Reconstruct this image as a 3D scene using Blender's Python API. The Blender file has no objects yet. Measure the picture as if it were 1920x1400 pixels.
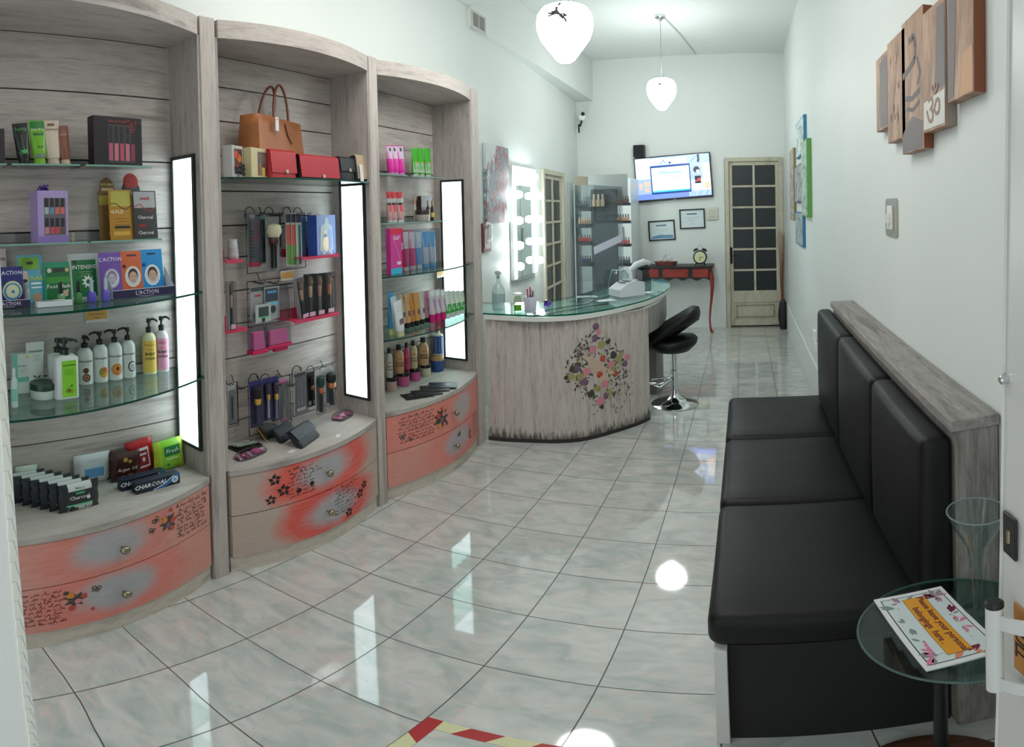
import bpy, bmesh, math, random
from mathutils import Vector, Matrix
random.seed(7)
SC = bpy.context.scene
COL = SC.collection
PI = math.pi

# ------------------------------------------------------------------ camera
CF, CX, CY, CH = 1059.37, 960.0, 407.0, 1.6384
CM = Matrix(((0.9170718, -0.3984120, 0.0157208),
             (0.3981055, 0.9171336, 0.0194403),
             (-0.0221634, -0.0115696, 0.9996874)))      # columns: right, forward, up
cam = bpy.data.cameras.new('camera')
cam_o = bpy.data.objects.new('camera', cam)
COL.objects.link(cam_o)
cam.type = 'PANO'
cam.panorama_type = 'EQUIRECTANGULAR'
cam.longitude_min = -CX / CF
cam.longitude_max = (1920 - CX) / CF
cam.latitude_max = CY / CF
cam.latitude_min = -(1400 - CY) / CF
cam.clip_start = 0.01
r_, f_, u_ = CM.col[0], CM.col[1], CM.col[2]
cam_o.matrix_world = Matrix(((r_[0], u_[0], -f_[0], 0), (r_[1], u_[1], -f_[1], 0), (r_[2], u_[2], -f_[2], CH), (0, 0, 0, 1)))
SC.camera = cam_o

# ------------------------------------------------------------------ world and exposure
SC.view_settings.view_transform = 'Standard'
SC.view_settings.look = 'None'
SC.view_settings.exposure = 1.2
SC.view_settings.gamma = 1.0
W = bpy.data.worlds.new('street_evening'); SC.world = W
W.use_nodes = True
W.node_tree.nodes['Background'].inputs[0].default_value = (0.90, 0.96, 1.0, 1)
W.node_tree.nodes['Background'].inputs[1].default_value = 0.45

def area(name, loc, size, power, color=(1, 1, 1), rot=(0, 0, 0), sy=None):
    l = bpy.data.lights.new(name, 'AREA'); l.energy = power; l.color = color
    l.shape = 'RECTANGLE'; l.size = size; l.size_y = sy or size
    o = bpy.data.objects.new(name, l); COL.objects.link(o)
    o.location = loc; o.rotation_euler = rot
    return o
# added fill light on the shop front side, behind the camera
area('shop_front_fill', (-0.75, -0.45, 1.55), 2.3, 55, (1.0, 0.955, 0.925), (PI/2, 0, PI), 2.2)
# added fill light under the front ceiling, out of view
area('front_ceiling_fill', (-.85, 1.7, 3.28), 1.3, 13, (1.0, 0.97, 0.93), (math.radians(22), 0, 0), .5)

# ------------------------------------------------------------------ rays: a photo pixel to a point on a real plane
def ray(x, y):
    a = (x - CX) / CF; e = (CY - y) / CF
    return CM @ Vector((math.sin(a) * math.cos(e), math.cos(a) * math.cos(e), math.sin(e)))
CAMP = Vector((0, 0, CH))
def hz(x, y, z): d = ray(x, y); return CAMP + d * ((z - CH) / d.z)
def hx(x, y, X): d = ray(x, y); return CAMP + d * (X / d.x)
def hy(x, y, Y): d = ray(x, y); return CAMP + d * (Y / d.y)
def hw(x, y, off=0.0):                      # left wall behind the counter (slightly slanted)
    d = ray(x, y); t = (-2.05 + .0611 * 3.95 + off) / (d.x + .0611 * d.y); return CAMP + d * t

# ------------------------------------------------------------------ materials
def lin(c):
    return tuple(((v / 255) / 12.92 if v / 255 <= .04045 else ((v / 255 + .055) / 1.055) ** 2.4) for v in c[:3])
_M = {}
def mat(name, col, rough=.5, metal=0, coat=0, spec=None, emit=None, es=0, alpha=1):
    key = (name, tuple(col), rough, metal, es)
    if key in _M: return _M[key]
    m = bpy.data.materials.new(name); m.use_nodes = True
    b = m.node_tree.nodes['Principled BSDF']
    b.inputs['Base Color'].default_value = (*lin(col), 1)
    b.inputs['Roughness'].default_value = rough; b.inputs['Metallic'].default_value = metal
    b.inputs['Coat Weight'].default_value = coat
    if spec is not None: b.inputs['Specular IOR Level'].default_value = spec
    if emit is not None:
        b.inputs['Emission Color'].default_value = (*lin(emit), 1); b.inputs['Emission Strength'].default_value = es
    _M[key] = m
    return m
def plain(col, rough=.45, **k): return mat('painted_finish', col, rough, **k)
class NT:
    def __init__(s, m): s.t = m.node_tree; s.n = s.t.nodes; s.l = s.t.links; s.b = s.n.get('Principled BSDF')
    def new(s, ty, **k):
        n = s.n.new(ty)
        for a, v in k.items():
            if a.startswith('i_'):
                kk = a[2:]; kk = int(kk) if kk.isdigit() else kk.replace('_', ' ')
                n.inputs[kk].default_value = v
            else: setattr(n, a, v)
        return n
    def link(s, a, b): s.l.new(a, b)
    def coords(s, scale=(1, 1, 1), kind='Object', rot=(0, 0, 0), loc=(0, 0, 0)):
        tc = s.new('ShaderNodeTexCoord'); mp = s.new('ShaderNodeMapping')
        mp.inputs['Scale'].default_value = scale; mp.inputs['Rotation'].default_value = rot; mp.inputs['Location'].default_value = loc
        s.link(tc.outputs[kind], mp.inputs['Vector']); return mp.outputs[0]
    def noise(s, vec, scale, detail=3, rough=.5, dist=0):
        n = s.new('ShaderNodeTexNoise'); n.inputs['Scale'].default_value = scale; n.inputs['Detail'].default_value = detail
        n.inputs['Roughness'].default_value = rough; n.inputs['Distortion'].default_value = dist
        s.link(vec, n.inputs['Vector']); return n.outputs['Fac']
    def ramp(s, fac, stops, interp='LINEAR'):
        r = s.new('ShaderNodeValToRGB'); r.color_ramp.interpolation = interp
        e = r.color_ramp.elements
        while len(e) < len(stops): e.new(.5)
        for i, (p, c) in enumerate(stops):
            e[i].position = p; e[i].color = (*lin(c), 1) if len(c) == 3 else c
        s.link(fac, r.inputs[0]); return r.outputs[0]
    def mix(s, fac, a, b, mode='MIX'):
        n = s.new('ShaderNodeMix', data_type='RGBA', blend_type=mode)
        for i, v in ((0, fac), (6, a), (7, b)):
            if isinstance(v, (int, float)): n.inputs[i].default_value = v
            elif isinstance(v, tuple): n.inputs[i].default_value = (*lin(v), 1)
            else: s.link(v, n.inputs[i])
        return n.outputs[2]
    def math(s, op, a, b=None, clamp=False):
        n = s.new('ShaderNodeMath', operation=op, use_clamp=clamp)
        for i, v in ((0, a), (1, b)):
            if v is None: continue
            if isinstance(v, (int, float)): n.inputs[i].default_value = v
            else: s.link(v, n.inputs[i])
        return n.outputs[0]
    def bump(s, h, strength=.2, dist=.002):
        b = s.new('ShaderNodeBump'); b.inputs['Strength'].default_value = strength; b.inputs['Distance'].default_value = dist
        s.link(h, b.inputs['Height']); s.link(b.outputs[0], s.b.inputs['Normal'])
def newmat(name, rough=.5):
    m = bpy.data.materials.new(name); m.use_nodes = True
    t = NT(m); t.b.inputs['Roughness'].default_value = rough
    return m, t

def wood(name, base=(186, 176, 170), dark=(152, 143, 137), light=(201, 192, 186), scale=(1, 1, 1), rough=.6):
    m, t = newmat(name, rough)
    v = t.coords(scale)
    n1 = t.noise(v, 6, 5, .65); n2 = t.noise(v, 22, 4, .7); n3 = t.noise(v, 2.2, 2, .5)
    c = t.ramp(n1, [(.30, dark), (.47, base), (.72, light)])
    c2 = t.ramp(n2, [(.34, dark), (.5, base), (.66, light)])
    c = t.mix(.38, c, c2)
    sm = t.ramp(n3, [(.24, (140, 133, 129)), (.42, (255, 255, 255))])
    c = t.mix(.55, c, sm, 'MULTIPLY')
    t.link(c, t.b.inputs['Base Color']); t.bump(n2, .15, .001)
    return m
# long axis of the brush strokes follows the board: along Y (boards), along Z (posts)
WOOD_Y = wood('whitewashed_boards', scale=(6, .8, 9))
WOOD_Z = wood('whitewashed_posts', scale=(9, 9, .7))
WOOD_SIDE = wood('whitewashed_panel', base=(168, 160, 154), dark=(134, 127, 122), light=(182, 175, 169), scale=(7, 7, .8))
WOOD_TOP = wood('whitewashed_top', base=(176, 170, 163), dark=(160, 154, 147), light=(186, 180, 174), scale=(4, 1, 4))
WOOD_PLINTH = wood('whitewashed_plinth', base=(204, 193, 181), dark=(172, 162, 151), light=(214, 204, 192), scale=(5, 1, 6))
WOOD_LEDGE = wood('grey_washed_ledge', base=(138, 133, 129), dark=(92, 88, 85), light=(168, 164, 160), scale=(9, .9, 9))
WOOD_LEDGE_Z = wood('grey_washed_upright', base=(128, 123, 118), dark=(88, 84, 80), light=(160, 156, 151), scale=(9, 9, .9))

def glass(name, tint=(225, 240, 235), gloss=.9, rough=.0, ior=1.5):
    m = bpy.data.materials.new(name); m.use_nodes = True; n = m.node_tree.nodes; l = m.node_tree.links
    n.remove(n['Principled BSDF'])
    tr = n.new('ShaderNodeBsdfTransparent'); tr.inputs[0].default_value = (*lin(tint), 1)
    gl = n.new('ShaderNodeBsdfGlossy'); gl.inputs['Roughness'].default_value = rough
    lw = n.new('ShaderNodeLayerWeight'); lw.inputs[0].default_value = .5
    pw = n.new('ShaderNodeMath'); pw.operation = 'POWER'; pw.inputs[1].default_value = 4.0
    fr = n.new('ShaderNodeMath'); fr.operation = 'MULTIPLY_ADD'; fr.inputs[1].default_value = .9; fr.inputs[2].default_value = .045
    l.new(lw.outputs['Facing'], pw.inputs[0]); l.new(pw.outputs[0], fr.inputs[0])
    mx = n.new('ShaderNodeMixShader')
    l.new(fr.outputs[0], mx.inputs[0]); l.new(tr.outputs[0], mx.inputs[1]); l.new(gl.outputs[0], mx.inputs[2])
    l.new(mx.outputs[0], n['Material Output'].inputs[0])
    return m
GLASS = glass('clear_glass', (232, 243, 240)); GLASS_SHELF = glass('shelf_glass', (214, 232, 226))
GLASS_TOP = glass('green_glass', (228, 246, 242)); ACRYL = glass('clear_acrylic', (238, 240, 241), ior=1.4)
GLASS_SMOKE = glass('smoked_glass', (120, 135, 135))
PLASTIC_BAG = glass('clear_plastic_film', (228, 228, 232), rough=.12, ior=1.6)
EDGE = mat('green_glass_edge', (18, 66, 56), .1)
EDGE_L = mat('pale_glass_edge', (120, 165, 150), .1)
CHROME = mat('chrome', (215, 218, 220), .08, 1.0)
STEEL = mat('brushed_metal', (150, 150, 150), .3, 1.0)
BLACK = mat('black_plastic', (18, 18, 20), .35)
BLACKM = mat('black_wire', (22, 22, 24), .4, .3)
WHITE = mat('white_plastic', (232, 233, 232), .35)
def leather():
    m, t = newmat('black_leatherette', .5)
    t.b.inputs['Base Color'].default_value = (*lin((6, 7, 9)), 1)
    t.b.inputs['Specular IOR Level'].default_value = .32
    v = t.coords(); n = t.noise(v, 260, 2); t.bump(n, .05, .0004)
    n2 = t.noise(v, 5, 2); t.link(t.math('ADD', t.math('MULTIPLY', n2, .12), .42), t.b.inputs['Roughness'])
    return m
LEATHER = leather()

# ------------------------------------------------------------------ object helpers
def setp(o, label=None, cat=None, group=None, kind=None):
    if label: o['label'] = label
    if cat: o['category'] = cat
    if group: o['group'] = group
    if kind: o['kind'] = kind
    return o
def empty(name, loc=(0, 0, 0), label=None, cat=None, group=None, rz=0, rx=0, ry=0):
    o = bpy.data.objects.new(name, None); COL.objects.link(o); o.empty_display_size = .05
    o.location = loc; o.rotation_euler = (rx, ry, rz)
    return setp(o, label, cat, group)
def copy_tree(o, parent=None):
    c = o.copy(); COL.objects.link(c); c.parent = parent
    for ch in list(o.children): copy_tree(ch, c)
    return c
class MB:
    def __init__(s): s.v = []; s.f = []; s.m = []
    def add(s, vs, fs, mi=0):
        k = len(s.v); s.v += [tuple(v) for v in vs]
        s.f += [tuple(i + k for i in f) for f in fs]; s.m += [mi] * len(fs)
        return s
    def box(s, x0, x1, y0, y1, z0, z1, mi=0, taper=0):
        t = taper
        vs = [(x0, y0, z0), (x1, y0, z0), (x1, y1, z0), (x0, y1, z0), (x0+t, y0+t, z1), (x1-t, y0+t, z1), (x1-t, y1-t, z1), (x0+t, y1-t, z1)]
        return s.add(vs, [(0, 3, 2, 1), (4, 5, 6, 7), (0, 1, 5, 4), (1, 2, 6, 5), (2, 3, 7, 6), (3, 0, 4, 7)], mi)
    def loft(s, rings, mi=0, cap0=True, cap1=True, closed=True):
        n = len(rings[0]); vs = [p for r in rings for p in r]; fs = []
        for i in range(len(rings) - 1):
            for j in range(n if closed else n - 1):
                a = i*n + j; b = i*n + (j+1) % n
                fs.append((a, b, b + n, a + n))
        if cap0: fs.append(tuple(reversed(range(n))))
        if cap1: fs.append(tuple((len(rings)-1)*n + j for j in range(n)))
        return s.add(vs, fs, mi)
    def lathe(s, prof, n=20, c=(0, 0, 0), mi=0, sx=1, sy=1, cap0=True, cap1=True):
        rings = [[(c[0] + r*sx*math.cos(2*PI*j/n), c[1] + r*sy*math.sin(2*PI*j/n), c[2] + z) for j in range(n)] for r, z in prof]
        return s.loft(rings, mi, cap0, cap1)
    def rod(s, pts, r, n=8, mi=0, closed=False):
        P = [Vector(p) for p in pts]; rings = []
        N = len(P); up = None
        for i, p in enumerate(P):
            if closed: d = (P[(i+1) % N] - P[i-1])
            else: d = P[min(i+1, N-1)] - P[max(i-1, 0)]
            d.normalize()
            if up is None:
                up = Vector((0, 0, 1)) if abs(d.z) < .9 else Vector((1, 0, 0))
            a = d.cross(up)
            if a.length < 1e-4: a = d.orthogonal()
            a.normalize(); b = a.cross(d).normalized(); up = b
            rr = r[i] if isinstance(r, (list, tuple)) else r
            rings.append([p + (a*math.cos(2*PI*j/n) + b*math.sin(2*PI*j/n))*rr for j in range(n)])
        if closed: rings.append(rings[0])
        return s.loft(rings, mi, not closed, not closed)
    def prism(s, poly, z0, z1, mi=0, mi_side=None):            # poly in xy
        n = len(poly)
        vs = [(x, y, z0) for x, y in poly] + [(x, y, z1) for x, y in poly]
        s.add(vs, [tuple(reversed(range(n))), tuple(range(n, 2*n))], mi)
        s.add(vs, [(i, (i+1) % n, (i+1) % n + n, i + n) for i in range(n)], mi if mi_side is None else mi_side)
        return s
    def prism_x(s, poly, x0, x1, mi=0, mi_side=None):          # poly in (y, z), front face at x1
        n = len(poly)
        vs = [(x0, y, z) for y, z in poly] + [(x1, y, z) for y, z in poly]
        s.add(vs, [tuple(reversed(range(n))), tuple(range(n, 2*n))], mi)
        s.add(vs, [(i, (i+1) % n, (i+1) % n + n, i + n) for i in range(n)], mi if mi_side is None else mi_side)
        return s
    def build(s, name, mats, parent=None, loc=(0, 0, 0), rot=(0, 0, 0), smooth=None, bevel=0, seg=2, weld=False):
        me = bpy.data.meshes.new(name); me.from_pydata(s.v, [], s.f)
        if not isinstance(mats, (list, tuple)): mats = [mats]
        for m in mats: me.materials.append(m)
        for p, mi in zip(me.polygons, s.m): p.material_index = min(mi, len(mats) - 1)
        bm = bmesh.new(); bm.from_mesh(me)
        if weld: bmesh.ops.remove_doubles(bm, verts=bm.verts, dist=1e-5)
        bmesh.ops.recalc_face_normals(bm, faces=bm.faces); bm.to_mesh(me); bm.free()
        if smooth is not None:
            for p in me.polygons: p.use_smooth = True
            me.set_sharp_from_angle(angle=math.radians(smooth))
        o = bpy.data.objects.new(name, me); COL.objects.link(o)
        o.location = loc; o.rotation_euler = rot
        if parent is not None: o.parent = parent
        if bevel:
            b = o.modifiers.new('soft_edges', 'BEVEL'); b.width = bevel; b.segments = seg; b.limit_method = 'ANGLE'; b.angle_limit = math.radians(40)
            for p in me.polygons: p.use_smooth = True
            b.harden_normals = False
            me.set_sharp_from_angle(angle=math.radians(60))
        return o
def box(name, x0, x1, y0, y1, z0, z1, m, parent=None, bevel=0, seg=2):
    return MB().box(x0, x1, y0, y1, z0, z1).build(name, m, parent, bevel=bevel, seg=seg)
def arc(cx, cy, r, a0, a1, n): return [(cx + r*math.cos(a0 + (a1-a0)*i/n), cy + r*math.sin(a0 + (a1-a0)*i/n)) for i in range(n+1)]
def rrect(w, h, r, n=4, cx=0, cz=0):            # rounded rectangle outline, centred
    o = []
    for sx, sz, a in ((1, -1, -PI/2), (1, 1, 0), (-1, 1, PI/2), (-1, -1, PI)):
        o += arc(cx + sx*(w/2 - r), cz + sz*(h/2 - r), r, a, a + PI/2, n)
    return o
_FONT = None
def text(name, body, size, m, parent, loc=(0, 0, 0), rot=(PI/2, 0, PI/2), ext=.0003, align='CENTER', sx=1, shear=0, bold=0, spacing=1, smart=None):
    c = bpy.data.curves.new(name, 'FONT'); c.body = body; c.size = size; c.extrude = ext
    c.align_x = align; c.align_y = 'CENTER'; c.resolution_u = 2; c.shear = shear; c.offset = bold; c.space_line = spacing
    t = bpy.data.objects.new(name, c); COL.objects.link(t)
    dg = bpy.context.evaluated_depsgraph_get(); dg.update()
    me = bpy.data.meshes.new_from_object(t.evaluated_get(dg))
    bpy.data.objects.remove(t); bpy.data.curves.remove(c)
    me.materials.clear(); me.materials.append(m)
    o = bpy.data.objects.new(name, me); COL.objects.link(o); o.parent = parent
    o.location = loc; o.rotation_euler = rot; o.scale = (sx, 1, 1)
    return o
# ================================================================== the room
def wall_paint():
    m, t = newmat('pale_green_white_paint', .55)
    v = t.coords(); n = t.noise(v, 1.1, 3); n2 = t.noise(v, 90, 2)
    t.link(t.ramp(n, [(.3, (214, 219, 216)), (.7, (219, 224, 221))]), t.b.inputs['Base Color']); t.bump(n2, .06, .001)
    return m
PAINT = wall_paint()
def tile_floor():
    m, t = newmat('glossy_marbled_tiles', .06)
    uv = t.new('ShaderNodeTexCoord').outputs['UV']
    # tile coordinates: one tile is one unit
    def marb(scale, seedloc):
        mp = t.new('ShaderNodeMapping'); mp.inputs['Location'].default_value = seedloc; t.link(uv, mp.inputs[0]); return mp.outputs[0]
    v = marb(1, (0, 0, 0))
    sep = t.new('ShaderNodeSeparateXYZ'); t.link(v, sep.inputs[0])
    fl = t.new('ShaderNodeVectorMath', operation='FLOOR'); t.link(v, fl.inputs[0])
    wn = t.new('ShaderNodeTexWhiteNoise', noise_dimensions='3D'); t.link(fl.outputs[0], wn.inputs[0])
    sc = t.new('ShaderNodeVectorMath', operation='SCALE'); sc.inputs[3].default_value = 1.2; t.link(wn.outputs['Color'], sc.inputs[0])
    ad = t.new('ShaderNodeVectorMath', operation='ADD'); t.link(v, ad.inputs[0]); t.link(sc.outputs[0], ad.inputs[1])
    mp = t.new('ShaderNodeMapping'); mp.inputs['Scale'].default_value = (1.6, 2.9, 1); mp.inputs['Rotation'].default_value = (0, 0, .5); t.link(ad.outputs[0], mp.inputs[0])
    n1 = t.noise(mp.outputs[0], 1.5, 3, .5, .8); n2 = t.noise(mp.outputs[0], 2.6, 4, .6, 1.6)
    c = t.ramp(n1, [(.3, (170, 179, 175)), (.5, (190, 193, 189)), (.68, (203, 203, 199))])
    pk = t.ramp(n2, [(.56, (0, 0, 0)), (.68, (255, 255, 255))])
    c = t.mix(t.math('MULTIPLY', pk, .6), c, (210, 186, 179))
    gv = t.ramp(n2, [(.30, (255, 255, 255)), (.40, (0, 0, 0))])
    c = t.mix(t.math('MULTIPLY', gv, .30), c, (160, 168, 166))
    # grout
    gx = t.math('ABSOLUTE', t.math('SUBTRACT', t.math('FRACT', t.math('ADD', sep.outputs[0], .5)), .5))
    gy = t.math('ABSOLUTE', t.math('SUBTRACT', t.math('FRACT', t.math('ADD', sep.outputs[1], .5)), .5))
    g = t.math('LESS_THAN', t.math('MINIMUM', gx, gy), .0062)
    t.link(t.mix(g, c, (62, 58, 54)), t.b.inputs['Base Color'])
    t.link(t.math('ADD', t.math('MULTIPLY', g, .5), .05), t.b.inputs['Roughness'])
    wv = t.noise(mp.outputs[0], 1.1, 1); t.bump(t.math('SUBTRACT', t.math('MULTIPLY', wv, .3), g), .25, .0015)
    t.b.inputs['Specular IOR Level'].default_value = .85; t.b.inputs['Coat Weight'].default_value = .5; t.b.inputs['Coat Roughness'].default_value = .03
    return m
def struct(name, mb, m, **k):
    o = mb.build(name, m, **k); o['kind'] = 'structure'; return o

def build_floor():
    nx, ny = 24, 60
    X0, X1, Y0, Y1 = -2.6, 0.75, -1.0, 7.7
    me = bpy.data.meshes.new('floor'); vs = []; fs = []
    for j in range(ny + 1):
        for i in range(nx + 1): vs.append((X0 + (X1-X0)*i/nx, Y0 + (Y1-Y0)*j/ny, 0))
    for j in range(ny):
        for i in range(nx):
            a = j*(nx+1) + i; fs.append((a, a+1, a+nx+2, a+nx+1))
    me.from_pydata(vs, [], fs); uvl = me.uv_layers.new(name='UVMap')
    for l in me.loops:
        x, y, _ = me.vertices[l.vertex_index].co
        k = max(0, min(1, (-.75 - x) / .65))
        d = k * ((.03 + (1.1 - max(y, .2)) * .16) if y < 1.1 else .03 * max(0, 1 - (y - 1.1) / .3))
        uvl.data[l.index].uv = (x/.33 + 1.2205, (y - d)/.33 - 7.2382)
    me.materials.append(tile_floor())
    o = bpy.data.objects.new('floor', me); COL.objects.link(o); o['kind'] = 'structure'
build_floor()
# right wall, back wall, left walls, ceiling
struct('wall_right', MB().box(.56, .72, -1.0, 7.75, 0, 3.85), PAINT)
BW = 7.55
def wall_back():
    b = MB(); dx0, dx1, dz = -.25, .515, 2.27
    b.box(-2.6, dx0, BW, BW+.15, 0, 3.85); b.box(dx1, .56, BW, BW+.15, 0, 3.85); b.box(dx0, dx1, BW, BW+.15, dz, 3.85)
    return b
struct('wall_back', wall_back(), PAINT)
WLX = lambda y: -2.05 - .0611 * (y - 3.95) if y > 3.95 else -2.05
def slab_wall(y0, y1, z0, z1):
    return MB().prism([(WLX(y0), y0), (WLX(y1), y1), (-2.6, y1), (-2.6, y0)], z0, z1)
b = MB()
b.box(-2.6, -2.05, -1.0, 3.95, 0, 3.75)
DY0, DY1, DZ = 5.80, 6.72, 2.10
for y0, y1, z0 in ((3.95, DY0, 0), (DY0, DY1, DZ), (DY1, 7.56, 0)):
    b.prism([(WLX(y0), y0), (WLX(y1), y1), (-2.6, y1), (-2.6, y0)], z0, 3.15)
struct('wall_left', b, PAINT)
struct('wall_left_beam', MB().box(-2.6, -2.03, 3.95, 7.56, 3.15, 3.85), PAINT)
struct('ceiling', MB().box(-2.6, .6, 3.95, 7.6, 3.73, 3.88), PAINT)
struct('ceiling_front', MB().box(-2.6, .6, -1.0, 3.95, 3.32, 3.88), PAINT)
# baseboard along the right wall
struct('baseboard_right', MB().box(.545, .56, 3.0, 7.55, 0, .345), PAINT, bevel=.004)
# front wall beside the entrance (the jamb at the left edge of the picture leans a little)
def jamb():
    b = MB()
    def sec(z, yb):
        return [(-.45, yb), (-.45, -.25), (-.62, -.25), (-.62, yb - .03)]
    rings = [[(x, y, z) for x, y in sec(z, yb)] for z, yb in ((0, .165), (.5, .152), (1.56, .118), (2.6, .085), (3.32, .06))]
    return b.loft(rings)
struct('wall_front', jamb(), mat('white_aluminium', (240, 240, 240), .4), smooth=30)
b = MB()
for i in range(62):                                    # overlapping clips of the door seal up the jamb
    z = .02 + i*.025; y = .1655 - z*.0315
    b.add([(-.449, y-.006, z), (-.449, y+.0010, z+.003), (-.449, y-.003, z+.0245), (-.449, y-.006, z+.0245),
           (-.456, y-.006, z), (-.456, y+.0010, z+.003), (-.456, y-.003, z+.0245), (-.456, y-.006, z+.0245)],
          [(0, 1, 2, 3), (4, 7, 6, 5), (0, 4, 5, 1), (1, 5, 6, 2), (2, 6, 7, 3), (3, 7, 4, 0)])
struct('trim_1', b, mat('cream_seal', (236, 234, 226), .5))
# ================================================================== the three bow-fronted display cabinets
XB = -2.01
def drawer_paint(name, red, mid, edge, kx, hot=.2, seed=0.0, wid=.26):
    """salmon board with a blue-grey patch brushed round the knob and red strokes at its rim"""
    m, t = newmat(name, .5)
    tc = t.new('ShaderNodeTexCoord'); mp = t.new('ShaderNodeMapping')
    mp.inputs['Location'].default_value = (0, -kx[0], -kx[1]); t.link(tc.outputs['Object'], mp.inputs[0])
    sp = t.new('ShaderNodeSeparateXYZ'); t.link(mp.outputs[0], sp.inputs[0])
    nz = t.noise(t.coords((1, 1, 1), loc=(seed, seed, 0)), 7, 3)
    dy = t.math('DIVIDE', sp.outputs[1], wid); dz = t.math('DIVIDE', sp.outputs[2], .095)
    d = t.math('SQRT', t.math('ADD', t.math('MULTIPLY', dy, dy), t.math('MULTIPLY', dz, dz)))
    d = t.math('ADD', d, t.math('MULTIPLY', t.math('SUBTRACT', nz, .5), .7))
    c = t.ramp(t.math('MULTIPLY', d, .4), [(.16, mid), (.24, mid), (.46, red), (.58, red), (.84, edge)])
    g = t.noise(t.coords((3, 1, 12)), 14, 4, .7)
    c = t.mix(.16, c, t.ramp(g, [(.3, (120, 105, 100)), (.7, (220, 214, 208))]), 'MIX')
    t.link(c, t.b.inputs['Base Color']); return m

INK = mat('black_ink_transfer', (30, 27, 28), .6)
INK_S = mat('faded_ink_transfer', (66, 58, 56), .6)
FL_OR = mat('orange_flower_transfer', (214, 134, 56), .6); FL_RD = mat('red_flower_transfer', (188, 78, 62), .6)
FL_PU = mat('purple_flower_transfer', (118, 88, 112), .6); FL_PK = mat('pink_flower_transfer', (206, 130, 142), .6)
LEAF_D = mat('dark_leaf_transfer', (62, 66, 54), .6); FL_YE = mat('olive_flower_transfer', (158, 148, 96), .6)
FL_SK = mat('peach_transfer', (196, 172, 152), .6)
DEC = [INK, INK_S, FL_OR, FL_RD, FL_PU, FL_PK, LEAF_D, FL_YE, FL_SK]

class Decal:
    """flat transfers laid on a curved front: f(u, z) gives the point on the board, a hair proud of it"""
    def __init__(s, f): s.f = f; s.b = MB()
    def poly(s, pts, mi, lift=0): s.b.add([s.f(u, z, lift) for u, z in pts], [tuple(range(len(pts)))], mi)
    def stroke(s, pts, w, mi=0, lift=0):
        for (a, b), (c, d) in zip(pts, pts[1:]):
            L = math.hypot(c-a, d-b) or 1e-6; nx, nz = -(d-b)/L*w/2, (c-a)/L*w/2
            s.poly([(a+nx, b+nz), (a-nx, b-nz), (c-nx, d-nz), (c+nx, d+nz)], mi, lift)
    def script(s, u0, u1, z0, z1, lines, rnd, h=.012, mi=0, slope=0, w=.0011):
        for i in range(lines):
            zc = z1 - (i + .5) * (z1 - z0) / lines
            u = u0 + rnd.uniform(0, .02); end = u1 - rnd.uniform(0, .03)
            while u < end:
                n = rnd.randint(4, 9); pts = []
                for k in range(n):
                    hh = h * rnd.choice([.35, .4, .5, 1.0, -.3])
                    pts.append((u, zc + slope*(u - u0))); pts.append((u + .0035, zc + hh + slope*(u - u0))); u += rnd.uniform(.003, .006)
                s.stroke(pts, w, mi); u += .006
    def flower(s, u, z, r, mi, rnd, lift=0, mc=None):
        for k in range(6):
            a = k*PI/3 + rnd.random(); s.disc(u + .5*r*math.cos(a), z + .5*r*math.sin(a), .55*r, mi, lift)
        s.disc(u, z, r*.35, mi if mc is None else mc, lift + .0002)
    def disc(s, u, z, r, mi, lift=0, n=7, sx=1): s.poly([(u + r*sx*math.cos(2*PI*k/n), z + r*math.sin(2*PI*k/n)) for k in range(n)], mi, lift)
    def leaf(s, u, z, a, L, mi=6, lift=0):
        c, q = math.cos(a), math.sin(a)
        s.poly([(u, z), (u + c*L*.5 - q*L*.2, z + q*L*.5 + c*L*.2), (u + c*L, z + q*L), (u + c*L*.5 + q*L*.2, z + q*L*.5 - c*L*.2)], mi, lift)
    def butterfly(s, u, z, r, a=0):
        c, q = math.cos(a), math.sin(a)
        for sg in (-1, 1):
            for (pu, pz, k) in ((.55, .45, .5), (.45, -.35, .35)):
                x, y = sg*pu*r, pz*r
                s.disc(u + c*x - q*y, z + q*x + c*y, k*r, 0, 0)
                s.disc(u + c*x - q*y, z + q*x + c*y, k*r*.5, 8, .0003)
        s.stroke([(u - q*-r*.5, z - c*r*.5), (u - q*r*.5, z + c*r*.5)], r*.14, 0)
    def stencil(s, u, z, r, rnd):
        for k in range(5):
            a = k*2*PI/5 + .3; s.leaf(u + r*.15*math.cos(a), z + r*.15*math.sin(a), a, r, 0); s.disc(u + r*.55*math.cos(a+.3), z + r*.55*math.sin(a+.3), r*.28, 0)
    def build(s, parent, name='painted_transfer'): return s.b.build(name, DEC, parent)

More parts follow.
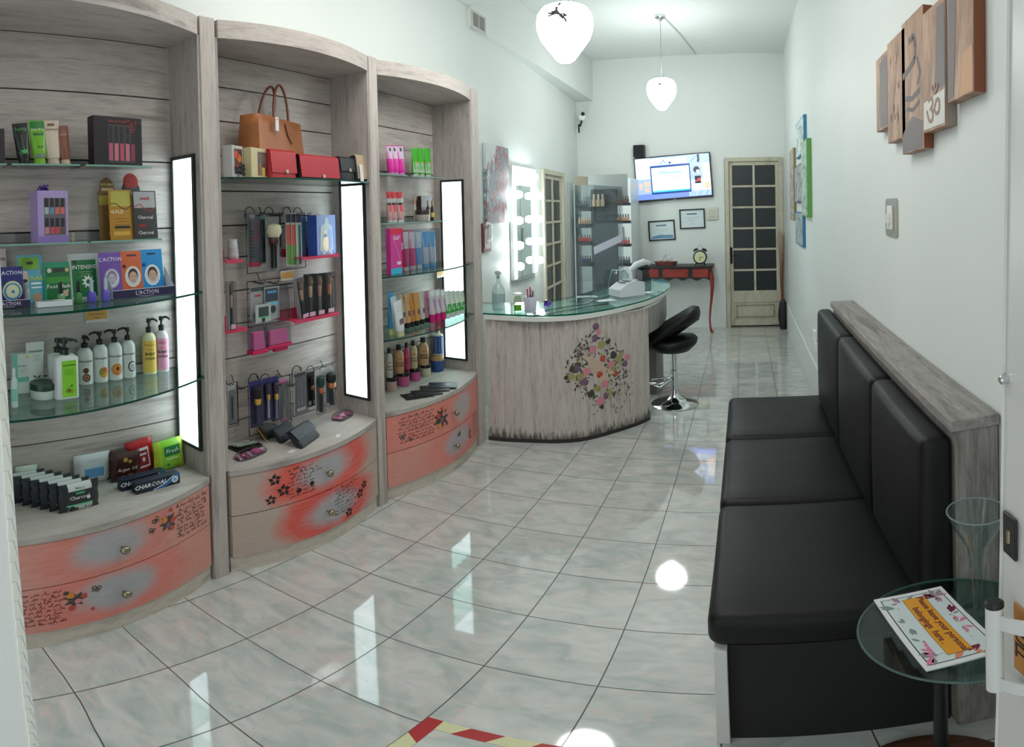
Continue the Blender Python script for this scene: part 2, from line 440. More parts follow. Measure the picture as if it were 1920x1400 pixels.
class Cab:
    def __init__(s, y0, y1, x0, x1, b): s.y0, s.y1, s.x0, s.x1, s.b = y0, y1, x0, x1, b
    def fx(s, y, add=0):
        t = (y - s.y0) / (s.y1 - s.y0); return s.x0 + (s.x1-s.x0)*t + s.b*(1 - (2*t-1)**2) + add
    def outline(s, add=0, n=28, xb=XB, e=0):
        ys = [s.y0 + e + (s.y1 - s.y0 - 2*e)*i/n for i in range(n+1)]
        return [(xb, ys[0])] + [(s.fx(y, add), y) for y in ys] + [(xb, ys[-1])]
    def decal(s, parent):
        def f(u, z, lift): return (s.fx(u, .0012 + lift), u, z)
        return Decal(f)
CABS = [Cab(.20, 1.262, -1.70, -1.795, .086), Cab(1.358, 2.262, -1.79, -1.752, .077), Cab(2.354, 3.30, -1.762, -1.712, .088)]
ZT = .555
def light_panel(parent, x0, x1, z0, z1, y):
    fr = mat('dark_panel_frame', (52, 56, 56), .25, .5)
    b = MB(); w = .014
    b.box(x0-w, x0, y-.012, y, z0-w, z1+w).box(x1, x1+w, y-.012, y, z0-w, z1+w).box(x0, x1, y-.012, y, z0-w, z0).box(x0, x1, y-.012, y, z1, z1+w)
    f = b.build('light_panel_frame', fr, parent)
    MB().box(x0, x1, y-.007, y-.001, z0, z1).build('light_panel', LITE, f)
LITE = mat('lit_frosted_panel', (240, 250, 250), .4, emit=(222, 246, 250), es=1.5)
KNOB = mat('antique_brass', (150, 142, 120), .3, .85)
def knob_mb(n=18):
    b = MB(); prof = [(.004, 0), (.004, .012), (.008, .015), (.015, .020), (.018, .027), (.016, .034), (.010, .039), (.003, .041)]
    rings = []
    for r, d in prof:
        rings.append([(d, r*(1 + (.08 if j % 2 else -.04)*(1 if r > .012 else 0))*math.cos(2*PI*j/n), r*(1 + (.08 if j % 2 else -.04)*(1 if r > .012 else 0))*math.sin(2*PI*j/n)) for j in range(n)])
    b.loft(rings); return b
def board_set(b, y0, y1, zs, x0, x1, gap=.006):
    for z0, z1 in zip(zs, zs[1:]): b.box(x0, x1, y0, y1, z0 + gap/2, z1 - gap/2)
    return b
def cabinet(ci, c, label, postw, grooves, panel, mats_d, knob_y, splits, shelves):
    root = empty('display_cabinet', ((XB-.02), (c.y0+c.y1)/2, 0), label, 'display cabinet')
    par = bpy.data.objects.new  # noqa
    off = Vector(root.location)
    def P(o):
        o.parent = root; o.location = Vector(o.location) - off; return o
    # back: boards with dark grooves in front of a dark liner
    b = MB(); board_set(b, c.y0, c.y1, grooves, XB-.016, XB); b.box(XB-.03, XB-.017, c.y0, c.y1, .5, 2.40, 1)
    P(b.build('back_panel', [WOOD_Y, mat('groove_shadow_gap', (46, 42, 40), .8)]))
    # sides
    P(MB().box(XB-.02, c.x0-.006, c.y0-.012, c.y0, ZT, 2.38).build('side_panel', WOOD_SIDE))
    P(MB().box(XB-.02, c.x1-.006, c.y1, c.y1+.012, ZT, 2.38).build('side_panel', WOOD_SIDE))
    P(MB().prism(c.outline(0), 2.378, 2.46).build('arched_top', WOOD_Y, smooth=30))
    P(MB().prism(c.outline(.004), ZT-.026, ZT).build('counter_board', WOOD_TOP, smooth=30, bevel=.004))
    P(MB().prism(c.outline(-.012), .0, splits[0]).build('plinth', WOOD_PLINTH, smooth=30))
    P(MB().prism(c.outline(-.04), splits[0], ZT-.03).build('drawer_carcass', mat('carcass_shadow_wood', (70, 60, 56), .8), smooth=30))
    # drawers
    n = 24
    for k in range(2):
        z0, z1 = splits[k] + .0025, splits[k+1] - .0025
        b = MB(); ys = [c.y0 + .004 + (c.y1-c.y0-.008)*i/n for i in range(n+1)]
        rings = [[(c.fx(y, -.03), y, z0), (c.fx(y), y, z0), (c.fx(y), y, z1), (c.fx(y, -.03), y, z1)] for y in ys]
        b.loft(rings)
        d = P(b.build('drawer', mats_d[k], smooth=40))
        kz = (z0+z1)/2 + .0
        kn = knob_mb().build('drawer_knob', KNOB, d, smooth=50); kn.location = (c.fx(knob_y), knob_y, kz)
        dc = c.decal(d); DECORATE(ci, k, c, dc, z0, z1); dc.build(d)
    # right-hand post
    xf = c.x1 - .0
    P(MB().box(XB-.03, xf, c.y1+.012, c.y1+postw, 0, 2.465).build('corner_post', WOOD_Z, bevel=.003))
    if panel:
        x0, x1, z0, z1 = panel
        lp = light_panel(None, x0, x1, z0, z1, c.y1)
        for o in [o for o in COL.objects if o.name.startswith('light_panel_frame') and o.parent is None]: P(o)
    # glass shelves
    for z, add in shelves:
        b = MB(); b.prism(c.outline(add, xb=XB+.003, e=.003), z-.008, z, 0, 1)
        P(b.build('glass_shelf', [GLASS_SHELF, EDGE], smooth=30))
    return root
def DECORATE(ci, k, c, d, z0, z1):
    r = random.Random(ci*7 + k)
    if ci == 0 and k == 1:
        d.script(1.06, 1.235, z0+.02, z1-.015, 8, r, .018, slope=-.05)
        for u, z, rr, m in ((1.005, .47, .014, 2), (1.022, .44, .014, 4), (1.045, .455, .014, 3), (1.02, .495, .012, 5), (1.04, .42, .012, 3), (1.035, .505, .011, 3)): d.flower(u, z, rr, m, r, .0004)
        for a in range(8): d.leaf(1.022, .455, a*.8, .045, 6, .0002)
        d.butterfly(.965, .485, .017, .5); d.butterfly(.945, .445, .015, -.4)
    elif ci == 0:
        d.script(.44, .60, z0+.03, z1-.02, 8, r, .018, slope=.0)
        for u, z, rr, m in ((.625, .26, .015, 2), (.650, .225, .013, 5), (.672, .245, .012, 3), (.63, .195, .014, 3), (.61, .275, .01, 6)): d.flower(u, z, rr, m, r, .0004)
        for a in range(7): d.leaf(.64, .235, a*.9, .042, 6, .0002)
        d.butterfly(.715, .26, .018, -.3); d.flower(.70, .165, .008, 3, r)
    elif ci == 1 and k == 1:
        d.script(1.60, 1.76, z0+.02, z1-.02, 8, r, .016, slope=.0)
        d.stencil(1.545, .47, .030, r); d.stencil(1.585, .405, .032, r); d.stencil(1.525, .37, .026, r); d.disc(1.66, .38, .014, 0); d.disc(1.73, .395, .013, 0)
    elif ci == 1:
        d.script(1.86, 2.02, z0+.05, z1-.01, 8, r, .016, slope=.0)
        d.stencil(2.06, .20, .030, r); d.stencil(2.10, .235, .026, r); d.stencil(1.965, .13, .028, r)
    elif ci == 2 and k == 1:
        d.script(2.42, 2.68, z0+.03, z1-.02, 8, r, .015)
        for u, z, rr, m in ((2.715, .44, .020, 3), (2.745, .405, .018, 4), (2.725, .375, .017, 2), (2.765, .44, .016, 5), (2.745, .475, .014, 3), (2.79, .37, .014, 4)): d.flower(u, z, rr, m, r, .0004)
        for a in range(9): d.leaf(2.74, .42, a*.7, .07, 6, .0002)
        d.butterfly(2.45, .385, .02, .2); d.butterfly(2.50, .355, .014, -.3)
    elif ci == 2:
        d.script(3.13, 3.27, z0+.04, z1-.005, 8, r, .016)
        for u, z, rr, m in ((3.085, .20, .02, 4), (3.095, .235, .016, 5), (3.09, .165, .015, 6)): d.flower(u, z, rr, m, r, .0004)
        d.butterfly(2.93, .245, .02, .6)
GR = (170, 168, 174); SAL = (176, 118, 110); RED = (186, 84, 74); TAN = (186, 166, 154)
zs1 = [.53, .765, 1.045, 1.32, 1.60, 1.875, 2.145, 2.378]
zs2 = [.53, .678, .835, .992, 1.15, 1.303, 1.457, 1.602, 1.757, 1.915, 2.073, 2.232, 2.378]
zs3 = [.53, .79, 1.065, 1.34, 1.615, 1.89, 2.165, 2.378]
cabinet(0, CABS[0], 'nearest grey washed display cabinet with bowed salmon drawers, holding lotions and masks', .084, zs1,
        (-1.985, -1.845, .68, 1.88), [drawer_paint('salmon_drawer_front_low', (224, 118, 104), GR, (212, 140, 126), (.80, .225), seed=1, wid=.17), drawer_paint('salmon_drawer_front_high', (216, 124, 110), GR, (212, 140, 126), (.78, .445), seed=2, wid=.15)],
        .816, (.092, .322, .527), [(1.352, -.01), (1.006, -.01)])
cabinet(1, CABS[1], 'middle grey washed display cabinet with bowed bright red drawers, the handbag on its shelf', .080, zs2,
        (-1.94, -1.797, .665, 1.785), [drawer_paint('red_drawer_front_low', (224, 62, 48), (172, 170, 176), TAN, (1.86, .205), seed=3, wid=.17), drawer_paint('red_drawer_front_high', (228, 72, 56), (172, 170, 176), TAN, (1.82, .44), seed=5, wid=.18)],
        1.815, (.089, .322, .527), [(1.80, 0)])
cabinet(2, CABS[2], 'farthest grey washed display cabinet with bowed salmon drawers, next to the curved counter', .112, zs3,
        (-1.94, -1.79, .64, 1.84), [drawer_paint('rose_drawer_front_low', (224, 124, 112), (180, 166, 172), (218, 140, 126), (2.93, .215), seed=6, wid=.17), drawer_paint('rose_drawer_front_high', (224, 126, 112), (180, 166, 172), (222, 124, 110), (2.98, .42), seed=8, wid=.13)],
        2.862, (.082, .305, .527), [(1.305, -.012), (.962, -.012)])

# ================================================================== the curved reception counter
def counter():
    root = empty('reception_counter', (-1.3, 4.0, 0), 'curved grey washed reception counter with a floral transfer and green glass top', 'reception counter')
    off = Vector(root.location)
    def P(o): o.parent = root; o.location = Vector(o.location) - off; return o
    front = [(-1.70, 3.425), (-1.55, 3.445), (-1.393, 3.485), (-1.25, 3.515), (-1.089, 3.590), (-.959, 3.735), (-.856, 3.865), (-.765, 3.99), (-.712, 4.10)]
    def smoothline(p, k=3):
        for _ in range(k):
            q = [p[0]]
            for a, b2 in zip(p, p[1:]): q += [(a[0]*.75+b2[0]*.25, a[1]*.75+b2[1]*.25), (a[0]*.25+b2[0]*.75, a[1]*.25+b2[1]*.75)]
            q.append(p[-1]); p = q
        return p
    F = smoothline(front, 3)
    # arc-length parameter along the front
    S = [0]
    for a, b2 in zip(F, F[1:]): S.append(S[-1] + math.hypot(b2[0]-a[0], b2[1]-a[1]))
    def inset(L, d):
        out = []
        for i, p in enumerate(L):
            a, b2 = L[max(i-1, 0)], L[min(i+1, len(L)-1)]
            tx, ty = b2[0]-a[0], b2[1]-a[1]; l = math.hypot(tx, ty)
            out.append((p[0] - ty/l*d*-1*-1, p[1] + tx/l*d))
        return out
    m, t = newmat('distressed_counter_front', .6)
    v = t.coords((7, 7, .55)); n1 = t.noise(v, 4, 5, .7); n2 = t.noise(v, 16, 4, .7)
    c = t.ramp(n1, [(.28, (140, 131, 125)), (.45, (186, 177, 169)), (.62, (200, 193, 186))])
    c = t.mix(.35, c, t.ramp(n2, [(.32, (130, 122, 116)), (.5, (192, 184, 176))]))
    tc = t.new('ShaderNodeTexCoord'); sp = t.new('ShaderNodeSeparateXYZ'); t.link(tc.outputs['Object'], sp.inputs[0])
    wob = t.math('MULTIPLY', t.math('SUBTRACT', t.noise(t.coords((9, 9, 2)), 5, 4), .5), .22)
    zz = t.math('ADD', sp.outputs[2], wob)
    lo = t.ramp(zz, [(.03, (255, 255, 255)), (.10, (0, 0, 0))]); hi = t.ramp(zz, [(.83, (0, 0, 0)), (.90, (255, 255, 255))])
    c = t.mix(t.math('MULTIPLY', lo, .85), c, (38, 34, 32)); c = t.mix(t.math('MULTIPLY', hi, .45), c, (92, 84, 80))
    t.link(c, t.b.inputs['Base Color']); t.bump(n2, .2, .001)
    dark = mat('dark_kick_board', (44, 40, 38), .6)
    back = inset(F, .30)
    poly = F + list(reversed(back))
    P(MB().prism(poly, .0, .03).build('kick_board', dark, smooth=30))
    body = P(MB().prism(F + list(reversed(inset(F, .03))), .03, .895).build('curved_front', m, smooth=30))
    P(MB().prism(inset(F, .03) + list(reversed(inset(F, .28))), .03, .86).build('counter_carcass', mat('counter_inner_board', (128, 122, 118), .6), smooth=30))
    # overhanging end: upper drawer box and set-back leg panel
    endm = wood('counter_end_board', base=(150, 148, 142), dark=(112, 110, 104), light=(164, 162, 157), scale=(5, 5, 1))
    ep = [(-.712, 4.10), (-.672, 4.30), (-.655, 4.55), (-.672, 4.80), (-.71, 5.05), (-1.0, 5.05), (-1.02, 4.35)]
    P(MB().prism(smoothline(ep[:5], 2) + ep[5:], .695, .895).build('end_box', endm, smooth=30))
    P(MB().prism([(-.76, 4.72), (-.73, 4.80), (-.735, 4.97), (-1.0, 4.97), (-1.0, 4.72)], 0, .69).build('leg_panel', mat('taupe_panel', (128, 120, 116), .6), smooth=30))
    # white board under the glass and the glass itself
    T = [(-1.72, 3.424), (-1.50, 3.43), (-1.35, 3.435), (-1.19, 3.50), (-1.055, 3.60), (-.92, 3.79), (-.815, 4.0), (-.73, 4.20), (-.675, 4.45), (-.648, 4.75), (-.66, 5.0), (-.72, 5.25), (-.84, 5.42), (-.98, 5.46)]
    I = [(-1.10, 5.38), (-1.16, 5.15), (-1.22, 4.85), (-1.27, 4.58), (-1.38, 4.18), (-1.52, 3.98), (-1.70, 3.87), (-1.95, 3.83), (-2.02, 3.82), (-2.02, 3.46)]
    TT = smoothline(T + I, 2)
    cx = sum(p[0] for p in TT)/len(TT)
    sh = lambda k, P0=TT: [(x - (.02 if x > -1.3 else 0)*k, y + .018*k*(1 if y < 4.3 else -1)) for x, y in P0]
    P(MB().prism(sh(0), .898, .928).build('white_worktop', mat('white_worktop_board', (222, 224, 220), .35), smooth=30))
    P(MB().prism(TT, .932, .943, 0, 1).build('glass_top', [GLASS_TOP, mat('green_glass_rim', (10, 88, 70), .08)], smooth=30))
    # floral transfer
    cum = S
    def f(u, z, lift):
        k = max(i for i in range(len(cum)-1) if cum[i] <= max(u, 0)); a, b2 = F[k], F[k+1]
        q = (u - cum[k])/(cum[k+1]-cum[k]); tx, ty = b2[0]-a[0], b2[1]-a[1]; l = math.hypot(tx, ty)
        return (a[0] + tx*q + ty/l*(.0015+lift), a[1] + ty*q - tx/l*(.0015+lift), z)
    # pixel on the front -> (u, z)
    def uz(px, py):
        best = None
        d = ray(px, py)
        for k in range(len(F)-1):
            a, b2 = F[k], F[k+1]; tx, ty = b2[0]-a[0], b2[1]-a[1]
            den = d.x*ty - d.y*tx
            if abs(den) < 1e-9: continue
            s_ = (a[0]*ty - a[1]*tx)/den; q = (a[0]*d.y - a[1]*d.x)/den
            q = ((d.x*s_ - a[0])*tx + (d.y*s_ - a[1])*ty)/(tx*tx+ty*ty)
            if -.01 <= q <= 1.01: best = (cum[k] + q*(cum[k+1]-cum[k]), CH + d.z*s_)
        return best
    dc = Decal(f); r = random.Random(4)
    def spot(px, py, rad, mi, lift=.0004, fl=True):
        q = uz(px, py)
        if q: (dc.flower if fl else lambda u, z, rr, m_, _r, l_: dc.disc(u, z, rr, m_, l_))(q[0], q[1], rad, mi, r, lift)
    for px, py, rad, mi in ((1117, 612, .022, 4), (1122, 622, .018, 5), (1115, 634, .022, 4), (1127, 646, .026, 7), (1112, 655, .024, 5), (1140, 640, .016, 6),
        (1098, 668, .018, 8), (1130, 672, .020, 3), (1150, 665, .024, 6), (1160, 672, .026, 7), (1176, 670, .022, 5), (1146, 682, .022, 5), (1172, 682, .018, 4),
        (1075, 692, .024, 6), (1100, 696, .024, 5), (1088, 706, .022, 7), (1070, 706, .022, 7), (1062, 708, .014, 6), (1080, 690, .02, 4), (1096, 716, .024, 4), (1124, 702, .020, 3),
        (1134, 720, .024, 5), (1120, 728, .022, 7), (1108, 738, .024, 6), (1142, 736, .022, 7), (1126, 752, .028, 5), (1136, 742, .02, 4), (1128, 762, .016, 6), (1155, 700, .016, 3), (1150, 690, .02, 7)):
        spot(px, py, rad*1.25, mi)
    for px, py, rad in ((1120, 690, .05), (1130, 705, .05), (1112, 680, .04), (1140, 695, .045)): spot(px, py, rad, 8, .0001, False)
    for _ in range(420):
        px = r.choice([r.gauss(1118, 26), r.gauss(1160, 16), r.gauss(1082, 14)]); py = 690 + r.gauss(0, 36)
        if abs(px-1120)/72 + abs(py-690)/92 > 1 or (abs(px-1122) < 16 and abs(py-695) < 28): continue
        q = uz(px, py)
        if q and q[0] > .1: dc.leaf(q[0], q[1], r.uniform(0, 6.28), r.uniform(.018, .042), r.choice([6, 6, 1, 4, 7]), .0002)
    for k in range(60):
        px, py = (r.uniform(1150, 1185), r.uniform(700, 775)) if k < 38 else (r.uniform(1080, 1106), r.uniform(632, 664))
        q = uz(px, py)
        if q:
            a = r.uniform(0, 6.28); dc.stroke([(q[0], q[1]), (q[0]+.02*math.cos(a), q[1]+.02*math.sin(a)), (q[0]+.035*math.cos(a+.5), q[1]+.035*math.sin(a+.5))], .0022, 1)
            if k % 3 == 0: dc.leaf(q[0], q[1], a+1, .02, 1)
    dc.build(body, 'floral_transfer')
counter()
# ================================================================== lamps
def globe(loc, zc, label, sprig):
    x, y, zb = loc
    root = empty('pendant_lamp', (x, y, zb), label, 'pendant lamp')
    prof = [(.0, 0), (.030, .002), (.052, .016), (.072, .045), (.104, .090), (.136, .140), (.153, .195), (.155, .240), (.149, .280), (.126, .318), (.080, .340), (.035, .347)]
    shade = mat('lit_opal_glass', (255, 252, 244), .3, emit=(246, 250, 247), es=LAMP*(.78 if sprig == 1 else 1.35))
    s = MB().lathe(prof, 40).build('globe_shade', shade, root, smooth=60)
    h = zc - zb
    MB().lathe([(.036, .340), (.036, .362), (.020, .385), (.006, .40)], 24).build('lamp_collar', CHROME, root, smooth=40)
    MB().lathe([(.003, .40), (.003, h - .05)], 8).build('cord', mat('grey_cord', (150, 155, 155), .4), root)
    MB().lathe([(.006, h - .075), (.012, h - .06), (.055, h - .03), (.058, h), (.0, h)], 28).build('ceiling_canopy', CHROME, root, smooth=40)
    # dark sprig print on the side facing the entrance
    d = Decal(lambda u, z, lift: (lambda r: (r*math.cos(-1.25 + u/.155), r*math.sin(-1.25 + u/.155), z))(.1600 + lift - max(0, z-.255)*.30))
    k = sprig
    for pts, w in (([(-.040, .300), (-.048, .285), (-.040, .268), (-.028, .250), (-.008, .232)], .017), ([(-.036, .258), (-.060, .262), (-.092, .268)], .011), ([(-.050, .258), (-.070, .254), (-.090, .250)], .010), ([(-.030, .250), (-.012, .254), (.004, .250)], .010), ([(-.012, .236), (.0, .224), (.006, .206)], .010)):
        d.stroke([(-.036 + (u+.036)*k, .26 + (z-.26)*k) for u, z in [(a_, b_ - .018) for a_, b_ in pts]], w*k, 0)
    for u, z, a, L in ((-.040, .300, 1.0, .040), (-.036, .262, 2.8, .045), (-.030, .246, -.6, .045), (-.02, .24, .2, .04)): d.leaf(-.036 + (u+.036)*k, .26 + (z-.018-.26)*k, a, L*k, 0, .0004)
    d.b.build('sprig_print', DEC, s)
LAMP = 11.5
globe((-.935, 2.93, 2.455), 3.32, 'large white globe pendant lamp, the nearer of the two, close under the ceiling', 1)
globe((-.83, 5.85, 2.665), 3.73, 'smaller-looking white globe pendant lamp on a long cord before the back wall', .6)
b = MB().rod([(-.80, 5.93, 3.722), (-.70, 6.6, 3.722), (-.60, 7.5, 3.722)], .011, 6)
b.lathe([(.016, 0), (.016, .012)], 10, (-.70, 6.62, 3.712))
setp(b.build('cable_conduit', mat('white_conduit', (196, 204, 200), .5)), 'thin white cable conduit along the ceiling from the far pendant to the back wall', 'conduit')

# air vent on the beam
root = empty('air_vent', (-2.03, 4.075, 3.22), 'small white louvred air vent high on the left beam', 'air vent')
b = MB(); b.box(0, .012, -.125, -.105, -.08, .08).box(0, .012, .105, .125, -.08, .08).box(0, .012, -.105, .105, -.08, -.06).box(0, .012, -.105, .105, .06, .08).box(0, .012, -.006, .006, -.06, .06)
b.build('vent_frame', mat('vent_white', (190, 188, 182), .5), root)
b = MB()
for k in range(12): b.box(.002, .009, -.105, .105, -.058 + k*.01, -.0535 + k*.01)
b.build('vent_slats', mat('vent_slat_grey', (168, 166, 162), .5), root)
MB().box(.0005, .0015, -.105, .105, -.06, .06).build('vent_shadow', mat('vent_dark', (60, 60, 58), .8), root)

# ================================================================== doors
DOORC = wood('aged_cream_door_paint', base=(188, 184, 164), dark=(160, 154, 132), light=(196, 192, 174), scale=(3, 3, 1.2))
DGL = mat('dark_door_glass', (38, 46, 46), .25, spec=.4)
def glazed_door(name, W_, H_, rows, z_panel, M_, hand=None):
    """local frame: x across, y into the room is negative, z up"""
    root = empty(name); root['kind'] = 'structure'; root.matrix_world = M_
    c = .055
    b = MB(); b.box(-c, 0, -.02, .06, 0, H_+c).box(W_, W_+c, -.02, .06, 0, H_+c).box(0, W_, -.02, .06, H_, H_+c)
    b.build('door_frame', DOORC, root, bevel=.004)
    st = .045
    b = MB(); b.box(0, st, .012, .045, .02, H_).box(W_-st, W_, .012, .045, .02, H_).box(st, W_-st, .012, .045, H_-.05, H_).box(st, W_-st, .012, .045, .02, .10).box(st, W_-st, .012, .045, z_panel-.16, z_panel)
    b.box(st, W_-st, .022, .04, .10, z_panel-.16)
    leaf = b.build('door_leaf', DOORC, root, bevel=.003)
    b = MB(); e = .035
    z0, z1 = .10 + e, z_panel - .16 - e
    for q in ((st+e, W_-st-e, z0, z0+.010), (st+e, W_-st-e, z1-.010, z1), (st+e, st+e+.01, z0, z1), (W_-st-e-.01, W_-st-e, z0, z1)): b.box(q[0], q[1], .012, .022, q[2], q[3])
    b.build('panel_moulding', mat('aged_moulding', (140, 134, 112), .6), leaf)
    cw = (W_ - 2*st); n = rows; ph = (H_ - .05 - z_panel)/n
    b = MB(); b.box(W_/2-.014, W_/2+.014, .008, .04, z_panel, H_-.05)
    for k in range(1, n): b.box(st, W_-st, .010, .04, z_panel + k*ph - .013, z_panel + k*ph + .013)
    b.build('glazing_bars', DOORC, leaf)
    for k in range(n):
        for s in (0, 1):
            x0 = st if s == 0 else W_/2+.014; x1 = W_/2-.014 if s == 0 else W_-st
            MB().box(x0, x1, .026, .032, z_panel + k*ph + (.013 if k else 0), z_panel + (k+1)*ph - (.013 if k < n-1 else 0)).build('glass_pane', DGL, leaf)
    if hand:
        hb = MB().box(-.005 + .008, .035, .004, .012, hand-.11, hand+.11).rod([(.022, .012, hand), (.022, -.03, hand), (.10, -.034, hand-.006)], .007, 8)
        hb.build('door_handle', mat('dark_iron', (36, 34, 34), .4, .6), leaf)
    return root
glazed_door('door_1', .665, 2.235, 6, .50, Matrix.Translation((-.19, BW-.01, 0)), .98)
a = math.atan2(.0611, 1)
Mx = Matrix.Translation((WLX(5.86)+.01, 5.86, 0)) @ Matrix.Rotation(PI/2 + a, 4, 'Z')
glazed_door('door_2', .80, 2.04, 6, .50, Mx)
struct('dark_backing_1', MB().box(-.25, .515, BW+.07, BW+.10, 0, 2.27), mat('dark_beyond_door', (30, 32, 32), .8))  # dark sheet behind the back door, stands in for the unlit space beyond
struct('dark_backing_2', MB().box(-2.42, -2.40, 5.75, 6.85, 0, 2.12), mat('dark_beyond_door', (30, 32, 32), .8))  # dark sheet behind the left door, its colour stands in for darkness there

# entrance door leaf at the right edge of the picture
def entrance():
    root = empty('door_3', (0, 0, 0)); root['kind'] = 'structure'
    al = mat('white_lacquered_aluminium', (206, 208, 206), .35)
    def lx(z): return .300 + .022*(z - 1.5)/1.1
    b = MB()
    rings = []
    for z in (.02, .6, 1.2, 1.9, 2.4):
        x = lx(z); y = .60
        rings.append([(x, y, z), (x+.045, y, z), (x+.045, y-.10, z), (x, y-.10, z)])
    b.loft(rings)
    b.loft([[(lx(z), .02, z), (lx(z)+.045, .02, z), (lx(z)+.045, -.08, z), (lx(z), -.08, z)] for z in (.02, 1.2, 2.4)])
    leaf = b.build('door_leaf', al, root)
    b = MB(); b.loft([[(lx(z)+.02, .505, z), (lx(z)+.026, .505, z), (lx(z)+.026, .02, z), (lx(z)+.02, .02, z)] for z in (.1, 2.3)])
    b.build('door_glass', GLASS, root)
    b = MB(); b.loft([[(lx(z)-.004, .600, z), (lx(z)+.002, .606, z), (lx(z)+.040, .606, z), (lx(z)+.040, .600, z)] for z in (.02, 1.2, 2.4)])
    b.build('door_seal', mat('pale_seal', (226, 226, 220), .5), leaf)
    def on(px, py): return hx(px, py, .293)
    # lock plate
    p = Vector((lx(1.2)-.001, .575, 1.208))
    MB().box(-.004, 0, -.016, .016, -.034, .034).build('lock_plate', BLACK, leaf, loc=p, bevel=.003)
    k = MB().rod([(-.004, 0, .010), (-.004, 0, -.010)], .003, 10); k.build('key_cylinder', mat('dull_brass', (150, 140, 110), .35, .8), leaf, loc=p)
    # tubular pull handle on two curved brackets
    hx0, hy0 = .262, .558; z0, z1 = .925, 1.110
    h = MB().lathe([(.0105, 0), (.0105, z1-z0)], 24).build('pull_handle', mat('white_handle_tube', (214, 216, 214), .3), leaf, loc=(hx0, hy0, z0), smooth=40)
    MB().lathe([(.0112, z1-z0-.004), (.0112, z1-z0+.003), (.008, z1-z0+.006), (0, z1-z0+.006)], 24).build('handle_cap', BLACK, h, smooth=40)
    for z in (z0+.020, z1-.030):
        b = MB(); n = 8; pr = [[], []]
        for i in range(n+1):
            t = i/n; x = hx0 + (lx(z) - hx0)*t; y = hy0 - .004 - .030*math.sin(t*PI*.5)
            pr[0].append((x, y, z-.014)); pr[1].append((x, y, z+.014))
        rings = [[pr[0][i], pr[1][i], (pr[1][i][0]+.001, pr[1][i][1]-.006, z+.014), (pr[0][i][0]+.001, pr[0][i][1]-.006, z-.014)] for i in range(n+1)]
        b.loft(rings); b.build('handle_bracket', mat('white_handle_tube', (214, 216, 214), .3), leaf, smooth=40)
    # orange sticker with dark letters running down
    zs = 1.035
    s = MB().box(-.0015, 0, -.012, .018, -.075, .065).build('door_sticker', mat('orange_sticker', (186, 128, 62), .5), leaf, loc=(lx(zs)-.0005, .545, zs-.0))
    text('sticker_lettering', 'PULL', .034, BLACK, s, (-.0018, .003, -.005), (PI/2, PI/2, -PI/2), bold=.0006)
    MB().lathe([(.006, 0), (.006, .008), (.004, .010), (0, .010)], 16).build('lock_button', CHROME, leaf, loc=(lx(1.42)-.0, .595, 1.425), rot=(0, -PI/2, 0), smooth=40)
entrance()

# ================================================================== bench along the right wall
def cushion(name, x0, x1, y0, y1, z0, z1, parent, bev=.03, puff=.012, axis='z'):
    nx = 10; me_b = bmesh.new()
    bmesh.ops.create_cube(me_b, size=1)
    for v in me_b.verts:
        v.co = Vector(((x0+x1)/2 + v.co.x*(x1-x0), (y0+y1)/2 + v.co.y*(y1-y0), (z0+z1)/2 + v.co.z*(z1-z0)))
    bmesh.ops.bevel(me_b, geom=list(me_b.edges), offset=bev, segments=4, profile=.5, affect='EDGES')
    bmesh.ops.subdivide_edges(me_b, edges=[e for e in me_b.edges if e.calc_length() > .1], cuts=6, use_grid_fill=True)
    for v in me_b.verts:
        u = [(v.co.x - x0)/(x1-x0), (v.co.y - y0)/(y1-y0), (v.co.z - z0)/(z1-z0)]
        f = lambda t: max(0, 1 - (2*t-1)**2)
        if axis == 'z': v.co.z += puff*f(u[0])*f(u[1]) * (1 if u[2] > .5 else 0)
        else: v.co.x -= puff*f(u[1])*f(u[2]) * (1 if u[0] < .5 else 0)
    me = bpy.data.meshes.new(name); me_b.to_mesh(me); me_b.free()
    for p in me.polygons: p.use_smooth = True
    me.materials.append(LEATHER)
    o = bpy.data.objects.new(name, me); COL.objects.link(o); o.parent = parent
    return o
BN = empty('waiting_bench', (0, 0, 0), 'long black leatherette bench with a grey wooden ledge along the right wall', 'bench')
BY = [1.175, 1.825, 2.430, 3.02]
for y0, y1 in zip(BY, BY[1:]): cushion('seat_cushion', -.095, .437, y0+.002, y1-.002, .465, .585, BN, .034, .010)
BB = [1.158, 1.66, 2.26, 2.90]
for y0, y1 in zip(BB, BB[1:]): cushion('back_cushion', .372, .449, y0+.0015, y1-.0015, .592, 1.098, BN, .026, .016, 'x')
MB().box(-.052, .444, 1.195, 3.0, .0, .464).build('bench_base', mat('black_bench_cloth', (15, 15, 17), .7), BN)
MB().box(-.082, -.053, 1.168, 3.0, .0, .464).build('side_board', mat('white_melamine', (206, 208, 204), .45), BN, bevel=.002)
MB().box(.450, .556, 1.155, 2.85, 0, 1.110).build('ledge_upright', WOOD_LEDGE_Z, BN, bevel=.003)
MB().box(.438, .557, 1.148, 2.86, 1.111, 1.141).build('wooden_ledge', WOOD_LEDGE, BN, bevel=.003)

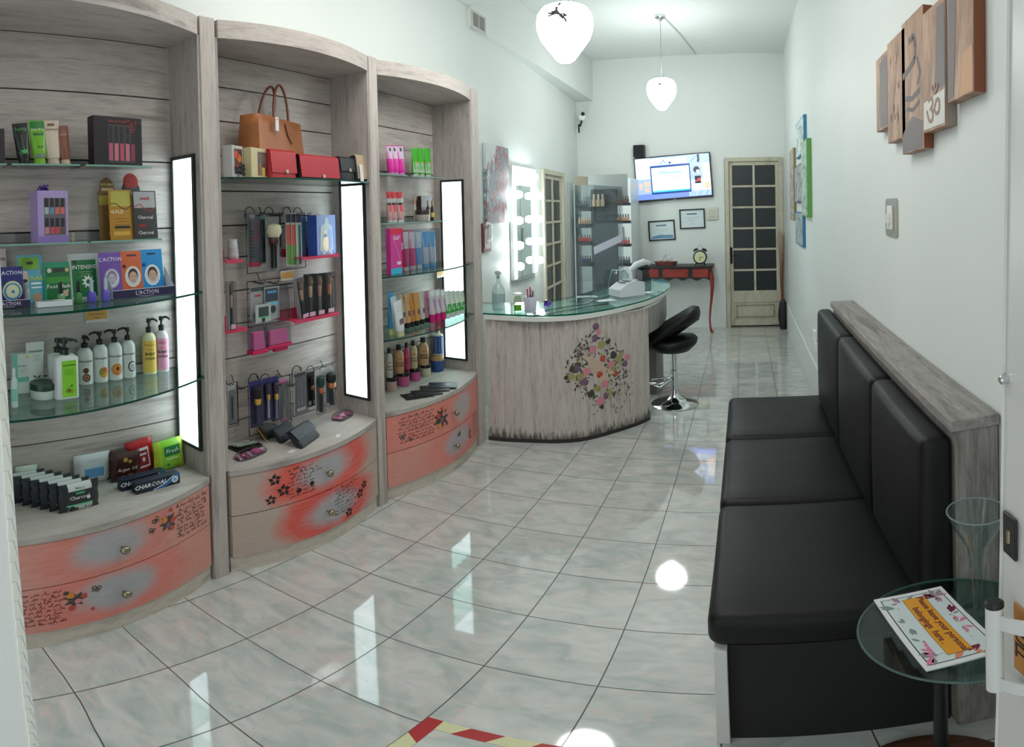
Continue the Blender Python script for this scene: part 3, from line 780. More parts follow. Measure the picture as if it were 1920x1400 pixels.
# ================================================================== round side table, sign, vase, plant
TC = (.372, .945); TZ = .700; TR = .185
t = empty('round_side_table', (TC[0], TC[1], 0), 'small round glass-topped side table with a dark pole, beside the near end of the bench', 'side table')
MB().lathe([(0, TZ-.006), (TR, TZ-.006), (TR, TZ), (0, TZ)], 64, cap0=False, cap1=False).build('glass_top', glass('tinted_table_glass', (198, 220, 216)), t, smooth=30)
b = MB().rod([(TR*math.cos(2*PI*k/64)*1.0, TR*math.sin(2*PI*k/64)*1.0, TZ-.003) for k in range(64)], .0032, 6, closed=True); b.build('glass_rim', mat('dull_glass_rim', (70, 96, 90), .15), t, smooth=60)
MB().lathe([(.014, .02), (.014, TZ-.02), (.045, TZ-.012), (.045, TZ-.007), (0, TZ-.007)], 24).build('pole', mat('dark_metal_pole', (34, 36, 38), .35, .6), t, loc=(-.035, .012, 0), smooth=40)
MB().lathe([(0, 0), (.165, 0), (.172, .008), (.168, .024), (.02, .028), (0, .028)], 48).build('wooden_base', wood('brown_wood_disc', base=(72, 46, 32), dark=(46, 28, 20), light=(96, 64, 44), scale=(1, 8, 8), rough=.35), t, loc=(-.035, .012, 0), smooth=40)
# laminated notice
c4 = [hz(*q, TZ+.004) for q in ((1640, 1128), (1762, 1096), (1868, 1205), (1757, 1272))]
org = (c4[0] + c4[1] + c4[2] + c4[3]) / 4
ux = ((c4[3] - c4[0]) + (c4[2] - c4[1])).normalized(); L = ((c4[3]-c4[0]).length + (c4[2]-c4[1]).length)/2
vy = Vector((-ux.y, ux.x, 0)); Wd = ((c4[1]-c4[0]).length + (c4[2]-c4[3]).length)/2
if (c4[1] - c4[0]).dot(vy) < 0: vy = -vy
sg = empty('table_notice', (org.x, org.y, TZ), 'laminated notice with an orange lettered panel lying on the round glass table', 'notice')
sg.rotation_euler = (0, 0, math.atan2(ux.y, ux.x))
MB().box(-L/2, L/2, -Wd/2, Wd/2, .0005, .006).build('white_frame', mat('notice_white', (212, 214, 214), .3), sg, bevel=.001)
d = Decal(lambda u, z, lift: (u, z, .0062 + lift))
NM = [mat('notice_%s' % n, c, .25) for n, c in (('ink', (24, 22, 30)), ('grey', (176, 186, 190)), ('orange', (212, 148, 52)), ('maroon', (110, 44, 62)), ('mauve', (140, 128, 140)), ('pink', (206, 120, 150)), ('leaf', (120, 136, 128)), ('pale', (198, 208, 210)), ('peach', (206, 130, 104)))]
l2, w2 = L/2 - .012, Wd/2 - .010
def rc(u0, u1, z0, z1, mi, lift=0): d.poly([(u0, z0), (u1, z0), (u1, z1), (u0, z1)], mi, lift)
rc(-l2, l2, -w2, w2, 0); rc(-l2+.002, l2-.002, -w2+.002, w2-.002, 7, .0002)
rr = random.Random(3)
for q, mi in (((-.13, .06), 4), ((-.10, .075), 3), ((-.02, .075), 3), ((.02, .07), 5), ((.09, .06), 3), ((.12, .02), 8), ((.10, -.05), 5), ((.06, -.075), 5), ((.13, -.06), 4), ((-.02, -.07), 6), ((-.09, -.07), 6), ((-.13, -.03), 4), ((-.13, .01), 3)):
    u, z = q[0]*L/.30, q[1]*Wd/.19
    for k in range(6):
        a = rr.uniform(0, 6.28); rr_ = rr.uniform(.014, .026)
        uu, zz2 = u + .012*math.cos(a), z + .01*math.sin(a)
        uu = max(-l2+.02, min(l2-.02, uu)); zz2 = max(-w2+.018, min(w2-.018, zz2))
        d.leaf(uu, zz2, a, rr_*1.25, mi if k % 3 else min(mi+1, 8), .0004 + k*.00003)
rc(-l2*.78, l2*.78, -w2*.62, w2*.62, 7, .0008); rc(-l2*.90, l2*.86, -w2*.36, w2*.38, 0, .0010); rc(-l2*.895, l2*.855, -w2*.35, w2*.37, 2, .0012)
d.b.build('printed_sheet', NM, sg)
tx = text('notice_lettering', 'Please leave your personal\nbelongings  here .', L*.074, mat('notice_maroon_ink', (92, 26, 48), .4), sg, (-l2*.02, .001, .0077), (0, 0, 0), bold=.0002, spacing=1.15)
# vase
vb = hz(1838, 1138, TZ); vt = None
hgt = CH - TZ - (CH - TZ)*0 ; d0 = math.hypot(vb.x, vb.y)
dv = ray(1845, 952); vh = CH + dv.z/math.hypot(dv.x, dv.y)*d0 - TZ
vz = empty('glass_vase', (vb.x-.01, vb.y-.01, TZ), 'tall clear glass trumpet vase standing on the round glass table', 'vase')
GV = glass('vase_glass', (222, 232, 232), ior=1.5)
k = vh
MB().lathe([(0, 0), (.030, 0), (.030, .005), (.010, .012), (.008, .03), (.010, .08), (.014, k*.55), (.020, k*.68), (.036, k*.80), (.052, k*.92), (.058, k)], 40, cap0=False, cap1=False).build('vase_body', GV, vz, smooth=60)
MB().rod([(.058*math.cos(2*PI*j/40), .058*math.sin(2*PI*j/40), k) for j in range(40)], .0017, 6, closed=True).build('vase_rim', mat('vase_rim_glass', (120, 136, 136), .1), vz, smooth=60)
# plant by the door
pl = empty('potted_plant', (.40, .66, 0), 'green leafy plant under the round glass table at the lower right corner', 'potted plant')
MB().lathe([(0, 0), (.06, 0), (.08, .13), (.085, .14), (.075, .14), (.07, .12), (0, .12)], 24).build('pot', mat('dark_pot', (50, 44, 42), .5), pl, smooth=40)
LG = mat('glossy_leaf_green', (46, 78, 48), .35)
for (dx, dy, h, q) in ((-.065, .10, .44, 1.0), (-.01, .09, .47, 1.2), (-.10, .02, .36, .9), (.05, .05, .45, 1.1), (0, -.05, .40, 1), (-.06, -.06, .38, 1)):
    b = MB(); n = 10; V = []
    for i in range(n+1):
        t_ = i/n; w = .020*q*math.sin(PI*min(1, t_*1.0))**.8 + .001
        c = Vector((dx*t_**1.3, dy*t_**1.3, .12 + (h-.12)*t_ - .05*t_**3))
        sd = Vector((-dy, dx, 0)).normalized()
        V.append([c - sd*w + Vector((0, 0, .004)), c, c + sd*w + Vector((0, 0, .004))])
    for i in range(n):
        for j in (0, 1): b.add([V[i][j], V[i][j+1], V[i+1][j+1], V[i+1][j]], [(0, 1, 2, 3)])
    b.build('leaf', LG, pl, smooth=60)

# hazard tape on the floor
tp = MB(); x0, y1, w = -.732, 1.10, .042
def stripes(b, along, n0, n1, horizontal):
    k = n0
    i = 0
    while k < n1:
        e = min(k + .085, n1); s = .03
        if horizontal: b.add([(k, y1-w, .0012), (e, y1-w, .0012), (min(e+s, n1), y1, .0012), (k+(s if k > n0 else 0), y1, .0012)], [(0, 1, 2, 3)], (i+1) % 2)
        else: b.add([(x0, y1-(k), .0016), (x0, y1-(e), .0016), (x0+w, y1-min(e+s, n1), .0016), (x0+w, y1-(k+(s if k > n0 else 0)), .0016)], [(0, 1, 2, 3)], i % 2)
        k = e; i += 1
stripes(tp, 0, x0, x0+.75, True); stripes(tp, 0, 0.0, .75, False)
b2 = tp.build('hazard_tape', [mat('red_tape', (168, 22, 26), .35), mat('cream_tape', (206, 206, 160), .35)])
setp(b2, 'red and cream striped marking tape stuck on the floor tiles', 'floor tape')

# ================================================================== bar stool
P0 = (-.575, 4.49)
st = empty('bar_stool', (P0[0], P0[1], 0), 'black swivel bar stool with a chrome pedestal at the open end of the counter', 'bar stool')
MB().lathe([(0, 0), (.185, 0), (.190, .006), (.175, .018), (.11, .040), (.055, .065), (.034, .10), (.030, .13), (0, .13)], 48).build('pedestal_base', CHROME, st, smooth=50)
MB().lathe([(.026, .10), (.026, .30), (.020, .305), (.020, .47), (0, .47)], 24).build('gas_column', CHROME, st, smooth=40)
fr = MB().rod([(-.02, -.01, .22), (-.10, -.07, .20), (-.19, -.05, .19), (-.20, .05, .19), (-.11, .09, .20), (-.02, .01, .22)], .010, 10); fr.rod([(-.03, 0, .20), (-.12, 0, .14), (-.17, .03, .15)], .008, 8)
fr.build('footrest', CHROME, st, smooth=60)
# seat bowl and slanted back shell
def shell(rings, name, par, n=24):
    MB().loft(rings).build(name, LEATHER, par, smooth=70)
seat = []
for z, sx, sy, ox in ((.470, .06, .08, -.02), (.478, .15, .16, -.02), (.505, .205, .195, -.02), (.545, .215, .20, -.02), (.570, .19, .18, -.02), (.578, .10, .10, -.02)):
    seat.append([(ox + sx*math.cos(2*PI*j/28), sy*math.sin(2*PI*j/28), z + (.03*max(0, math.cos(2*PI*j/28)) if z > .5 else 0)) for j in range(28)])
shell(seat, 'seat', st)
# back: a wide padded loop rising from the left front of the seat towards the right
b = MB(); rings = []; n = 16
for i in range(n+1):
    t_ = i/n; cx = -.235 + .435*t_; cz = .515 + .285*t_; hw_ = (.165 + .03*math.sin(PI*t_))*(1 if t_ < .8 else math.sqrt(max(.02, 1-((t_-.8)/.2)**2*.75))); th = .082*(1-.25*t_)*(1 if 0 < t_ < .97 else .5)
    nx, nz = -.285, .435; l = math.hypot(nx, nz); nx, nz = nx/l, nz/l
    ring = []
    for j in range(20):
        a = 2*PI*j/20; ca, sa = math.cos(a), math.sin(a)
        ring.append((cx + nx*th*sa - .0, hw_*ca, cz + nz*th*sa + .02*(ca*ca)))
    rings.append(ring)
b.loft(rings).build('backrest', LEATHER, st, smooth=70)

# ================================================================== back wall: television, speaker, certificates, box, console, clock
def tvm():
    r = empty('wall_television', (-.93, BW-.03, 2.04), 'wide flat television lit with a bluish laptop picture on the back wall', 'television')
    r.rotation_euler = (0, -math.radians(3.4), 0)
    Wt, Ht = 1.03, .60
    MB().box(-Wt/2, Wt/2, -.035, .0, -Ht/2, Ht/2).build('television_case', BLACK, r, bevel=.006)
    em = [mat('screen_%d' % i, c, .2, emit=c, es=e) for i, (c, e) in enumerate((((150, 172, 232), .46), ((206, 246, 246), .52), ((34, 60, 130), .4), ((60, 190, 215), .5), ((225, 180, 150), .45), ((24, 20, 40), .3), ((242, 238, 240), .55), ((190, 205, 240), .48), ((190, 70, 60), .45), ((112, 136, 205), .42)))]
    d = Decal(lambda u, z, lift: (u, -.0355 - lift, z))
    def q(u0, u1, z0, z1, mi, l=0): d.poly([(u0, z0), (u1, z0), (u1, z1), (u0, z1)], mi, l)
    q(-.500, .500, -.275, .285, 0); q(-.500, -.30, .0, .285, 7, .0004); q(.20, .50, -.27, -.05, 7, .0004); q(-.50, .50, -.275, -.20, 9, .0004); q(-.48, .2, .18, .27, 7, .0005)
    q(-.30, .235, -.21, .17, 2, .001); q(-.285, .22, -.185, .145, 1, .0015); q(-.285, .22, -.185, -.165, 3, .002); q(-.19, .12, .065, .075, 3, .002); q(-.19, -.08, .085, .093, 9, .002); q(.02, .08, .0, .006, 9, .002); q(-.18, -.15, .02, .026, 9, .002)
    q(-.25, .20, -.235, -.215, 9, .0012)
    q(.40, .495, -.1, .16, 6, .001); q(.42, .49, -.18, -.06, 4, .001); q(-.39, -.32, -.10, -.03, 4, .001); q(-.46, -.42, -.13, -.05, 4, .001); q(-.39, -.33, -.17, -.12, 4, .001)
    d.disc(.32, .08, .045, 5, .001); d.disc(.335, .055, .025, 7, .0014); q(.29, .37, -.07, -.005, 5, .001); q(.32, .37, -.08, -.04, 8, .0013); q(.29, .37, -.105, -.075, 5, .0013)
    q(.34, .37, .20, .28, 5, .001); d.disc(.35, .19, .018, 5, .001); d.disc(-.03, .20, .016, 2, .001); d.stroke([(.25, .19), (.31, .25), (.36, .27)], .012, 9, .001); d.stroke([(-.13, .25), (-.09, .20)], .012, 9, .001); d.disc(-.15, .2, .014, 3, .001)
    d.b.build('television_screen', em, r)
    MB().box(-.02, .02, -.0385, -.035, -.296, -.288).build('maker_badge', STEEL, r)
tvm()
p0, p1 = hy(1189, 297, 7.5), hy(1210, 278, 7.5)
sp = empty('wall_speaker', ((p0.x+p1.x)/2, 7.50, 2.40), 'small black loudspeaker above the top left corner of the television', 'loudspeaker')
MB().box(-.075, .075, -.08, .049, -.08, .085).build('speaker_case', BLACK, sp, bevel=.006); MB().box(-.066, .066, -.084, -.08, -.07, .075).build('speaker_grille', mat('speaker_cloth', (34, 34, 38), .9), sp)
def certificate(x0, x1, z0, z1, ry, lab, blue):
    cx, cz = (x0+x1)/2, (z0+z1)/2; w, h = (x1-x0)/2, (z1-z0)/2
    r = empty('framed_certificate', (cx, BW-.002, cz), lab, 'framed certificate'); r.rotation_euler = (0, ry, 0)
    b = MB(); t_ = .018; b.box(-w, w, -.018, 0, h-t_, h).box(-w, w, -.018, 0, -h, -h+t_).box(-w, -w+t_, -.018, 0, -h+t_, h-t_).box(w-t_, w, -.018, 0, -h+t_, h-t_)
    b.build('picture_frame', mat('black_frame', (22, 30, 34), .3), r)
    s = MB().box(-w+t_, w-t_, -.008, 0, -h+t_, h-t_).build('certificate_sheet', mat('certificate_paper', (206, 220, 222), .4), r)
    d = Decal(lambda u, z, lift: (u, -.0085 - lift, z))
    ms = [mat('certificate_ink', (70, 110, 130), .4), mat('certificate_blue', (92, 142, 172), .4), mat('certificate_grey', (150, 168, 172), .4)]
    def q(u0, u1, z0, z1, mi): d.poly([(u0, z0), (u1, z0), (u1, z1), (u0, z1)], mi)
    q(-w*.42, w*.36, h*.42, h*.56, 0); q(-w*.5, w*.5, h*.05, h*.09, 2); q(-w*.35, w*.35, -h*.12, -h*.09, 2); q(-w*.45, w*.1, -h*.3, -h*.27, 2)
    if blue: d.poly([(-w*.82, -h*.8), (w*.82, -h*.8), (w*.82, -h*.5), (-w*.2, -h*.42), (-w*.82, -h*.62)], 1)
    else: q(-w*.6, w*.6, h*.18, h*.2, 2); q(-w*.2, w*.2, -h*.55, -h*.50, 2)
    d.b.build('certificate_print', ms, s)
certificate(-1.283, -.920, 1.195, 1.466, -.05, 'lower left framed certificate with a blue wave, under the television', True)
certificate(-.858, -.515, 1.348, 1.613, -.03, 'upper right framed certificate next to the white switch box, under the television', False)
bx = empty('switch_box', (-.418, BW, 1.548), 'square white switch box on the back wall next to the cream door', 'switch box')
MB().box(-.075, .075, -.03, 0, -.085, .085).build('box_body', mat('ivory_plastic', (206, 206, 192), .4), bx, bevel=.008); MB().box(-.045, .045, -.038, -.03, -.055, .055).build('box_cover', mat('ivory_cover', (192, 192, 178), .4), bx, bevel=.004)

# console table
ct = empty('console_table', (-.885, 7.34, 0), 'small red and black console table with curved legs against the back wall', 'console table')
ct.scale = (.915, 1, 1); BR = mat('black_brushed_paint', (40, 38, 38), .45); RDW = wood('red_rubbed_paint', base=(148, 50, 42), dark=(90, 34, 32), light=(176, 70, 58), scale=(2, 2, 6), rough=.45)
MB().prism([(-.53, .19), (-.53, -.10)] + [(-.50 + .03*0, -.15)] + [(-.2, -.17), (0, -.18), (.2, -.17), (.50, -.15), (.53, -.10), (.53, .19)], .858, .880).build('table_top', BR, ct, bevel=.004)
def apron(x0, x1):
    pts = []; n = 24
    low = [(x0 + (x1-x0)*i/n, .70 + .035*math.sin(i/n*PI*5)**2 - .01) for i in range(n+1)]
    vs = [(x, -.14, z) for x, z in low] + [(x, -.14, .857) for x, _ in reversed(low)]
    b = MB(); m_ = len(vs); b.add(vs + [(x, -.11, z) for x, _, z in vs], [tuple(range(m_)), tuple(reversed(range(m_, 2*m_)))] + [(i, (i+1) % m_, (i+1) % m_ + m_, i + m_) for i in range(m_)])
    return b
ap = apron(-.50, .50).build('apron', BR, ct)
for x0, x1 in ((-.46, -.24), (-.18, .18), (.24, .46)): MB().box(x0, x1, -.146, -.140, .735, .845).build('apron_panel', RDW, ap, bevel=.004)
for sx in (-1, 1):
    MB().box(sx*.50-.012, sx*.50+.012, -.12, .19, .74, .857).build('side_apron', RDW, ct)
    b = MB(); P_ = [(.495, .80), (.512, .72), (.515, .60), (.500, .45), (.480, .30), (.470, .18), (.478, .07), (.500, .0)]
    b.rod([(sx*x, -.12 - (.03 if z > .5 else -.0), z) for x, z in P_], [.032, .034, .026, .019, .015, .013, .014, .022], 8); b.build('leg', RDW, ct, smooth=60)
# clock
ck = empty('alarm_clock', (-.57, 7.29, .880), 'black twin-bell alarm clock with a cream dial on the console table', 'alarm clock')
CKB = mat('clock_black', (22, 28, 28), .35, .3)
MB().lathe([(0, -.03), (.082, -.03), (.09, -.02), (.09, .03), (.080, .034), (0, .03)], 32).build('clock_body', CKB, ck, loc=(0, 0, .108), rot=(PI/2, 0, 0), smooth=40)
f0 = MB().lathe([(0, 0), (.073, 0), (.073, .002), (0, .002)], 32).build('clock_dial', mat('cream_dial', (208, 212, 168), .5), ck, loc=(0, -.034, .108), rot=(PI/2, 0, 0))
MB().box(-.002, .045, -.0405, -.0385, .106, .111).box(-.0035, .0035, -.0405, -.0385, .07, .11).build('clock_hands', BLACK, ck)
for sx in (-1, 1):
    MB().lathe([(0, 0), (.038, 0), (.036, .014), (.022, .028), (0, .032)], 20).build('bell', CKB, ck, loc=(sx*.052, 0, .190), rot=(0, sx*.45, 0), smooth=40)
    MB().rod([(sx*.05, 0, .04), (sx*.065, 0, 0)], .008, 8).build('foot', CKB, ck)
MB().rod([(-.03, 0, .225), (-.02, 0, .255), (.02, 0, .255), (.03, 0, .225)], .003, 6).build('clock_handle', CHROME, ck)
# basket with ribbon, bowl
bk = empty('potpourri_basket', (-1.02, 7.30, .880), 'small red-brown basket with a pink ribbon on the console table', 'basket')
MB().lathe([(.0, 0), (.10, 0), (.125, .05), (.118, .052), (.09, .01), (0, .01)], 24, sx=1.25, sy=.6).build('basket_body', mat('russet_wicker', (112, 62, 54), .7), bk, smooth=40)
b = MB()
for k_ in range(14): b.lathe([(0, -.012), (.016, 0), (0, .014)], 7, (random.uniform(-.11, .11), random.uniform(-.04, .04), .045+random.uniform(0, .012)))
o = b.build('dried_petals', mat('dried_petals', (142, 96, 76), .8), bk); o['kind'] = 'stuff'
MB().rod([(-.05, 0, .05), (-.02, 0, .12), (.01, -.01, .15), (-.01, -.01, .09), (.05, -.02, .07), (.09, 0, .10)], .005, 6).build('ribbon', mat('pink_ribbon', (196, 160, 186), .5), bk, smooth=60)
bw = empty('small_bowl', (-1.33, 7.30, .880), 'little brown bowl at the left end of the console table', 'bowl')
MB().lathe([(0, 0), (.03, 0), (.05, .045), (.046, .045), (.028, .006), (0, .006)], 20).build('bowl_body', mat('brown_glaze', (96, 70, 56), .5), bw, smooth=40)
MB().lathe([(0, .03), (.04, .035), (.03, .055), (0, .062)], 12).build('bowl_filling', mat('ochre_filling', (136, 116, 76), .8), bw, smooth=40)
# floor vase with reeds
fv = empty('floor_vase', (.500, 7.38, 0), 'black ribbed floor vase with long brown reeds beside the cream door', 'vase')
prof = [(0, 0), (.045, 0)]
for k_ in range(20):
    z = .01 + k_*.018; r_0 = .045 + .020*math.sin(PI*min(1, k_/19.0)); prof += [(r_0, z), (r_0+.004, z+.009)]
prof += [(.036, .375), (.030, .395), (.024, .395), (.024, .36), (0, .36)]
MB().lathe(prof, 24).build('vase_body', mat('black_ribbed_ceramic', (30, 32, 33), .45), fv, smooth=60)
RE = mat('brown_reed', (120, 66, 44), .7)
for k_ in range(12):
    a = k_*2.4; r1 = .055*math.sqrt((k_+1)/12)
    MB().rod([(0.01*math.cos(a), .01*math.sin(a), .05), (r1*.4*math.cos(a)-.01, r1*.4*math.sin(a), .7), (min(.045, r1*math.cos(a))-.008, r1*math.sin(a), 1.25 + .11*((k_*7) % 5)/5)], [.003, .003, .002], 5).build('reed', RE, fv)
# security camera
sc_ = empty('security_camera', (-2.185, 7.38, 2.83), 'white security camera with a black bracket high in the far left corner', 'security camera')
MB().lathe([(0, 0), (.045, 0), (.045, .09), (.035, .10), (0, .10)], 20).build('camera_body', WHITE, sc_, rot=(PI/2, .4, 0), loc=(.06, .02, .06), smooth=40)
MB().lathe([(0, 0), (.026, 0), (.026, .012), (0, .014)], 16).build('camera_lens', BLACK, sc_, rot=(PI/2+.2, .5, 0), loc=(.085, -.085, .10))
MB().rod([(-.03, .10, -.02), (.0, .06, -.04), (.04, .0, .02)], .014, 8).rod([(-.02, .05, -.03), (-.01, .03, -.14)], .012, 8).build('camera_bracket', BLACK, sc_)
MB().box(-.045, .065, .155, .168, .12, .24).build('junction_plate', mat('plate_white', (214, 220, 216), .4), sc_)

# wardrobe with bar handles, cupboard panel
wd = empty('white_wardrobe', (-1.70, 7.25, 0), 'tall plain white wardrobe with grey bar handles in the far left corner', 'wardrobe')
MB().box(-.36, .30, -.28, .28, 0, 2.02).build('wardrobe_body', mat('wardrobe_white', (214, 222, 220), .35), wd, bevel=.003)
for x0, x1 in ((-.355, .145), (.150, .298)): 
    dd = MB().box(x0, x1, -.30, -.282, .05, 1.99).build('wardrobe_door', mat('wardrobe_white', (214, 222, 220), .35), wd, bevel=.003)
    hxx = .12 if x0 < 0 else .195
    MB().rod([(hxx, -.30, 1.40), (hxx, -.33, 1.40), (hxx+.01, -.33, 1.17), (hxx+.01, -.30, 1.17)], .008, 8).build('bar_handle', mat('grey_bar_handle', (120, 124, 124), .35, .5), dd)
cpd = empty('cupboard_door', (WLX(7.16), 7.16, 0)); cpd['kind'] = 'structure'  # flush cupboard door panel on the wall, no opening behind it
cpd.rotation_euler = (0, 0, .0611)
MB().box(.002, .014, -.19, .16, .05, 2.0).build('door_panel', mat('cupboard_white', (208, 216, 213), .4), cpd, bevel=.002)
MB().rod([(.014, -.08, 1.52), (.045, -.08, 1.52), (.045, -.08, 1.34), (.014, -.08, 1.34)], .009, 8).build('bar_handle', mat('grey_bar_handle', (120, 124, 124), .35, .5), cpd)

# ================================================================== left wall behind the counter: canvas, mirror, red frame
WROT = .0611
def onwall(y, z, off=0): return (WLX(y) + off, y, z)
cv = empty('abstract_canvas', onwall(4.43, 1.87, .004), 'tall abstract canvas of grey, blue and red strokes beside the lit mirror', 'canvas'); cv.rotation_euler = (0, 0, WROT)
m, t = newmat('abstract_grey_red_painting', .6)
v = t.coords((1, 3.0, 1.2), rot=(.5, 0, 0)); n1 = t.noise(v, 2.6, 4, .6, .6); n2 = t.noise(v, 5.5, 4, .7, 1.0)
tc = t.new('ShaderNodeTexCoord'); sp_ = t.new('ShaderNodeSeparateXYZ'); t.link(tc.outputs['Object'], sp_.inputs[0])
dg = t.math('ABSOLUTE', t.math('SUBTRACT', sp_.outputs[1], t.math('ADD', t.math('MULTIPLY', sp_.outputs[2], .55), .03)))
mask = t.math('SUBTRACT', .38, t.math('ADD', dg, t.math('MULTIPLY', t.math('SUBTRACT', n1, .5), .55)))
c = t.ramp(n2, [(.30, (104, 112, 122)), (.44, (150, 164, 176)), (.52, (134, 112, 112)), (.58, (186, 92, 84)), (.63, (160, 176, 184)), (.75, (120, 104, 104))])
c = t.mix(t.math('GREATER_THAN', mask, .11), (200, 208, 208), c); t.link(c, t.b.inputs['Base Color'])
MB().box(0, .03, -.265, .265, -.335, .335).build('canvas_body', m, cv, bevel=.002)
rf = empty('red_photo_frame', onwall(4.185, 1.42, .003), 'small dark red photo frame below the abstract canvas', 'photo frame'); rf.rotation_euler = (0, 0, WROT)
MB().box(0, .018, -.085, .085, -.12, .12).build('picture_frame', mat('dark_red_frame', (112, 52, 62), .45), rf, bevel=.003); MB().box(.018, .020, -.06, .06, -.09, .09).build('photo', mat('pinkish_photo', (176, 160, 160), .4), rf)
MB().box(.018, .024, -.03, .03, .125, .15).build('hanging_tab', mat('dark_red_frame', (112, 52, 62), .45), rf)
nk = empty('white_figurine', onwall(4.14, 1.44, .05), 'tiny white wall ornament hanging over the red photo frame', 'ornament')
MB().rod([(0, -.02, .10), (.01, .02, .085), (.012, 0, .03), (0, .03, -.02), (0, -.02, -.06)], [.016, .02, .016, .02, .012], 8).build('ornament_body', WHITE, nk, smooth=60)
MB().box(-.06, 0, -.004, .004, .06, .068).build('ornament_hook', STEEL, nk)

vm = empty('vanity_mirror', onwall(5.13, 1.46, .004), 'tall wall mirror ringed with lit globe bulbs, above the counter', 'lit mirror'); vm.rotation_euler = (0, 0, WROT)
wf = mat('white_mirror_frame', (226, 230, 228), .4)
MB().box(0, .035, -.36, -.26, -.47, .60).box(0, .035, .26, .36, -.47, .60).box(0, .035, -.26, .26, .42, .60).build('mirror_frame', wf, vm, bevel=.003)
MB().box(.0, .02, -.26, .26, -.47, .42).build('mirror_glass', mat('mirror_silver', (214, 226, 224), .02, 1.0), vm)
MB().box(.0, .03, -.26, .26, -.485, -.472).build('mirror_clip_rail', CHROME, vm)
BULB = mat('lit_globe_bulb', (255, 255, 255), .3, emit=(240, 252, 252), es=22)
for sy in (-1, 1):
    for z in (.325, .085, -.145, -.34):
        bb = MB().lathe([(0, -.040), (.026, -.031), (.038, -.005), (.036, .016), (.022, .040), (.017, .05)], 20).build('globe_bulb', BULB, vm, loc=(.078, sy*.318, z), rot=(0, -PI/2, 0), smooth=60)
        MB().lathe([(.022, 0), (.022, .02), (.016, .025)], 16).build('bulb_socket', WHITE, bb, loc=(0, 0, .040), smooth=40)
for y in (-.18, 0, .18):
    bb = MB().lathe([(0, -.040), (.026, -.031), (.038, -.005), (.036, .016), (.022, .040), (.017, .05)], 20).build('globe_bulb', BULB, vm, loc=(.078, y, .51), rot=(0, -PI/2, 0), smooth=60)
    MB().lathe([(.022, 0), (.022, .02), (.016, .025)], 16).build('bulb_socket', WHITE, bb, loc=(0, 0, .040), smooth=40)

# ================================================================== right wall: plank picture, switch, posters, outlet
X0 = .56
def plank_mat(kind):
    m, t = newmat('printed_plank_%s' % kind, .55)
    v = t.coords((1, 5, 1.6)); n = t.noise(v, 3, 4, .6); n2 = t.noise(t.coords((1, 30, 2)), 5, 3, .6)
    c = t.ramp(n, [(.3, (112, 86, 74)), (.5, (170, 132, 106)), (.7, (200, 166, 136))])
    c = t.mix(.3, c, t.ramp(n2, [(.35, (104, 80, 70)), (.65, (190, 160, 136))])); t.link(c, t.b.inputs['Base Color']); return m
PLF = plank_mat('face'); PLE = mat('plank_edge_brown', (126, 70, 42), .5); PLD = mat('plank_edge_dark', (52, 32, 26), .5); PSH = mat('plank_print_shade', (88, 80, 80), .55); PSK = mat('plank_print_tan', (196, 150, 112), .55); PSL = mat('plank_print_slate', (112, 102, 102), .55)
planks = [(1643, 1664, 103, 243, 'leftmost small plank of the five-plank picture, with slate streaks'), (1664, 1697, 66, 263, 'second plank from the left of the five-plank picture, with fine twig drawing'), (1691, 1731, 26, 284, 'longest middle plank of the five-plank picture, with a dark curved print'),
          (1730, 1772, 8, 243, 'fourth plank of the five-plank picture, with a white square and symbol at its foot'), (1776, 1825, -30, 183, 'nearest plank of the five-plank picture, with a brown edge')]
TH = .032
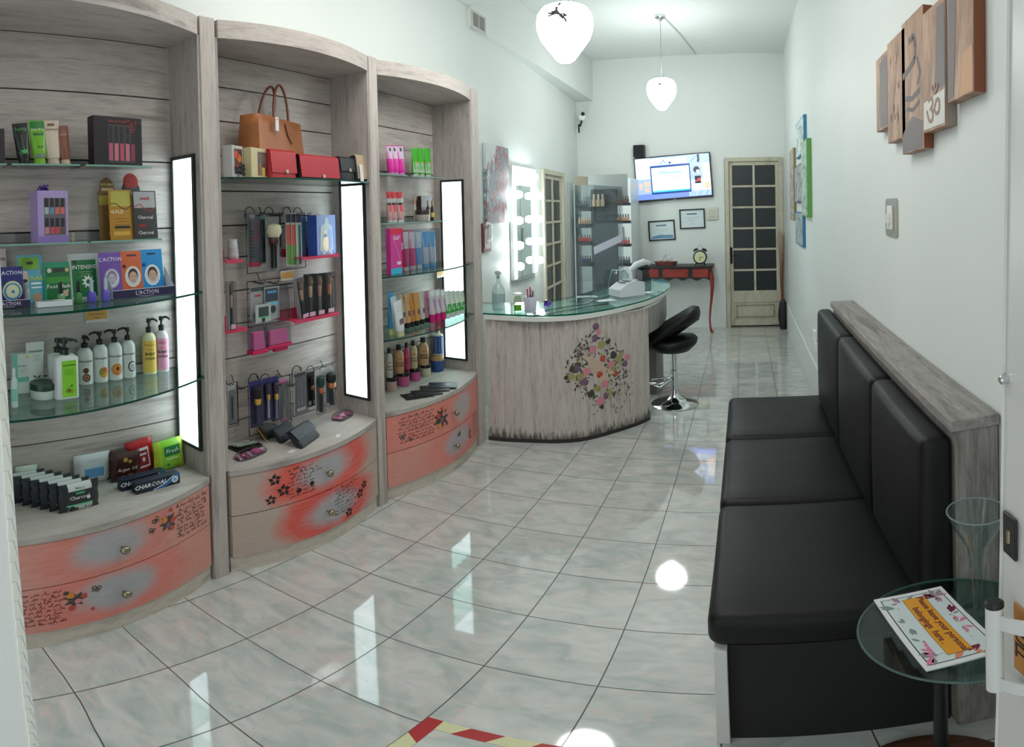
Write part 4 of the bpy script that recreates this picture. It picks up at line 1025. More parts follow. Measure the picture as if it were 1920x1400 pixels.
for i, (a0, a1, zt, zb, lab) in enumerate(planks):
    pa, pb = hx(a0, (zt+zb)/2, X0-TH), hx(a1, (zt+zb)/2, X0-TH)
    z1 = hx((a0+a1)/2, zt, X0-TH).z; z0 = hx((a0+a1)/2, zb, X0-TH).z
    yc = (pa.y+pb.y)/2; w = (pa.y-pb.y)/2
    r = empty('picture_plank', (X0, yc, (z0+z1)/2), lab, 'wall picture', 'five-plank picture on the right wall'); h = (z1-z0)/2
    bd = MB().box(-TH, -.001, -w, w, -h, h).build('plank_board', PLF, r, bevel=.0015)
    MB().box(-TH+.002, -.002, -w-.0012, -w, -h+.001, h-.001).build('plank_edge', [PLD, PLE, PLE, mat('plank_edge_pale', (150, 138, 128), .5), PLE][i], bd)
    d = Decal(lambda u, z, lift: (-TH - .0006 - lift, -u, z)); rr = random.Random(i+30)
    MS = [mat('twig_ink', (92, 78, 76), .6), PSL, PSK, PSH, mat('plank_white_print', (206, 204, 198), .55), mat('symbol_rust', (150, 120, 104), .6)]
    if i in (1,):
        for k_ in range(9):
            u, z = rr.uniform(-w*.6, w*.6), rr.uniform(-h*.8, h*.85)
            for q_ in range(4):
                a = rr.uniform(1.0, 2.4)*rr.choice([1, -1]); d.stroke([(u, z), (u+.03*math.cos(a), z+.03*math.sin(a))], .0022, 0)
    if i == 0:
        d.poly([(-w*.3, -h*.95), (w*.98, -h*.95), (w*.98, h*.9), (-w*.3, h*.8)], 1)
    if i == 2:
        pts = [(-.03+.0, h*.62), (0.02, h*.66), (.04, h*.5), (.035, h*.30), (-.02, h*.22), (-w*.9, h*.15)]
        d.stroke(pts, .022, 3); d.poly([(-w*.9, -h*.98), (w*.9, -h*.98), (w*.9, -h*.62), (0, -h*.5), (-w*.9, -h*.70)], 1)
        d.stroke([(-w*.6, -h*.20), (0, -h*.25), (w*.7, -h*.18)], .018, 3); d.stroke([(w*.5, h*.3), (w*.75, h*.05), (w*.5, -h*.1)], .012, 3); d.stroke([(-w*.5, -h*.36), (w*.1, -h*.42), (w*.7, -h*.34)], .014, 3)
    if i == 3:
        d.poly([(w*.1, -h*.40), (w*.98, -h*.40), (w*.98, h*.9), (w*.35, h*.9)], 1); d.poly([(-w*.9, -h*.96), (w*.98, -h*.96), (w*.98, -h*.45), (-w*.9, -h*.52)], 4, .0005)
    if i == 4:
        d.poly([(-w*.98, -h*.95), (-w*.5, -h*.92), (-w*.2, h*.9), (-w*.9, h*.9)], 1)
        d.poly([(w*.0, -h*.98), (w*.95, -h*.98), (w*.95, -h*.2), (w*.2, -h*.3)], 2)
    if d.b.v: d.b.build('plank_print', MS, bd)
    if i == 3: text('plank_symbol', '\u0950', w*1.5, MS[5], bd, (-TH-.0018, 0, -h*.72), (PI/2, 0, -PI/2))
sw = empty('light_switch', (X0, 2.075, 1.588), 'white rocker light switch on a metal plate on the right wall', 'light switch')
MB().prism_x(rrect(.165, .145, .018, 4), -.006, 0).build('switch_plate', mat('satin_nickel', (176, 172, 158), .3, .8), sw, rot=(0, 0, 0), smooth=40)
k_ = MB().box(-.014, -.006, -.035, .035, -.045, .045).build('switch_rocker', mat('switch_white', (226, 226, 222), .35), sw, bevel=.002); MB().prism([(-.034, -.010), (-.014, -.018), (-.014, .018), (-.034, .004)], -.02, .015).build('switch_lever', mat('switch_white', (226, 226, 222), .35), k_, bevel=.002)
ol = empty('wall_outlet', (X0, 4.45, .56), 'small white double outlet low on the right wall past the bench', 'outlet'); MB().box(-.02, 0, -.05, .05, -.02, .07).build('outlet_body', WHITE, ol, bevel=.004); MB().box(-.02, 0, -.11, -.03, -.10, -.02).build('outlet_cover', WHITE, ol, bevel=.004)
posters = [(4.90, 5.62, 2.10, 2.44, (196, 210, 208), (54, 130, 170), 'top white poster board with a bright blue edge on the far right wall'),
           (5.92, 6.45, 1.48, 2.25, (176, 170, 160), (140, 122, 80), 'farthest poster board with a brown edge on the right wall'),
           (5.08, 5.80, 1.665, 2.03, (158, 164, 164), (70, 58, 92), 'dark purple framed poster in the middle of the right wall group'),
           (4.58, 5.02, 1.54, 2.19, (170, 190, 176), (96, 160, 76), 'nearest poster board with a green edge on the right wall'),
           (5.08, 5.80, 1.255, 1.575, (160, 172, 172), (50, 120, 168), 'lowest poster board with a blue edge on the right wall')]
for y0, y1, z0, z1, fc, ec, lab in posters:
    r = empty('poster_board', (X0, (y0+y1)/2, (z0+z1)/2), lab, 'poster', 'colour-edged posters on the right wall'); w, h = (y1-y0)/2, (z1-z0)/2
    th = .028 if 'green' not in lab else .04
    MB().box(-th, 0, -w, w, -h, h).build('poster_edge', mat('poster_edge_colour', ec, .5), r, bevel=.002)
    m, t = newmat('poster_print', .5); v = t.coords((1, 1, 2.5)); t.link(t.ramp(t.noise(v, 6, 4, .6), [(.35, tuple(int(x*.72) for x in fc)), (.5, fc), (.7, tuple(min(240, int(x*1.12)) for x in fc))]), t.b.inputs['Base Color'])
    MB().box(-th-.001, -th, -w+.012, w-.012, -h+.012, h-.012).build('poster_sheet', m, r)
# ================================================================== merchandise
_T2 = {}
def text2d(body, size, bold=0, shear=0):
    k = (body, bold, shear)
    if k not in _T2:
        c = bpy.data.curves.new('t', 'FONT'); c.body = body; c.size = 1; c.align_x = 'CENTER'; c.align_y = 'CENTER'; c.resolution_u = 1; c.offset = bold; c.shear = shear
        t = bpy.data.objects.new('t', c); COL.objects.link(t); dg = bpy.context.evaluated_depsgraph_get(); dg.update()
        me = bpy.data.meshes.new_from_object(t.evaluated_get(dg))
        _T2[k] = ([(v.co.x, v.co.y) for v in me.vertices], [tuple(p.vertices) for p in me.polygons])
        bpy.data.objects.remove(t); bpy.data.curves.remove(c); bpy.data.meshes.remove(me)
    return _T2[k]
class Front(Decal):
    """printing on the front of a package: f(u, z, lift) with u to the viewer's right"""
    def __init__(s, f, nu=1, nz=1): s.f = f; s.b = MB(); s.ms = []; s.nu, s.nz = nu, nz
    def mi(s, col):
        m = col if not isinstance(col, tuple) else mat('printed_colour', col, .4)
        if m not in s.ms: s.ms.append(m)
        return s.ms.index(m)
    def rect(s, u0, u1, z0, z1, col, l=0, n=1):
        i = s.mi(col); n = max(n, s.nu); m = s.nz
        for k in range(n):
            a, b = u0 + (u1-u0)*k/n, u0 + (u1-u0)*(k+1)/n
            for j in range(m): c, d = z0 + (z1-z0)*j/m, z0 + (z1-z0)*(j+1)/m; s.poly([(a, c), (b, c), (b, d), (a, d)], i, l)
    def dot(s, u, z, r, col, l=.0003, sx=1, n=14):
        i = s.mi(col); R = [[(u + q*r*sx*math.cos(2*PI*k/n), z + q*r*math.sin(2*PI*k/n)) for k in range(n)] for q in (.5, 1)]
        for k in range(n):
            e = (k+1) % n; s.poly([(u, z), R[0][k], R[0][e]], i, l); s.poly([R[0][k], R[1][k], R[1][e], R[0][e]], i, l)
    def shape(s, pts, col, l=.0003): s.poly(pts, s.mi(col), l)
    def line(s, pts, w, col, l=.0004): s.stroke(pts, w, s.mi(col), l)
    def text(s, body, u, z, size, col, l=.0014, sx=1, bold=.01, shear=0):
        vs, fs = text2d(body, 1, bold, shear)
        if vs: s.b.add([s.f(u + x*size*sx, z + y*size, l) for x, y in vs], fs, s.mi(col))
    def lines(s, u0, u1, z, n, dz, col, w=.0012):
        for k in range(n):
            e = (u1-u0)*(.15 if k % 2 else .05); s.rect(u0+e, u1-e, z - k*dz - w, z - k*dz, col, .0004)
    def done(s, parent, name='printed_label'):
        if s.b.v: return s.b.build(name, s.ms, parent)
# viewer's right is -? the goods face +x, the viewer looks towards -x: the viewer's right is +y
def flat(x): return lambda u, z, l: (x + l, u, z)
def cyl(r): return lambda u, z, l: ((r + .0004 + l)*math.cos(u/r), (r + .0004 + l)*math.sin(u/r), z)
def fit(px0, px1, pt, pb, X, z):
    """size of a thing standing at depth X on a shelf at height z from its extent in the photo"""
    a, b = hx(px0, (pt+pb)/2, X), hx(px1, (pt+pb)/2, X)
    zt, zb = hx((px0+px1)/2, pt, X).z, hx((px0+px1)/2, pb, X).z
    return (a.y+b.y)/2, abs(b.y-a.y), (zt - z if z else zt - zb)
def fitb(px0, px1, pt, pb, z, r=.03, lo=-1.99, hi=-1.70):
    """the same, the depth taken from where the foot meets the shelf"""
    X = min(max(hz((px0+px1)/2, pb, z).x - r*.6, XB + r + .003), hi)
    return (X,) + fit(px0, px1, pt, pb, X, z)
def sculpt(parent, name, rings, m, **k):
    return MB().loft(rings, **k).build(name, m, parent, smooth=50)
def ell(a, b, z, n=20, ox=0): return [(ox + a*math.cos(2*PI*j/n), b*math.sin(2*PI*j/n), z) for j in range(n)]
def superell(a, b, z, n=24, p=.5, ox=0):
    o = []
    for j in range(n):
        t = 2*PI*j/n; c, s_ = math.cos(t), math.sin(t)
        o.append((ox + a*abs(c)**p*(1 if c > 0 else -1), b*abs(s_)**p*(1 if s_ > 0 else -1), z))
    return o
def thing(name, label, cat, loc, group=None, rz=0, ry=0, rx=0):
    e = empty(name, loc, label, cat, group); e.rotation_euler = (rx, ry, rz); return e
def gloss(c, r=.28): return mat('glossy_pack', c, r, coat=0)

def tube(label, X, y, z, w, h, body, cap, art=None, group=None, lean=0, name='squeeze_tube', caph=.16, rz=0):
    """squeeze tube standing on its cap, crimped flat at the top"""
    t = thing(name, label, 'tube', (X, y, z), group, rz=rz, rx=lean)
    ch = h*caph; r = w*.40; d = min(r, .020)
    rings = [ell(d*.95, r*.92, ch), ell(d, r, ch+h*.03)]
    for k in range(1, 7):
        q = k/6; rings.append(ell(d*(1-q)**.8 + .0012, r + (w/2 - r)*q, ch + h*.03 + (h - ch - h*.03)*q*.96))
    rings.append(ell(.0012, w/2, h))
    sculpt(t, 'tube_body', rings, gloss(body))
    MB().lathe([(0, 0), (r*.80, 0), (r*.86, ch*.1), (r*.82, ch), (0, ch)], 20, sx=d/r*1.0, sy=1).build('tube_cap', gloss(cap), t, smooth=40)
    if art:
        def f(u, zz, l):
            q = max(0, (zz - ch)/(h - ch)); dd = d*(1-q)**.8 + .0016; hw = r + (w/2-r)*q
            c = max(-.98, min(.98, u/hw)); return (dd*math.sqrt(1-c*c) + .0004 + l, u, zz)
        F = Front(f, 4, 3); art(F, w, h, ch); F.done(t)
    return t
def pouch(label, X, y, z, w, h, col, art=None, group=None, lean=.08, rz=0, name='mask_sachet', cat='sachet', puff=.004, shape=None, back=None):
    """thin sachet with crimped edges, leaning back a little"""
    t = thing(name, label, cat, (X, y, z), group, rz=rz, ry=-lean)
    n, m_ = 8, 20; b = MB()
    def P(i, j, s):
        u, v = i/n*2-1, j/m_*2-1
        hw = w/2*(shape((v+1)/2) if shape else 1)
        return (s*(puff*max(0, 1-u*u)**.7*max(0, 1-v*v)**.7 + .0005), u*hw, (v+1)/2*h)
    for s in (1, -1):
        vs = [P(i, j, s) for j in range(m_+1) for i in range(n+1)]
        b.add(vs, [(j*(n+1)+i, j*(n+1)+i+1, (j+1)*(n+1)+i+1, (j+1)*(n+1)+i) for j in range(m_) for i in range(n)])
    b.build('sachet_foil', gloss(col), t, smooth=60)
    if art:
        F = Front(lambda u, zz, l: (puff*max(0, 1-(u/(w/2))**2)**.7*max(0, 1-(2*zz/h-1)**2)**.7 + .0012 + l, u, zz), 6, 6); art(F, w, h); F.done(t)
    return t
def carton(label, X, y, z, w, h, d, col, art=None, group=None, rz=0, name='product_box', cat='box', lean=0, side=None):
    t = thing(name, label, cat, (X, y, z), group, rz=rz, ry=-lean)
    MB().box(-d/2, d/2, -w/2, w/2, 0, h).build('carton', gloss(col, .4), t, bevel=.0008)
    if art: F = Front(flat(d/2 + .0006)); art(F, w, h); F.done(t)
    return t
def pump(label, X, y, z, r, h, body, head, art=None, group=None, square=False, name='pump_bottle', rz=0, hz_=.05, ang=0):
    r *= min(1, 1.04*abs(X)/math.hypot(X, y))          # r was read along the shelf, the bottle is seen at an angle
    rz = rz if square else -.75*math.atan2(y, -X); ang = ang if square else ang - rz
    t = thing(name, label, 'bottle', (X, y, z), group, rz=rz)
    bh = h*.74
    if square: sculpt(t, 'bottle_body', [superell(r*.62, r*.98, 0, p=.35), superell(r*.66, r, .004, p=.35), superell(r*.66, r, bh*.93, p=.35), superell(r*.5, r*.8, bh*.97, p=.4), superell(.014, .014, bh, p=1)], gloss(body))
    else: MB().lathe([(0, 0), (r*.93, 0), (r, .005), (r, bh*.80), (r*.94, bh*.88), (r*.72, bh*.95), (r*.42, bh), (0, bh)], 28).build('bottle_body', gloss(body), t, smooth=50)
    hd = MB().lathe([(r*.42, bh-.002), (r*.44, bh+h*.085), (r*.36, bh+h*.095), (r*.16, bh+h*.10), (r*.16, bh+h*.17), (r*.34, bh+h*.175), (r*.32, h*.985), (0, h*.99)], 18)
    c, s_ = math.cos(ang), math.sin(ang)
    hd.rod([(0, 0, h*.955), (c*hz_*.5, s_*hz_*.5, h*.975), (c*hz_*.85, s_*hz_*.85, h*.955), (c*hz_, s_*hz_, h*.925)], [.0055, .005, .0045, .004], 8)
    hd.build('pump_head', gloss(head), t, smooth=50)
    if art: F = Front(flat(r*.66 + .0006) if square else cyl(r)); art(F, r, bh); F.done(t)
    return t
def bottle(label, X, y, z, r, h, body, cap, art=None, group=None, caph=.18, capr=.45, name='bottle', cat='bottle', m=None, sh=.72):
    r *= min(1, 1.04*abs(X)/math.hypot(X, y))
    t = thing(name, label, cat, (X, y, z), group, rz=-.75*math.atan2(y, -X)); bh = h*(1-caph)
    MB().lathe([(0, 0), (r*.92, 0), (r, .003), (r, bh*sh), (r*.9, bh*(sh+.12)), (r*capr*1.05, bh*.96), (r*capr, bh), (0, bh)], 24).build('bottle_body', m or gloss(body), t, smooth=50)
    MB().lathe([(r*capr, bh-.001), (r*capr*1.1, bh+.001), (r*capr*1.02, h), (0, h)], 18).build('bottle_cap', gloss(cap), t, smooth=40)
    if art: F = Front(cyl(r)); art(F, r, bh); F.done(t)
    return t
def jar(label, X, y, z, r, h, body, lid, art=None, group=None, name='cream_jar', lidh=.42):
    r *= min(1, 1.04*abs(X)/math.hypot(X, y))
    t = thing(name, label, 'jar', (X, y, z), group, rz=-.75*math.atan2(y, -X)); bh = h*(1-lidh)
    MB().lathe([(0, 0), (r*.88, 0), (r*.93, .003), (r*.95, bh), (0, bh)], 28).build('jar_body', gloss(body), t, smooth=40)
    MB().lathe([(r*.95, bh), (r, bh+.001), (r, h-.003), (r*.95, h), (0, h)], 28).build('jar_lid', gloss(lid), t, smooth=40)
    if art: F = Front(cyl(r*.94)); art(F, r, bh); F.done(t)
    return t
def polish(label, X, y, z, w, h, col, cap, group=None, name='nail_polish'):
    t = thing(name, label, 'nail polish', (X, y, z), group)
    sculpt(t, 'polish_bottle', [superell(w*.36, w*.46, 0, p=.5), superell(w*.4, w*.5, .003, p=.5), superell(w*.4, w*.5, h*.40, p=.5), superell(w*.2, w*.22, h*.50, p=.8)], mat('polish_glass', col, .08))
    MB().lathe([(w*.24, h*.49), (w*.25, h*.52), (w*.20, h), (0, h)], 14).build('polish_cap', gloss(cap, .3), t, smooth=40)
    return t
def wipes(label, X, y, z, w, h, d, col, art=None, group=None, rz=0, rx=0, ry=0, edge=None, name='wipes_pack'):
    """soft pillow pack standing on its long side: crimped fins left and right, label on the front"""
    t = thing(name, label, 'wipes pack', (X, y, z), group, rz=rz, rx=rx, ry=ry)
    n, m_ = 10, 8; b = MB(); rd = random.Random(int(abs(y)*1e4) % 999)
    for s in (1, -1):
        vs = []
        for j in range(m_+1):
            for i in range(n+1):
                u, v = i/n*2-1, j/m_*2-1
                a = max(0, 1-abs(u)**4)**.6; c = max(0, 1-abs(v)**5)**.55
                vs.append((s*(d/2*a*c + .0006), u*w/2 + (.003*rd.uniform(-1, 1) if abs(u) == 1 else 0), (v+1)/2*h*(1 - .05*(1-abs(v))*abs(u)**6)))
        b.add(vs, [(j*(n+1)+i, j*(n+1)+i+1, (j+1)*(n+1)+i+1, (j+1)*(n+1)+i) for j in range(m_) for i in range(n)], 0)
        fs = []
    body = b.build('pack_film', [gloss(col), gloss(edge or col)], t, smooth=60)
    if edge:
        for p in body.data.polygons:
            if abs(p.center.y) > w*.33: p.material_index = 1
    if art:
        def f(u, zz, l):
            uu, v = min(1, abs(u)/(w/2)), max(-1, min(1, 2*zz/h-1)); return (d/2*max(0, 1-uu**4)**.6*max(0, 1-abs(v)**5)**.55 + .0014 + l, u, zz)
        F = Front(f, 6, 6); art(F, w, h); F.done(t)
    return t
WH = (226, 228, 226); BK = (24, 24, 26)

# ------------------------------------------------ small clear shelves hooked into the grooved boards
def acryl(label, px0, px1, z, X=-1.86, group=None, col=None, name='acrylic_shelf', depth=None):
    y0 = hx(px0, 300, X).y if not isinstance(px0, float) else px0; y1 = hx(px1, 300, X).y if not isinstance(px1, float) else px1
    t = thing(name, label, 'shelf', (XB, (y0+y1)/2, z), group); w = (y1-y0)/2; D = X - XB if depth is None else depth
    m = ACRYL if col is None else mat('tinted_acrylic', col, .15)
    MB().box(.0005, D, -w, w, -.004, 0).box(.0005, .0035, -w, w, 0, .035).box(D-.003, D, -w, w, -.014, -.004).build('shelf_plate', m, t)
    MB().box(D, D+.0008, -w, w, -.006, .0).build('shelf_edge', EDGE_L if col is None else m, t)
    return t
acryl('clear little shelf at the upper left of the nearest cabinet, under four leaning tubes', 22, 150, 1.842)
acryl('clear little shelf at the upper right of the nearest cabinet, under the black gift box', 160, 285, 1.842)
acryl('clear little shelf cut by the left picture edge, in the nearest cabinet', -60, 12, 1.842)
acryl('clear little shelf in the nearest cabinet under the lilac nail polish box', -10, 160, 1.565)
acryl('clear little shelf in the nearest cabinet under the gold and charcoal mask sachets', 166, 300, 1.565)
acryl('clear little shelf in the farthest cabinet under the pink tubes', 2.44, 2.76, 1.862, name='acrylic_shelf')
acryl('clear little shelf in the farthest cabinet under the green tubes', 2.80, 3.20, 1.862)
acryl('clear little shelf in the farthest cabinet under the red tubes and dark bottles', 2.42, 3.22, 1.585)

# ------------------------------------------------ nearest cabinet, upper shelf
XA = -1.93
def A1(px0, px1, pt, pb=296, X=XA, z=1.842): return fit(px0, px1, pt, pb, X, z)
def art_script(word, col, sub=(200, 200, 200), img=None):
    def a(F, w, h, ch):
        F.text(word, 0, h*.72, w*.34, col, shear=.3); F.lines(-w*.25, w*.25, h*.6, 4, h*.035, sub)
        if img: img(F, w, h)
    return a
y, w, h = A1(30, 60, 231); tube('black squeeze tube with green leaf print, leftmost of the four leaning tubes', XA, y, 1.842, w, h, (26, 30, 30), (22, 26, 26), lambda F, w, h, c: (F.text('hemp', 0, h*.86, w*.34, (90, 150, 90)), F.lines(-w*.1, w*.05, h*.7, 9, h*.035, (150, 160, 150)), [F.leaf(0, h*.27, a, w*.36, F.mi((70, 170, 90)), .0004) for a in (.2, .9, 1.57, 2.2, 2.9)]), lean=.10)
y, w, h = A1(58, 90, 226); tube('lime green squeeze tube between the black and the cream tube', XA, y, 1.842, w, h, (112, 178, 40), (126, 186, 48), lambda F, w, h, c: (F.rect(-w*.42, w*.42, h*.80, h*.98, (40, 120, 50), 0, 4), F.text('tea tree', 0, h*.80, w*.24, (226, 236, 200)), F.rect(-w*.3, w*.3, h*.66, h*.72, (60, 110, 60), .0004, 3), F.rect(-w*.38, w*.38, h*.17, h*.25, (120, 128, 120), .0003, 4), F.leaf(0, h*.38, .5, w*.25, F.mi((40, 70, 40)), .0004), F.leaf(0, h*.38, 2.4, w*.2, F.mi((40, 70, 40)), .0004)), lean=.06)
y, w, h = A1(84, 116, 226); tube('cream coloured squeeze tube, second from the right of four', XA, y, 1.842, w, h, (206, 190, 172), (196, 178, 160), lambda F, w, h, c: (F.rect(-w*.2, w*.2, h*.88, h*.93, (110, 60, 50), .0004), F.text('Cashmere', 0, h*.80, w*.2, (120, 80, 60), shear=.3), F.line([(w*.1, h*.2), (w*.25, h*.4), (w*.1, h*.6), (w*.3, h*.7)], .0016, (232, 220, 206))), lean=.07)
y, w, h = A1(110, 135, 236); tube('brown squeeze tube, rightmost of the four leaning tubes', XA, y, 1.842, w, h, (132, 82, 64), (206, 184, 160), lambda F, w, h, c: (F.text('cacao', 0, h*.78, w*.26, (206, 170, 150), shear=.3), F.lines(-w*.2, w*.2, h*.6, 3, h*.06, (176, 130, 110))), lean=.10)
y, w, h = fit(168, 262, 221, 293, -1.90, 1.842)
def art_lip(F, w, h):
    F.rect(-w*.22, w*.34, h*.06, h*.84, (60, 56, 62)); 
    for k in range(5):
        u = -w*.16 + k*w*.115; F.rect(u-w*.035, u+w*.035, h*.45, h*.80, (34, 30, 34), .0006); F.rect(u-w*.04, u+w*.04, h*.10, h*.46, [(170, 84, 110), (186, 110, 110), (176, 76, 96), (190, 104, 120), (130, 50, 72)][k], .0006)
    F.text('Glam & Polish', -w*.03, h*.90, h*.075, (170, 76, 56), shear=.2)
    rr = random.Random(5)
    for k in range(24):
        u, z = w*.18 + abs(rr.gauss(0, .14))*w, h*.93 - abs(rr.gauss(0, .17))*h
        if u < w*.47 and z > .05*h: F.line([(u, z), (u+rr.uniform(-.008, .008), z+rr.uniform(-.008, .008)), (u+rr.uniform(-.01, .01), z+.006)], .0016, (168, 70, 48), .0012)
carton('black gift box with a window showing five lip glosses, on the top clear shelf', -1.90, y, 1.842, w, h, .045, (26, 18, 28), art_lip, name='gift_box', rz=.08)
y, w, h = fit(-22, 7, 242, 298, -1.90, 1.842); carton('dark box cut off by the left edge of the picture', -1.90, y, 1.842, w, h, .03, (48, 40, 44), name='product_box')

# second row
y, w, h = fit(60, 124, 358, 434, -1.90, 1.565)
def art_polbox(F, w, h):
    F.rect(-w*.30, w*.42, h*.14, h*.86, (96, 88, 100)); F.rect(-w/2, w/2, 0, h*.13, (128, 104, 168), .0004)
    cols = [(150, 170, 160), (90, 130, 160), (190, 100, 84), (190, 96, 90), (170, 120, 130), (180, 70, 84), (176, 64, 70), (90, 70, 70)]
    for k in range(8):
        u = -w*.22 + (k % 4)*w*.175; z = h*(.55 if k < 4 else .17); F.rect(u-w*.06, u+w*.06, z+h*.13, z+h*.30, (30, 28, 32), .0006); F.rect(u-w*.07, u+w*.07, z, z+h*.13, cols[k], .0006)
pb = carton('lilac gift box with a window onto eight nail polishes, tied with a violet bow', -1.90, y, 1.565, w, h, .05, (160, 140, 190), art_polbox, name='gift_box', rz=.25)
b = MB()
for a in (.3, 1.4, 2.5, 3.4): b.rod([(0, -w*.2, h), (.01*math.cos(a), -w*.2+.018*math.sin(a), h+.018), (.016*math.cos(a+.6), -w*.2+.022*math.sin(a+.6), h+.004), (0, -w*.2, h)], [.003, .006, .005, .002], 5)
b.build('ribbon_bow', mat('violet_ribbon', (70, 50, 130), .4), pb)
tabshape = lambda top, q: (lambda v: 1 if v < top else max(.05, math.sqrt(max(0, 1 - ((v-top)/(1-top))**2))*q))
def mask(label, px0, px1, pt, pb, X, z, col, art, **k):
    y, w, h = fit(px0, px1, pt, pb, X, z); return pouch(label, X, y, z, w, h, col, art, **k)
mask('bronze face mask sachet with a rounded hang tab, behind the gold one', 186, 222, 331, 430, -1.955, 1.565, (112, 84, 42), lambda F, w, h: (F.text('MUD MASK', 0, h*.88, w*.13, (220, 200, 150)), F.rect(-w*.3, w*.3, h*.78, h*.82, (190, 170, 130)), F.rect(-w*.45, w*.4, h*.55, h*.70, (150, 140, 60)), F.dot(w*.1, h*.1, w*.14, (190, 150, 80))), shape=tabshape(.8, .8))
mask('gold face mask sachet in front on the second clear shelf', 206, 250, 355, 427, -1.915, 1.565, (168, 124, 44), lambda F, w, h: (F.rect(-w*.42, w*.42, h*.66, h*.97, (172, 164, 70)), F.line([(-w*.45, h*.72), (-w*.2, h*.72), (0, h*.63), (w*.2, h*.60), (w*.45, h*.68)], .003, (60, 50, 30)), F.text('GOLD', -w*.18, h*.55, w*.2, (238, 226, 190)), F.rect(-w*.3, w*.35, h*.22, h*.27, (40, 34, 28)), F.lines(-w*.35, w*.35, h*.42, 3, h*.06, (120, 84, 30)), F.rect(-w*.35, w*.35, h*.08, h*.16, (206, 160, 70))))
mask('charcoal mask sachet with a round red tab, behind the silver one', 232, 266, 328, 424, -1.955, 1.565, (44, 46, 50), lambda F, w, h: (F.dot(0, h*.90, w*.42, (150, 44, 40)), F.rect(-w*.42, w*.42, h*.66, h*.80, (54, 60, 64), .0006), F.text('Charcoal', 0, h*.72, w*.2, (190, 196, 196))), shape=tabshape(.84, .85))
mask('silver and black charcoal mask sachet, rightmost on the second clear shelf', 251, 295, 357, 424, -1.905, 1.565, (60, 58, 60), lambda F, w, h: (F.rect(-w*.45, w*.45, h*.64, h*.98, (158, 160, 162)), F.text('mask', 0, h*.84, w*.2, (170, 30, 34), shear=.2), F.line([(-w*.47, h*.66), (-w*.2, h*.72), (0, h*.60), (w*.2, h*.56), (w*.47, h*.66)], .003, (170, 40, 40)), F.text('Charcoal', -w*.02, h*.44, w*.18, (220, 220, 220)), F.text('Charcoal', -w*.02, h*.12, w*.18, (220, 220, 220)), F.rect(-w*.3, w*.0, h*.24, h*.30, (150, 36, 36))))

# glass shelf with masks
ZS = 1.353
def face(F, u, z, r, ring, skin=(190, 160, 140), hair=(60, 48, 44)):
    F.dot(u, z, r*1.18, ring, .0003, .85); F.dot(u, z, r*1.02, (200, 206, 210), .0005, .85); F.dot(u, z+r*.15, r*.78, hair, .0007, .8); F.dot(u, z-r*.08, r*.66, skin, .0009, .78)
    for s in (-1, 1): F.rect(u+s*r*.24-r*.1, u+s*r*.24+r*.1, z+r*.02, z+r*.07, (60, 48, 44), .0011)
    F.rect(u-r*.12, u+r*.12, z-r*.42, z-r*.36, (160, 80, 80), .0011)
mask('pale pink sachet cut by the left picture edge, behind the navy one', -20, 14, 466, 560, -1.96, ZS, (206, 190, 190), lambda F, w, h: (F.text('ACTION', 0, h*.8, w*.22, (80, 60, 80)), F.dot(0, h*.4, w*.34, (190, 60, 90)), F.dot(0, h*.4, w*.28, (214, 196, 196), .0005)))
def tray(label, px0, px1, pt, pb, X, z, word, d=.07):
    y, w, h = fit(px0, px1, pt, pb, X, z); t = thing('display_tray', label, 'display tray', (X, y, z))
    wht = mat('white_cardboard', (206, 212, 218), .5); nav = mat('dark_violet_card', (44, 34, 74), .45)
    MB().box(-d, 0, -w/2, w/2, 0, .002).box(-.002, 0, -w/2, w/2, 0, h).box(-d, -d+.002, -w/2, w/2, 0, h*1.9).build('tray_body', wht, t)
    b = MB()
    for s in (-1, 1): b.add([(-d, s*w/2, 0), (0, s*w/2, 0), (0, s*w/2, h), (-d, s*w/2, h*3.0)], [(0, 1, 2, 3)]); b.add([(-d, s*(w/2-.0015), 0), (0, s*(w/2-.0015), 0), (0, s*(w/2-.0015), h), (-d, s*(w/2-.0015), h*3.0)], [(0, 1, 2, 3)])
    b.build('tray_side', wht, t)
    F = Front(flat(.0006)); F.rect(-w/2, w/2, h*.08, h*.95, nav); F.text(word, w*.04, h*.56, h*.62, (214, 210, 226)); F.line([(-w*.1, h*.24), (w*.02, h*.16), (w*.16, h*.24)], .0014, (190, 186, 210)); F.done(t)
    return t
tray('white card tray with a dark violet front, cut by the left picture edge', -30, 57, 563, 580, -1.80, ZS, "L'ACTION")
mask('navy blue mask sachet in the left card tray', 2, 44, 500, 564, -1.835, ZS+.004, (42, 44, 110), lambda F, w, h: (F.text('ACTION', 0, h*.84, w*.24, (216, 220, 236)), F.dot(0, h*.38, w*.44, (190, 200, 150)), F.dot(0, h*.36, w*.38, (60, 120, 180), .0005), F.dot(0, h*.37, w*.30, (196, 204, 170), .0007), F.dot(w*.02, h*.36, w*.07, (50, 110, 180), .0009), F.dot(w*.28, h*.12, w*.13, (120, 50, 50), .0010)), lean=.06)
